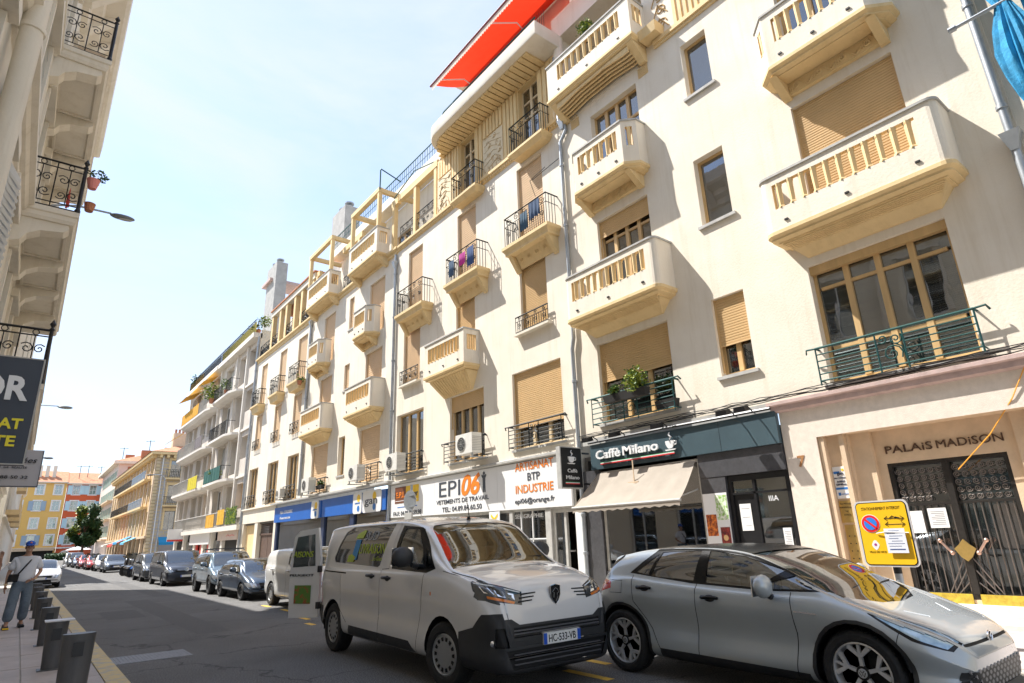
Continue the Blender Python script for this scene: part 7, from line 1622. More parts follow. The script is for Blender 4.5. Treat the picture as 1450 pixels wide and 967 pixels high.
# ---- silver-grey hatchback
ipaint = paint('moonstone_grey', (.46, .50, .525), .15, .22)
Z = [(0, .52), (.05, .60), (.2, .69), (.5, .775), (.8, .86), (1.05, .95), (1.3, 1.08), (1.6, 1.215), (1.95, 1.325), (2.4, 1.375), (2.9, 1.38), (3.35, 1.355), (3.65, 1.315), (3.86, 1.27), (3.96, 1.14), (4.09, .98), (4.2, .84)]
zs = [(0, .46), (.2, .60), (.5, .73), (.9, .86), (1.2, .93), (1.7, .955), (2.6, 1.0), (3.2, 1.04), (3.5, 1.06), (3.8, 1.03), (4.0, .95), (4.2, .74)]
hb = .905
idm = [('z', 'roof', [(-.70, 1.0), (.70, 1.0), (.66, 2.0), (.66, 3.95), (-.66, 3.95), (-.66, 2.0)]),
 ('x', 'door', ccw([(1.48, .24), (1.42, .60), (1.44, .95), (2.53, .99), (2.58, .30)])), ('x', 'sidedoor2', ccw([(2.58, .30), (2.53, .99), (3.44, 1.06), (3.44, .78), (3.20, .50), (3.10, .30)])),
 ('x', 'trim', ccw([(1.06, .965), (1.30, 1.085), (1.60, 1.215), (1.95, 1.315), (2.4, 1.362), (2.95, 1.362), (3.13, 1.345), (3.50, 1.085), (2.6, .995), (1.7, .955)])),
 ('x', 'glass', ccw([(1.20, .985), (1.42, 1.10), (1.68, 1.02), (1.66, .975)])), ('x', 'glass', ccw([(1.72, .98), (1.74, 1.02), (1.52, 1.145), (1.95, 1.275), (2.33, 1.33), (2.39, 1.33), (2.42, 1.01)])),
 ('x', 'darkglass', ccw([(2.58, 1.025), (2.50, 1.33), (2.92, 1.325), (3.06, 1.315), (3.18, 1.06)])), ('x', 'darkglass', ccw([(3.22, 1.07), (3.10, 1.30), (3.40, 1.10)])),
 ('z', 'wind', [(-.74, 1.14), (-.62, .96), (-.35, .80), (0, .75), (.35, .80), (.62, .96), (.74, 1.14), (.67, 1.9), (-.67, 1.9)]),
 ('x', 'plastic', ccw([(1.36, .0), (1.36, .27), (3.1, .31), (3.16, .0)])),
 ('x', 'gap', strip([(1.48, .24), (1.42, .60), (1.44, .95)])), ('x', 'gap', strip([(2.58, .30), (2.53, .99)])), ('x', 'gap', strip([(3.44, 1.06), (3.44, .78), (3.20, .50), (3.10, .30)])), ('x', 'gap', strip([(3.60, 1.0), (3.80, 1.0), (3.82, .86), (3.62, .86), (3.60, 1.0)], .006)),
 ('x', 'gap', strip([(.62, .86), (.46, .72), (.52, .55)], .007)),
 ('x', 'trim', ccw([(.74, .815), (.54, .83), (.20, .70), (.06, .62), (.12, .545), (.38, .625)])), ('x', 'lamp', ccw([(.68, .80), (.53, .81), (.22, .685), (.10, .61), (.15, .565), (.36, .645)])),
 ('y', 'plastic', [(-.70, .14), (.70, .14), (.66, .40), (-.66, .40)]), ('y', 'gap', strip([(-.52, .58), (.52, .58)], .02)),
 ('x', 'tail', ccw([(3.80, .91), (4.2, .82), (4.2, 1.02), (3.80, .985)])), ('x', 'trim', ccw([(3.86, 1.20), (4.1, 1.05), (3.96, 1.05), (3.72, 1.24), (3.7, 1.30)]))]
idsp = dict(lampm=mat('ice_blue_lens', (.55, .68, .78), .06, metal=.35, coat=1, col2=(.10, .22, .30), vs=7), handlem=gloss_black, L=4.2, zt=Z, zs=zs, wm=[(0, hb*.70), (.12, hb*.80), (.35, hb*.93), (.8, hb*.995), (1.2, hb*.985), (2.5, hb*.985), (3.3, hb), (3.8, hb*.985), (4.2, hb*.88)], wt=[(0, .55), (.5, .66), (1.0, .74), (1.95, .715), (3.2, .70), (3.8, .68), (4.2, .70)], wb=[(0, .55), (.5, .72), (3.6, .75), (4.2, .66)],
 zb=[(0, .20), (.4, .16), (3.6, .18), (4.2, .30)], wheels=(.88, 3.66), r=.335, rim=.245, wheel='star', tw=.215, cowl=1.02, marks=idm, paint=ipaint, roofm=gloss_black, ns=84, sub=4, handles=((2.35, .865), (3.25, .93)), mirror=(1.62, .955), arch=.035, msize=1.2, edge=.04, crown=.02, scoop=.955, nose=1.6, round=.16, tumble=.94)
wp_ = lambda y: y*.864 if y < .88 else .76+(y-.88)*.972
for k_ in ('zt', 'zs', 'wm', 'wt', 'wb', 'zb'): idsp[k_] = [(wp_(a), b) for a, b in idsp[k_]]
def wmark(m_):
    ax, g_, P = m_; f_ = (lambda q: [(wp_(a), b) for a, b in q]) if ax == 'x' else (lambda q: [(a, wp_(b)) for a, b in q]) if ax == 'z' else (lambda q: q)
    return (ax, g_, [f_(q) for q in P] if isinstance(P[0][0], (tuple, list)) else f_(P))
idsp['marks'] = [wmark(m_) for m_ in idsp['marks']]; idsp['L'] = wp_(4.2); idsp['wheels'] = (wp_(.88), wp_(3.66)); idsp['cowl'] = wp_(1.02); idsp['mirror'] = (wp_(1.62), .955); idsp['handles'] = ((wp_(2.35), .865), (wp_(3.25), .93))
ID, hit, hits = car('parked_hatchback', 'glossy grey electric hatchback with star-shaped alloy wheels parked at the right kerb', 'car', (6.73, 2.0, 0), 0, idsp)
for s_ in (-1, 1):                                             # bright blade on the front wing and lamp internals
    x = hits(s_, 1.2, .78); w = MB(); w.hexa([(x-.004, 1.05, .775), (x+.006*s_, 1.05, .775), (x+.006*s_, 1.27, .785), (x-.004, 1.27, .785), (x-.004, 1.07, .79), (x+.006*s_, 1.07, .79), (x+.006*s_, 1.27, .80), (x-.004, 1.27, .80)]); w.build('wing_badge', chrome, ID)
    w = MB(); P_ = [(.52, .80), (.37, .755), (.22, .685), (.12, .615)]; w.tube([(hits(s_, y, z)+s_*.001, y, z-.005) for y, z in P_], .007, 6); w.build('light_bar', mat('daytime_lamp', (.85, .9, .95), .2), ID)
w = MB()
for iz in range(5):
    for ix in range(14):
        z = .26+iz*.035; x = -.60+ix*.0925+(iz % 2)*.046; y = hit(x, z); w.prism([(x+a*.03, y-.004, z+b*.014) for a, b in ((-1, 0), (-.5, 1), (.5, 1), (1, 0), (.5, -1), (-.5, -1))], (0, .01, 0))
w.build('honeycomb_grille', coal := mat('grille_grey', (.20, .20, .21), .5), ID)
for s_ in ():
    w = MB()
    for iz in range(6):
        for iy in range(5):
            y = .20+iy*.055+(iz % 2)*.027; z = .38+iz*.026; x = hits(s_, y, z); w.prism([(x+s_*.003, y+a*.016, z+b*.010) for a, b in ((-1, 0), (-.5, 1), (.5, 1), (1, 0), (.5, -1), (-.5, -1))], (-s_*.008, 0, 0))
    w.build('honeycomb_trim', chrome, ID)
zc = .585; y = hit(0, zc)-.006; w = MB(); w.lathe([(.058, 0), (.058, -.01), (.052, -.01), (.052, 0)], (0, y, zc), 'y', 24); FV = Fr((0, y-.006, 0), (1, 0, 0), (0, -1, 0))
for P_ in (((-.03, .04), (0, .005), (.03, .04)), ((-.044, .015), (-.02, -.04), (0, -.005), (.02, -.04), (.044, .015))): w.tube([FV.P(a, zc+b, 0) for a, b in P_], .006, 5)
w.build('emblem', chrome, ID)
for wo in [c for c in ID.children if c.name.startswith('wheel') and 'well' not in c.name]:   # hub emblems
    w = MB(); 
    for P_ in (((-.018, .022), (0, .003), (.018, .022)), ((-.026, .008), (-.012, -.024), (0, -.004), (.012, -.024), (.026, .008))): w.tube([(.215/2-.02-.002, a, b) for a, b in P_], .003, 4)
    w.build('hub_emblem', gloss_black, wo)
notice_m = M['signwhite']; MB().box(-.62, -.60, 2.05, 2.3, 1.08, 1.22).build('window_card', notice_m, ID)
# ---- delivery van
vpaint = paint('van_white_grey', (.74, .73, .72), .0, .26)
vz = [(0, .62), (.03, .90), (.10, 1.06), (.3, 1.135), (.6, 1.195), (.92, 1.25), (1.1, 1.36), (1.35, 1.55), (1.6, 1.72), (1.85, 1.80), (2.4, 1.85), (3.6, 1.85), (4.6, 1.83), (4.85, 1.76), (4.93, 1.4)]
vs_ = [(0, .55), (.06, .76), (.2, .93), (.5, 1.05), (.95, 1.16), (1.5, 1.19), (2.6, 1.20), (4.7, 1.20), (4.93, 1.05)]
hv = .90
vm = [('x', 'door', ccw([(1.60, .27), (1.45, .80), (1.40, 1.16), (2.60, 1.19), (2.64, .32)])), ('x', 'sidedoor2', ccw([(2.64, .32), (2.60, 1.75), (3.98, 1.76), (3.98, .60), (3.72, .45), (3.70, .36)])),
 ('x', 'trim', ccw([(1.16, 1.22), (1.40, 1.45), (1.66, 1.70), (2.18, 1.74), (2.31, 1.20), (1.36, 1.17)])),
 ('x', 'glass', ccw([(1.44, 1.23), (1.55, 1.46), (1.76, 1.68), (2.11, 1.70), (2.24, 1.24)])), ('x', 'glass', ccw([(1.24, 1.25), (1.36, 1.37), (1.44, 1.44), (1.38, 1.24)])),
 ('x', 'darkglass', ccw([(2.42, 1.77), (2.68, 1.235), (2.74, 1.215), (4.30, 1.26), (4.37, 1.32), (4.10, 1.70), (3.85, 1.765)])),
 ('z', 'wind', [(-.76, .92), (.76, .92), (.66, 1.58), (.60, 1.66), (-.60, 1.66), (-.66, 1.58)]),
 ('x', 'plastic', ccw([(1.62, .28), (1.76, .40), (3.60, .42), (3.68, .30)])), ('x', 'plastic', ccw([(0, .0), (0, .80), (.22, .79), (.36, .66), (.62, .60), (.62, .0)])), ('x', 'plastic', ccw([(4.66, 0), (4.66, .62), (4.93, .62), (4.93, 0)])),
 ('x', 'gap', strip([(1.60, .27), (1.45, .80), (1.40, 1.16)])), ('x', 'gap', strip([(2.64, .32), (2.60, 1.19), (2.38, 1.20), (2.25, 1.76)])), ('x', 'gap', strip([(3.98, 1.10), (3.98, .60), (3.72, .45)])), ('x', 'gap', strip([(3.80, 1.115), (4.66, 1.13)], .02)), ('x', 'gap', strip([(.10, 1.0), (.5, 1.13), (1.0, 1.20)], .007)),
 ('y', 'plastic', [(-1, .0), (1, .0), (1, .74), (.62, .74), (.52, .68), (-.52, .68), (-.62, .74), (-1, .74)]),
 ('y', 'lamp', [(.46, .86), (.88, .93), (.95, 1.13), (.80, 1.11), (.44, .99)]), ('x', 'lamp', ccw([(.0, .86), (.20, .92), (.38, 1.01), (.46, 1.10), (.42, 1.12), (.0, 1.05)])),
 ('y', 'amber', [(.56, .878), (.80, .94), (.80, .965), (.54, .90)]), ('x', 'amber', ccw([(1.20, .93), (1.23, .93), (1.23, .97), (1.20, .97)])),
 ('y', 'grille', [(-.60, .56), (.60, .56), (.60, .655), (-.60, .655)]), ('y', 'grille', [(-.62, .27), (.62, .27), (.70, .45), (-.70, .45)]), ('y', 'grille', [(.66, .48), (.78, .48), (.78, .66), (.70, .66)]),
 ('x', 'tail', ccw([(4.72, .66), (4.93, .66), (4.93, 1.10), (4.78, 1.12)]))]
vsp = dict(lampm=mat('smoked_lens', (.045, .05, .055), .05, coat=1), L=4.93, zt=vz, zs=vs_, wm=[(0, hv*.86), (.15, hv*.93), (.45, hv*.985), (1, hv), (4.6, hv), (4.93, hv*.96)], wt=[(0, .70), (.5, .76), (.95, .80), (1.5, .755), (2.0, .76), (4.93, .76)], wb=[(0, .72), (4.93, .76)], zb=[(0, .20), (.5, .20), (4.5, .24), (4.93, .30)],
 wheels=(.97, 4.27), r=.335, rim=.215, wheel='steel', tw=.225, cowl=.95, marks=vm, paint=vpaint, ns=84, sub=4, handles=((2.38, 1.085), (2.88, 1.10)), handlem=plast, mirrorm=plast, mirror=(1.60, 1.29), msize=1.35, steer=math.radians(8), plate=(.03, .515, 'HC-533-VB'), nose=1.5, round=.10, tumble=.965, crown=.05, rows=1, sill=.985, scoop=.985)
VAN, hit, hits = car('delivery_van', 'light grey delivery van facing the camera with courier lettering on its dark side window', 'van', (4.74, 5.36, 0), math.radians(-1.2), vsp)
def on_front(name, m, polys, d=.006, th=.02):
    w = MB()
    for P_ in polys: w.prism([(x, hit(x, z)-d, z) for x, z in P_], (0, th, 0))
    return w.build(name, m, VAN)
on_front('grille_bar', mat('grille_bar_grey', (.10, .10, .11), .4), [[(a, z), (a+.4, z), (a+.4, z+.012), (a, z+.012)] for z in (.59, .62) for a in (-.6, -.2, .2)]+[[(a, z), (a+.3, z), (a+.3, z+.010), (a, z+.010)] for z in (.31, .355, .40) for a in (-.6, -.3, 0, .3)])
for s_ in (): on_front('air_slat', mat('grille_bar_grey', (.10, .10, .11), .4), [[(s_*.56, z), (s_*.77, z), (s_*.77, z+.012), (s_*.56, z+.012)] for z in (.51, .555, .60)])
for s_ in (-1, 1): on_front('grille_notch', gapm, [[(s_*(.26+.03*k), .965-.035*k), (s_*(.46+.02*k), .955-.035*k), (s_*(.46+.02*k), .972-.035*k), (s_*(.26+.03*k), .977-.035*k)] for k in range(3)], .003, .01)
Y = hit(0, .93); w = MB(); FV = Fr((0, Y-.008, 0), (1, 0, 0), (0, -1, 0))
sh = [(-.07, .09), (0, .105), (.07, .09), (.068, .0), (.04, -.06), (0, -.10), (-.04, -.06), (-.068, .0)]
w.prism([FV.P(a, .93+b, 0) for a, b in sh], FV.N*.012); em = w.build('emblem', gloss_black, VAN)
w = MB(); w.tube([FV.P(a, .93+b, .014) for a, b in sh+sh[:1]], .004, 5)
w.tube([FV.P(a, .93+b, .014) for a, b in ((-.03, -.03), (-.02, .02), (-.045, .03), (0, .07), (.03, .05), (.045, .02), (.02, .01), (.03, -.02), (.0, -.07))], .005, 5); w.build('lion_head_outline', chrome, em)
for s_ in (-1, 1):
    for x_, z_ in ((.58, .945), (.68, .975), (.78, 1.01)):
        w = MB(); w.add([(s_*(x_+a), hit(s_*(x_+a), z_+b)-.004, z_+b) for a, b in ((-.035, -.03), (.03, -.015), (.035, .045), (-.03, .03))], [(0, 1, 2, 3)]); w.build('lamp_reflector', chrome, VAN)
    w = MB(); w.tube([(s_*x_, hit(s_*x_, z_)-.004, z_) for x_, z_ in ((.47, .985), (.60, 1.02), (.72, 1.06), (.82, 1.085))], .007, 5); w.build('light_bar', mat('daytime_lamp', (.85, .9, .95), .2), VAN)
    yy = hit(s_*.80, .56); MB().lathe([(.035, 0), (.03, -.012), (0, -.014)], (s_*.79, yy-.002, .52), 'y', 14).build('fog_lamp', chrome, VAN, smooth=50)
    w = MB(); w.hexa([(s_*.84, hit(s_*.84, .42)-.02, .42), (s_*.70, hit(s_*.70, .38)-.02, .38), (s_*.66, hit(s_*.66, .38)+.02, .38), (s_*.84, hit(s_*.84, .42)+.05, .42), (s_*.85, hit(s_*.84, .7)-.02, .70), (s_*.80, hit(s_*.80, .7)-.02, .70), (s_*.80, hit(s_*.80, .7)+.05, .70), (s_*.85, hit(s_*.84, .7)+.05, .70)])
MB().tube([(0, 1.75, 1.80), (-.12, 1.62, 2.0)], .006, 5).lathe([(.03, 0), (.02, .04)], (0, 1.77, 1.79), 'z', 8).build('aerial', gapm, VAN)
# side lettering
def side_text(txt, y, z, h, m, s_=-1, width=None, shear=0, bold=0, par=VAN):
    F = Fr((0, 0, 0), (0, -1, 0), (-1, 0, 0)); x = hits(-1, y, z); me = text_mesh(txt, h/.7, .0008, bold, shear); xs = [v.co.x for v in me.vertices]; k = width/(max(xs)-min(xs)) if width else 1; mid = (max(xs)+min(xs))/2
    me.materials.clear(); me.materials.append(m)
    for v in me.vertices:
        yy = y-(v.co.x-mid)*k; zz_ = z+v.co.y; xx = hits(-1, yy, zz_); v.co = Vector((xx+.004-v.co.z, yy, zz_))
    me.update(); return link('lettering', me, par)
lg = mat('lettering_green', (.42, .52, .05), .5); lb = mat('lettering_blue', (.04, .25, .55), .5); lgry = mat('lettering_grey', (.35, .36, .38), .5)
side_text('SUD', 3.12, 1.57, .125, lgry, width=.46, shear=.2); side_text('LIVRAISONS', 2.98, 1.39, .13, lg, width=.98, shear=.2, bold=.01); side_text('...So Green!', 2.80, 1.295, .055, lg, width=.42)
def side_poly(P_, m, nm):
    w = MB(); n = len(P_); w.add([(hits(-1, y, z)-.002, y, z) for y, z in P_], [tuple(range(n))]); return w.build(nm, m, VAN)
side_poly([(3.72, 1.30), (3.52, 1.30), (3.44, 1.58), (3.62, 1.58)], lb, 'blue_logo_block'); side_poly([(3.66, 1.60), (3.62, 1.66), (3.40, 1.72), (3.34, 1.70), (3.40, 1.60)], lg, 'green_leaf'); side_poly([(3.86, 1.27), (3.82, 1.36), (3.70, 1.38), (3.56, 1.34), (3.62, 1.27)], lg, 'green_leaf'); side_text('S', 3.57, 1.36, .17, lg, width=.12, bold=.02)
# open rear door of the van
Dp = MB(); 
dt = link('rear_door', None, VAN, (-.88, 4.93, 0)); ORG[dt.name] = Vector((0, 0, 0)); dt.rotation_euler = (0, 0, math.radians(-60))
# door panel authored in its own frame: hinge at origin, extends along -x (towards the road)
w = MB(); pr = [(0, .42), (-.60, .40), (-.63, .9), (-.62, 1.3), (-.57, 1.66), (-.46, 1.76), (-.08, 1.80), (0, 1.3)]
w.prism([(x, 0, z) for x, z in pr], (0, .05, 0)); w.build('door_panel', vpaint, dt)
w = MB(); w.prism([(x, -.006, z) for x, z in [(-.10, 1.20), (-.57, 1.18), (-.55, 1.45), (-.50, 1.66), (-.14, 1.70)]], (0, .006, 0)); w.build('door_window', darkglass, dt)
Fd = Fr((0, -.008, 0), (1, 0, 0), (0, -1, 0)); text('AISONS', Fd, -.36, 1.34, 0, .09, lg, dt, shear=.2, width=.42); text('PEUGEOT', Fd, -.36, 1.04, .006, .035, gapm, dt, width=.5, bold=.01)
MB().box(-.50, -.16, -.012, -.008, .62, .90).build('green_sticker', mat('sticker_green', (.10, .22, .03), .5, col2=(.35, .08, .03), vs=9, thr=(.40, .5)), dt); MB().box(-.03, .03, -.03, .02, 1.10, 1.2).box(-.03, .03, -.03, .02, .55, .65).build('hinge', plast, dt)
# ---- white van behind, small cars
wp = paint('white_van_paint', (.72, .72, .70), 0, .35)
car('parked_white_van', 'small white van with a black rub strip parked behind the grey delivery van', 'van', (6.42, 14.65, 0), 0, generic(4.2, 1.72, 1.60, 1.0, 1.08, .85, 1.55, 3.9, (.80, 3.40), .31, kind='van', paint=wp, wingl=False, wheel='steel', rim=.19, scale=(1, 1, .92)))
bl = paint('dark_blue_paint', (.035, .06, .10)); car('parked_hatchback', 'dark blue-grey small hatchback parked behind the small white van', 'car', (6.22, 19.8, 0), math.radians(1), generic(3.75, 1.64, 1.36, .82, .90, .85, 1.45, 3.2, (.70, 3.10), .28, paint=bl, wheel=7, scale=(.95, .98, .86)), None)
sv = paint('blue_grey_suv_paint', (.13, .19, .25)); SUV, h_, hh = car('parked_suv', 'blue-grey off-road estate with roof rails parked second behind the small white van', 'suv', (6.15, 23.6, 0), 0, generic(4.3, 1.74, 1.66, .98, 1.06, .95, 1.55, 3.9, (.75, 3.35), .36, zb=.34, kind='suv', paint=sv, wheel=6, scale=(.92, .85, .84)))
w = MB()
for s_ in (-1, 1): w.tube([(s_*.55, 1.6, 1.68), (s_*.55, 1.8, 1.74), (s_*.55, 3.7, 1.72), (s_*.55, 3.9, 1.66)], .018, 5)
w.tube([(-.62, 2.0, 1.76), (.62, 2.0, 1.76)], .02, 5).tube([(-.62, 3.3, 1.76), (.62, 3.3, 1.76)], .02, 5); w.build('roof_rail', gapm, SUV)
bk = paint('black_blue_paint', (.02, .025, .04)); MPV, h_, hh = car('parked_people_carrier', 'black people carrier with a chrome grille parked facing the camera near the grey block', 'van', (5.95, 31.0, 0), math.radians(1), generic(4.9, 1.9, 1.84, 1.08, 1.12, .95, 1.75, 4.5, (.9, 4.0), .34, kind='van', paint=bk, wheel=10, scale=(.88, .85, .80)))
w = MB()
for z in (.80, .845): w.tube([(-.42, h_(-.42, z)-.01, z), (0, h_(0, z)-.02, z), (.42, h_(.42, z)-.01, z)], .010, 5)
w.lathe([(.10, -.02), (.10, -.03), (.085, -.03), (.085, -.02)], (0, h_(0, .83), .83), 'y', 20); w.build('grille_chrome', chrome, MPV)
dk = paint('charcoal_paint', (.05, .055, .06)); car('parked_van', 'dark van hidden behind the black people carrier', 'van', (5.85, 36.9, 0), 0, generic(4.6, 1.8, 1.75, 1.05, 1.10, .9, 1.6, 4.2, (.85, 3.7), .33, kind='van', paint=dk, wheel=5, scale=(.88, .85, .78)))
far = [(5.9, 55.5, paint('grey_far', (.10, .12, .15)), 'hatch', 'dark grey car with blue windscreen beyond the row of scooters'), (5.8, 61, wp, 'hatch', 'white car behind the dark grey one far up the street'), (5.6, 66.5, paint('red_far', (.45, .03, .03)), 'hatch', 'bright red car far up the street'), (5.4, 72.5, paint('red_far2', (.35, .02, .02)), 'hatch', 'darker red car beyond the bright red one'), (5.3, 78.5, bl, 'hatch', 'dark blue car beyond the red cars'), (5.2, 84.5, dk, 'suv', 'charcoal car at the far end of the parked row'), (5.2, 91, wp, 'van', 'distant white van at the end of the parked row')]
for x, y, pm, kd, lab in far:
    car('parked_car', lab, 'car', (x, y, 0), 0, generic(4.1, 1.74, 1.50 if kd == 'hatch' else 1.75, .88, .97, .9, 1.55, 3.5 if kd == 'hatch' else 3.8, (.78, 3.3), .31, kind=kd, paint=pm, ns=20, scale=(.9, .9, .85)), 'cars parked far up the right side')
WC, h_, hh = car('white_car', 'white saloon car with a dark lower bumper at the left kerb behind the walking man', 'car', (.98, 36.6, 0), 0, generic(4.5, 1.82, 1.42, .88, .93, 1.25, 2.0, 3.5, (.85, 3.7), .33, paint=paint('pearl_white', (.66, .66, .68), .1), wheel=10, scale=(.88, .9, .88)))
# ---- scooters
def scooter(x, y, rz, lab, col, g='scooters parked nose out between the cars'):
    t = thing('parked_scooter', lab, 'scooter', (x, y, 0), g, rz, world=False); pm = paint('scooter_%d' % int(col[0]*1000+col[2]*100), col)
    for wy in (0, 1.3):
        w = MB(); w.lathe([(.14, -.05), (.22, -.055), (.26, -.02), (.26, .02), (.22, .055), (.14, .05)], (0, wy, .26), 'x', 18); wo = w.build('wheel', tyre_m, t, smooth=40); MB().lathe([(.14, -.03), (.04, -.04), (.04, .04), (.14, .03)], (0, wy, .26), 'x', 12).build('rim', alu, wo)
    MB().prism([(-.17, 1.5, .62), (-.17, 1.55, .82), (-.17, .95, .78), (-.17, .75, .58), (-.17, .70, .30), (-.17, .9, .26), (-.17, 1.25, .45)], (.34, 0, 0)).build('rear_body', pm, t)
    MB().hexa([(-.2, .12, .34), (.2, .12, .34), (.2, .34, .30), (-.2, .34, .30), (-.23, .16, 1.0), (.23, .16, 1.0), (.18, .24, 1.0), (-.18, .24, 1.0)]).hexa([(-.1, -.26, .50), (.1, -.26, .50), (.1, .2, .56), (-.1, .2, .56), (-.08, -.2, .60), (.08, -.2, .60), (.1, .2, .70), (-.1, .2, .70)]).build('front_shield', pm, t)
    MB().box(-.18, .18, .3, .8, .26, .32).build('footboard', plast, t)
    MB().hexa([(-.15, .72, .79), (.15, .72, .79), (.17, 1.5, .84), (-.17, 1.5, .84), (-.12, .75, .86), (.12, .75, .86), (.14, 1.48, .93), (-.14, 1.48, .93)]).build('seat', seatm, t)
    MB().tube([(0, 0, .26), (0, .2, 1.05)], .03, 6).tube([(-.33, .28, 1.07), (-.1, .2, 1.08), (.1, .2, 1.08), (.33, .28, 1.07)], .018, 5).build('handlebar', gapm, t)
    MB().ball((0, .08, .95), .09, 10, 0, (1, .6, .8)).build('headlight', lampg, t, smooth=60)
    w = MB()
    for s_ in (-1, 1): w.tube([(s_*.2, .2, 1.08), (s_*.28, .16, 1.26)], .008, 4).disc((s_*.29, .16, 1.28), (0, 1, 0), .05, .015, 10)
    w.build('mirror', gapm, t); MB().prism([(-.2, .1, 1.05), (.2, .1, 1.05), (.16, .2, 1.38), (-.16, .2, 1.38)], (0, .01, 0)).build('windshield', carglass, t); return t
cs = [((.04, .04, .05), 'black'), ((.03, .03, .035), 'dark'), ((.02, .13, .45), 'blue'), ((.12, .12, .13), 'grey'), ((.03, .03, .03), 'black'), ((.10, .10, .11), 'graphite'), ((.05, .05, .06), 'black')]
for i, (c, cn) in enumerate(cs):
    scooter(5.45+.05*(i % 3), 41.2+i*1.05, math.radians(-60), '%s scooter, %s in the parked row counted from the black people carrier' % (cn, ('first', 'second', 'third', 'fourth', 'fifth', 'sixth', 'seventh')[i]), c)
for i, (c, cn) in enumerate((((.5, .03, .03), 'red'), ((.45, .45, .46), 'silver'), ((.04, .04, .05), 'black'))): scooter(5.1, 63+i*4.6, math.radians(-50), '%s scooter standing on the road side of the far red cars' % cn, c)
# ================================================================ STREET FURNITURE
gst = mat('brushed_grey_steel', (.12, .12, .122), .5, metal=.35, var=.25, vs=9, stretch=(1, 1, .2)); cap_ = mat('pale_plate', (.62, .60, .60), .5, var=.1, vs=6)
pos = [(.68, 8.72), (.56, 10.5), (.57, 13.2), (.57, 16.0), (.58, 18.7), (.58, 21.3), (.60, 24.0)]
ordn = ('nearest', 'second', 'third', 'fourth', 'fifth', 'sixth', 'farthest')
def dock(x, y, lab, w0=.20, w1=.28, h=.57):
    t = thing('cycle_dock', lab, 'bike dock', (x, y, .13), 'grey bike docks along the left pavement')
    w = MB(); n = 20; vs = [(x+.5*(w0, w1)[k]*math.cos(2*PI*j/n), y+(.075, .10)[k]*math.sin(2*PI*j/n), .13+h*k) for k in (0, 1) for j in range(n)]
    w.add(vs, [(j, (j+1) % n, n+(j+1) % n, n+j) for j in range(n)]+[tuple(range(n, 2*n))]); w.build('post', gst, t, smooth=50)
    if 'second' in lab: MB().hexa([(x-w1/2-.02, y-.12, .13+h), (x+w1/2+.05, y-.12, .13+h), (x+w1/2+.05, y+.13, .13+h), (x-w1/2-.02, y+.13, .13+h), (x-w1/2-.02, y-.12, .145+h), (x+w1/2+.05, y-.12, .145+h), (x+w1/2+.05, y+.13, .145+h), (x-w1/2-.02, y+.13, .145+h)]).build('top_plate', cap_, t)
    MB().box(x-w0/2-.04, x+w0/2+.04, y-.11, y+.11, .122, .142).build('foot_plate', gst, t)
    MB().box(x-.05, x+.05, y-.112, y-.10, .13+h-.22, .13+h-.08).build('lock_slot', plast, t)
for i, (x, y) in enumerate(pos): dock(x, y, '%s grey steel bike dock post in the row along the left kerb' % ordn[i], .20 if i else .28, .25 if i else .31)
# temporary parking sign
t = thing('parking_sign', 'yellow no-parking notice sign with a taped white paper on a post by the gate', 'sign', (8.62, 3.43, .13))
MB().tube([(8.70, 3.42, .13), (8.70, 3.42, 1.1)], .045, 12).build('post', M['zinc'], t, smooth=40)
for z in (.95,): MB().tube([(8.70, 3.42, z), (8.70, 3.42, z+.08)], .047, 12).build('post_band', M['black'], t, smooth=40)
ang = math.radians(4); Us = Vector((math.sin(ang)*0, -1, 0)); Ns = Vector((-1, 0, 0)); Fp = Fr((8.60, 3.43, 1.43), (0, -1, 0), (-1, 0, 0))
def rr(w_, h_, r, F, d):
    P_ = []
    for cx, cz, a0 in ((w_/2-r, h_/2-r, 0), (-w_/2+r, h_/2-r, PI/2), (-w_/2+r, -h_/2+r, PI), (w_/2-r, -h_/2+r, 1.5*PI)): P_ += [F.P(cx+r*math.cos(a0+k*PI/10), cz+r*math.sin(a0+k*PI/10), d) for k in range(6)]
    return P_
MB().prism(rr(.64, .80, .07, Fp, -.02), Ns*.02).build('frame', cap_, t); MB().prism(rr(.60, .76, .055, Fp, 0), Ns*.004).build('border', gloss_black, t); MB().prism(rr(.58, .74, .048, Fp, .004), Ns*.004).build('panel', mat('sign_yellow_panel', (.86, .50, .012), .4), t)
text('STATIONNEMENT INTERDIT', Fp, 0, .285, .008, .036, gloss_black, t, width=.46, bold=0, ext=.001)
MB().disc(Fp.P(-.15, .12, .008), Ns, .112, .003, 32).build('white_ring', lw, t); MB().disc(Fp.P(-.15, .12, .011), Ns, .105, .003, 32).build('red_ring', mat('traffic_red', (.75, .02, .02), .4), t); MB().disc(Fp.P(-.15, .12, .014), Ns, .076, .003, 32).build('blue_disc', mat('traffic_blue', (.03, .22, .70), .4), t)
w = MB(); w.prism([Fp.P(-.15+a, .12+b, .017) for a, b in ((-.070, .045), (-.052, .065), (.070, -.045), (.052, -.065))], Ns*.002); w.build('red_bar', mat('traffic_red', (.75, .02, .02), .4), t)
def arrow(z, dbl=True):
    w = MB(); w.tube([Fp.P(.02, z, .010), Fp.P(.25, z, .010)], .003, 4); w.tube([Fp.P(.21, z+.028, .01), Fp.P(.25, z, .01), Fp.P(.21, z-.028, .01)], .003, 4)
    w.tube([Fp.P(.06, z+.028, .01), Fp.P(.02, z, .01), Fp.P(.06, z-.028, .01)], .003, 4); return w
arrow(.105).build('double_arrow', gloss_black, t)
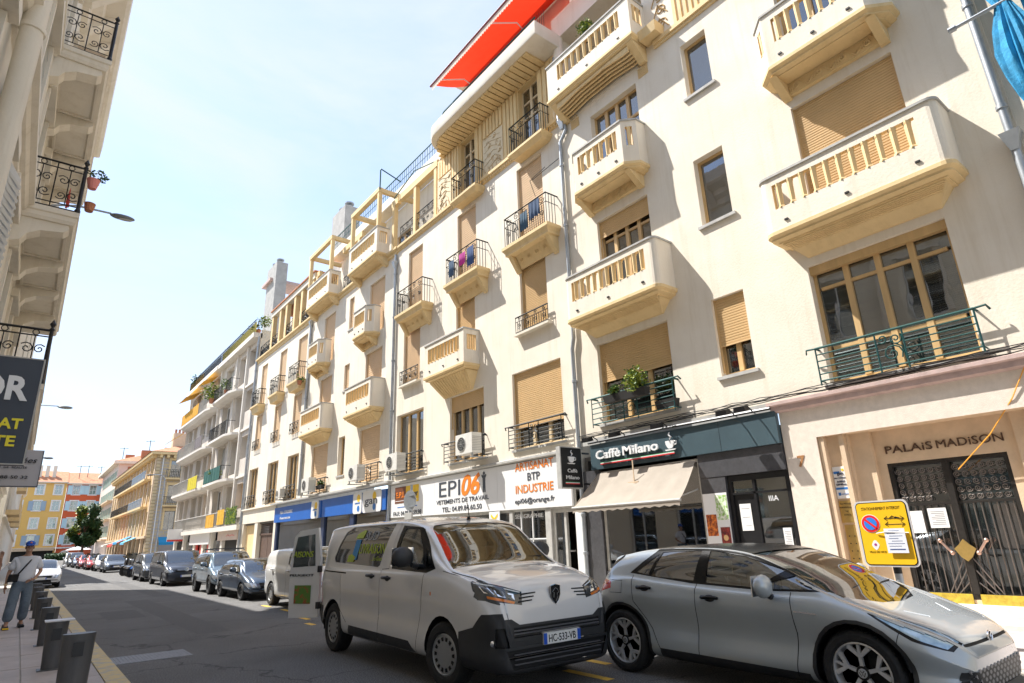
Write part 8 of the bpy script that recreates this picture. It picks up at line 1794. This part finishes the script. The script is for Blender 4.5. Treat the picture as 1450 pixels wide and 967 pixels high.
w = arrow(.175); w.tube([Fp.P(.08, .175, .01), Fp.P(.12, .205, .01), Fp.P(.16, .175, .01)], .005, 4); w.tube([Fp.P(.15, .19, .01), Fp.P(.2, .175, .01)], .008, 4); w.build('arrow_symbol', gloss_black, t)
w = MB(); w.prism([Fp.P(-.14+.045*math.cos(a), -.14+.05*math.sin(a)-.01*math.sin(3*a), .008) for a in [2*PI*k/16 for k in range(16)]], Ns*.002); w.build('city_crest', lw, t)
MB().disc(Fp.P(-.14, -.135, .010), Ns, .016, .002, 12).build('crest_centre', mat('crest_purple', (.35, .03, .22), .5), t); text('VILLE DE NICE', Fp, -.13, -.235, .008, .024, gloss_black, t, width=.20, ext=.001)
nt_ = MB(); nt_.fbox(Fp, .0, .235, -.235, .055, .03, .036).build('paper_notice', mat('paper_sleeve', (.74, .76, .82), .3), t)
w = MB()
for k, (a, b) in enumerate(((.05, .17), (.03, .12), (.05, .2), (.04, .15), (.07, .19), (.02, .21), (.03, .17))): w.fbox(Fp, a, b, .025-.03*k-.003, .025-.03*k+.003, .036, .037)
w.fbox(Fp, .03, .205, -.200, -.186, .036, .037); w.build('handwriting', mat('ink_blue', (.05, .08, .22), .6), t)
MB().tube([Fp.P(-.10, -.0, .02), Fp.P(.02, .015, .04), Fp.P(.28, .0, .03)], .006, 5).build('string', cap_, t)
# round street sign seen from behind beyond the van
t = thing('road_sign', 'round road sign seen from behind on a slim pole beyond the delivery van', 'sign', (8.3, 15.2, .13)); MB().tube([(8.3, 15.2, .13), (8.3, 15.2, 3.0)], .035, 8).build('pole', M['zinc'], t, smooth=40)
MB().disc((8.26, 15.2, 2.58), (-1, -.15, 0), .27, .015, 28).build('disc', M['zinc'], t); MB().box(8.2, 8.24, 15.0, 15.4, 2.02, 2.26).build('lower_plate', M['coping'], t); MB().box(8.24, 8.26, 15.0, 15.4, 2.4, 2.43).box(8.24, 8.26, 15.0, 15.4, 2.7, 2.73).build('clamp', M['zinc'], t)
# warning triangle parasol etc far: lamp column on the right pavement
t = thing('street_lamp', 'tall thin lamp column before the stone building', 'street lamp', (11.0, 74, 0)); MB().tube([(11.0, 74, 0), (11.0, 74, 8.6), (10.6, 74, 9.0), (9.8, 74, 9.0)], [.09, .06, .05, .04], 8).build('column', M['zinc'], t, smooth=40); MB().ball((9.6, 74, 8.95), .35, 10, 0, (1, .5, .25)).build('head', gst, t, smooth=60)
t = thing('drain_pipe', 'thin white downpipe on the corner of the stone building', 'downpipe', (12.4, 92, 0)); MB().tube([(13.2, 91.9, 13.3), (13.2, 91.9, .1)], .07, 6).build('pipe', M['white'], t)
# ================================================================ PEOPLE
skin = mat('skin', (.44, .245, .16), .55, var=.08, vs=9); tee = mat('white_tshirt', (.74, .76, .80), .85, var=.07, vs=7, bump=.3, bs=9); jean = mat('blue_jeans', (.17, .22, .27), .9, var=.35, vs=5, bump=.3, bs=14, col2=(.10, .13, .165)); capm = mat('blue_cap', (.015, .10, .50), .7); hair = mat('dark_hair', (.03, .02, .015), .7)
def skinned(name, nodes, edges, root, m, par, sub=2, scale=1.0, label=None):
    """one continuous surface grown round a joint skeleton"""
    ids = {k: i for i, k in enumerate(nodes)}; me = bpy.data.meshes.new(name); me.from_pydata([tuple(Vector(v[0])*scale) for v in nodes.values()], [(ids[a], ids[b]) for a, b in edges], [])
    o = bpy.data.objects.new(name, me); COL.objects.link(o); md = o.modifiers.new('s', 'SKIN'); md.use_smooth_shade = True
    sv_ = me.skin_vertices[0].data
    for k, v in nodes.items():
        r = v[1]; r = (r, r) if not isinstance(r, tuple) else r; sv_[ids[k]].radius = (r[0]*scale, r[1]*scale); sv_[ids[k]].use_root = (k == root)
    ms = o.modifiers.new('d', 'SUBSURF'); ms.levels = sub; ms.render_levels = sub
    bpy.context.view_layer.update(); m2 = bpy.data.meshes.new_from_object(o.evaluated_get(bpy.context.evaluated_depsgraph_get())); bpy.data.objects.remove(o); m2.name = name
    m2.materials.clear(); m2.materials.append(m); m2.polygons.foreach_set('use_smooth', [True]*len(m2.polygons))
    return link(name, m2, par, label=label)
def hand(nodes, edges, pre, wrist, down, side, fwd, curl=.3, s_=1.0):
    """palm and five fingers from the wrist node; down = along the hand, side = towards the thumb"""
    w_ = Vector(wrist); d, sd_, f = Vector(down).normalized(), Vector(side).normalized(), Vector(fwd).normalized()
    nodes[pre+'palm'] = (w_+d*.05*s_, (.026*s_, .016*s_)); edges.append((pre+'wrist', pre+'palm')); nodes[pre+'pend'] = (w_+d*.085*s_, (.030*s_, .014*s_)); edges.append((pre+'palm', pre+'pend'))
    for i in range(4):
        L = (.072, .080, .075, .058)[i]*s_; a = w_+d*.10*s_+sd_*(.024-.016*i)*s_; b = a+d*L*.5+f*L*.15*curl; c = b+d*L*.4+f*L*.45*curl
        nodes[pre+'f%da' % i] = (a, .0088*s_); nodes[pre+'f%db' % i] = (b, .0082*s_); nodes[pre+'f%dc' % i] = (c, .007*s_); edges += [(pre+'pend', pre+'f%da' % i), (pre+'f%da' % i, pre+'f%db' % i), (pre+'f%db' % i, pre+'f%dc' % i)]
    a = w_+d*.045*s_+sd_*.034*s_+f*.01; nodes[pre+'ta'] = (a, .011*s_); nodes[pre+'tb'] = (a+d*.035*s_+sd_*.018*s_+f*.012, .009*s_); edges += [(pre+'palm', pre+'ta'), (pre+'ta', pre+'tb')]
# walking man, facing -y (towards the camera); x to his left = +x picture right
man = thing('person', 'man in a blue cap, white T-shirt and loose jeans walking with a crossbody bag', 'person', (.17, 16.75, .132), None, math.radians(6), world=False)
K = 1.64/1.75
nb = {'pelvis': ((0, 0, .95), (.135, .10)), 'waist': ((0, -.01, 1.08), (.125, .09)), 'chest': ((0, -.01, 1.28), (.15, .105)), 'neckb': ((0, 0, 1.44), (.075, .065)), 'neck': ((0, -.015, 1.50), .05), 'head0': ((0, -.03, 1.56), (.062, .07)), 'head1': ((0, -.035, 1.64), (.072, .088)), 'head2': ((0, -.025, 1.71), (.060, .075)),
 'hipR': ((-.09, 0, .90), .088), 'kneeR': ((-.13, -.13, .50), .058), 'ankR': ((-.165, -.14, .09), .038), 'toeR': ((-.18, -.30, .035), .036),
 'hipL': ((.09, 0, .90), .088), 'kneeL': ((.10, -.03, .49), .058), 'ankL': ((.115, .16, .10), .038), 'toeL': ((.125, .02, .035), .036),
 'shR': ((-.19, 0, 1.40), .055), 'elR': ((-.275, .02, 1.12), .040), 'Rwrist': ((-.30, -.10, .88), .026),
 'shL': ((.19, 0, 1.40), .055), 'elL': ((.29, .03, 1.14), .040), 'Lwrist': ((.17, -.17, .98), .026)}
eb = [('pelvis', 'waist'), ('waist', 'chest'), ('chest', 'neckb'), ('neckb', 'neck'), ('neck', 'head0'), ('head0', 'head1'), ('head1', 'head2'), ('pelvis', 'hipR'), ('hipR', 'kneeR'), ('kneeR', 'ankR'), ('ankR', 'toeR'), ('pelvis', 'hipL'), ('hipL', 'kneeL'), ('kneeL', 'ankL'), ('ankL', 'toeL'), ('neckb', 'shR'), ('shR', 'elR'), ('elR', 'Rwrist'), ('neckb', 'shL'), ('shL', 'elL'), ('elL', 'Lwrist')]
hand(nb, eb, 'R', (-.30, -.10, .88), (-.03, -.22, -1), (.25, -1, 0), (1, 0, 0)); hand(nb, eb, 'L', (.17, -.17, .98), (-.9, -.4, -.25), (0, -.3, 1), (0, .8, -.5), .7)
body = skinned('body', nb, eb, 'pelvis', skin, man, 2, K)
ns_ = {'b': ((0, 0, .86), (.205, .15)), 'w': ((0, -.01, 1.08), (.215, .15)), 'c': ((0, -.01, 1.27), (.215, .15)), 'u': ((0, 0, 1.40), (.13, .10)), 'n': ((0, -.005, 1.475), (.075, .07)), 'sR': ((-.18, .0, 1.385), .09), 'eR': ((-.262, .01, 1.17), .085), 'sL': ((.18, 0, 1.385), .09), 'eL': ((.268, .01, 1.18), .085)}
skinned('tshirt', ns_, [('b', 'w'), ('w', 'c'), ('c', 'u'), ('u', 'n'), ('u', 'sR'), ('sR', 'eR'), ('u', 'sL'), ('sL', 'eL')], 'c', tee, man, 2, K)
nj = {'p': ((0, 0, 1.03), (.165, .125)), 'q': ((0, 0, .90), (.165, .125)), 'hR': ((-.10, -.01, .82), .118), 'kR': ((-.135, -.13, .50), .10), 'aR': ((-.165, -.13, .12), .105), 'hL': ((.10, 0, .82), .118), 'kL': ((.105, -.03, .49), .10), 'aL': ((.115, .14, .13), .105)}
skinned('jeans', nj, [('p', 'q'), ('q', 'hR'), ('hR', 'kR'), ('kR', 'aR'), ('q', 'hL'), ('hL', 'kL'), ('kL', 'aL')], 'q', jean, man, 2, K)
def kk(*v): return Vector(v)*K
w = MB()
w.ball(kk(0, -.02, 1.725), .098*K, 16, 0, (.92, 1.1, .70)); w.hexa([kk(-.075, -.09, 1.705), kk(.075, -.09, 1.705), kk(.055, -.20, 1.685), kk(-.055, -.20, 1.685), kk(-.075, -.09, 1.718), kk(.075, -.09, 1.718), kk(.055, -.20, 1.698), kk(-.055, -.20, 1.698)]); w.build('cap', capm, man, smooth=50)
MB().ball(kk(0, -.122, 1.745), .018, 8, 0, (1, .3, 1)).build('cap_emblem', org, man)
w = MB(); w.ball(kk(0, .0, 1.655), .088*K, 12, 0, (.95, 1.0, .9)); w.build('hair', hair, man, smooth=50)
w = MB(); w.ball(kk(0, -.128, 1.63), .016, 8, 0, (.8, 1, 1.5)); w.ball(kk(-.078, -.03, 1.635), .02, 8, 0, (.5, .8, 1.3)); w.ball(kk(.078, -.03, 1.635), .02, 8, 0, (.5, .8, 1.3)); w.build('nose_and_ears', skin, man, smooth=60)
w = MB(); w.ball(kk(-.03, -.108, 1.655), .010, 8, 0, (1.4, .6, .7)); w.ball(kk(.03, -.108, 1.655), .010, 8, 0, (1.4, .6, .7)); w.build('eyes', gapm, man); MB().tube([kk(-.028, -.112, 1.592), kk(0, -.120, 1.586), kk(.028, -.112, 1.592)], .005, 5).build('mouth', mat('smile', (.7, .55, .5), .6), man)
w = MB(); w.tube([kk(.10, -.02, 1.475), kk(.06, -.12, 1.38), kk(-.05, -.165, 1.22), kk(-.16, -.16, 1.05), kk(-.20, -.08, .98)], .016, 5); w.tube([kk(.10, -.02, 1.475), kk(.02, .10, 1.4), kk(-.14, .14, 1.1), kk(-.20, .0, .98)], .016, 5); w.build('bag_strap', gapm, man)
MB().hexa([kk(-.30, -.17, .96), kk(-.12, -.20, .96), kk(-.12, -.14, .94), kk(-.30, -.10, .94), kk(-.28, -.18, 1.09), kk(-.11, -.21, 1.09), kk(-.11, -.15, 1.10), kk(-.28, -.11, 1.10)]).build('crossbody_bag', gapm, man)
for s_, (x, y) in ((0, (-.175, -.22)), (1, (.12, .09))):
    w = MB(); w.hexa([kk(x-.05, y-.13, 0), kk(x+.05, y-.13, 0), kk(x+.05, y+.14, 0), kk(x-.05, y+.14, 0), kk(x-.04, y-.10, .06), kk(x+.04, y-.10, .06), kk(x+.045, y+.13, .10), kk(x-.045, y+.13, .10)]); w.build('shoe', mat('black_shoe', (.03, .03, .03), .6), man)
    w = MB(); w.box((x-.052)*K, (x+.052)*K, (y-.134)*K, (y-.07)*K, .01, .04); w.build('shoe_toecap', yel if not s_ else gapm, man)
MB().lathe([(.034, -.012), (.034, .012)], kk(-.30, -.09, .90), 'z', 12).lathe([(.034, -.012), (.034, .012)], kk(.185, -.155, .99), 'z', 12).build('bracelet', M['trim'], man)
# second person, cut by the left edge of the picture
m2 = thing('person', 'person in a black T-shirt raising a forearm at the left edge of the picture', 'person', (-.50, 15.6, .132), None, math.radians(-8), world=False)
n2 = {k: v for k, v in nb.items() if not k[0] in 'RL' or k in ('Rwrist', 'Lwrist')}; n2 = dict(n2); e2 = [e for e in eb if e[0] in n2 and e[1] in n2]
n2['shL'] = ((.19, 0, 1.40), .055); n2['elL'] = ((.27, -.06, 1.13), .042); n2['Lwrist'] = ((.30, -.20, 1.36), .028); hand(n2, e2, 'L', (.30, -.20, 1.36), (.05, -.15, 1), (-1, -.2, 0), (0, -1, 0), 1.0); hand(n2, e2, 'R', (-.30, -.10, .88), (-.03, -.22, -1), (.25, -1, 0), (1, 0, 0))
skinned('body', n2, e2, 'pelvis', skin, m2, 2, .97)
n3 = dict(ns_); n3['eL'] = ((.265, -.04, 1.20), .082); skinned('tshirt', n3, [('b', 'w'), ('w', 'c'), ('c', 'u'), ('u', 'n'), ('u', 'sR'), ('sR', 'eR'), ('u', 'sL'), ('sL', 'eL')], 'c', mat('black_tshirt', (.02, .02, .023), .9), m2, 2, .97)
skinned('trousers', nj, [('p', 'q'), ('q', 'hR'), ('hR', 'kR'), ('kR', 'aR'), ('q', 'hL'), ('hL', 'kL'), ('kL', 'aL')], 'q', mat('dark_trousers', (.04, .04, .05), .9), m2, 2, .97)
MB().ball(Vector((0, .0, 1.65)), .10, 12, 0, (.95, 1.05, 1.05)).build('hair', hair, m2, smooth=50)
for x, y in ((-.175, -.22), (.12, .09)): MB().hexa([(x-.05, y-.13, 0), (x+.05, y-.13, 0), (x+.05, y+.14, 0), (x-.05, y+.14, 0), (x-.04, y-.10, .06), (x+.04, y-.10, .06), (x+.045, y+.13, .10), (x-.045, y+.13, .10)]).build('shoe', gapm, m2)
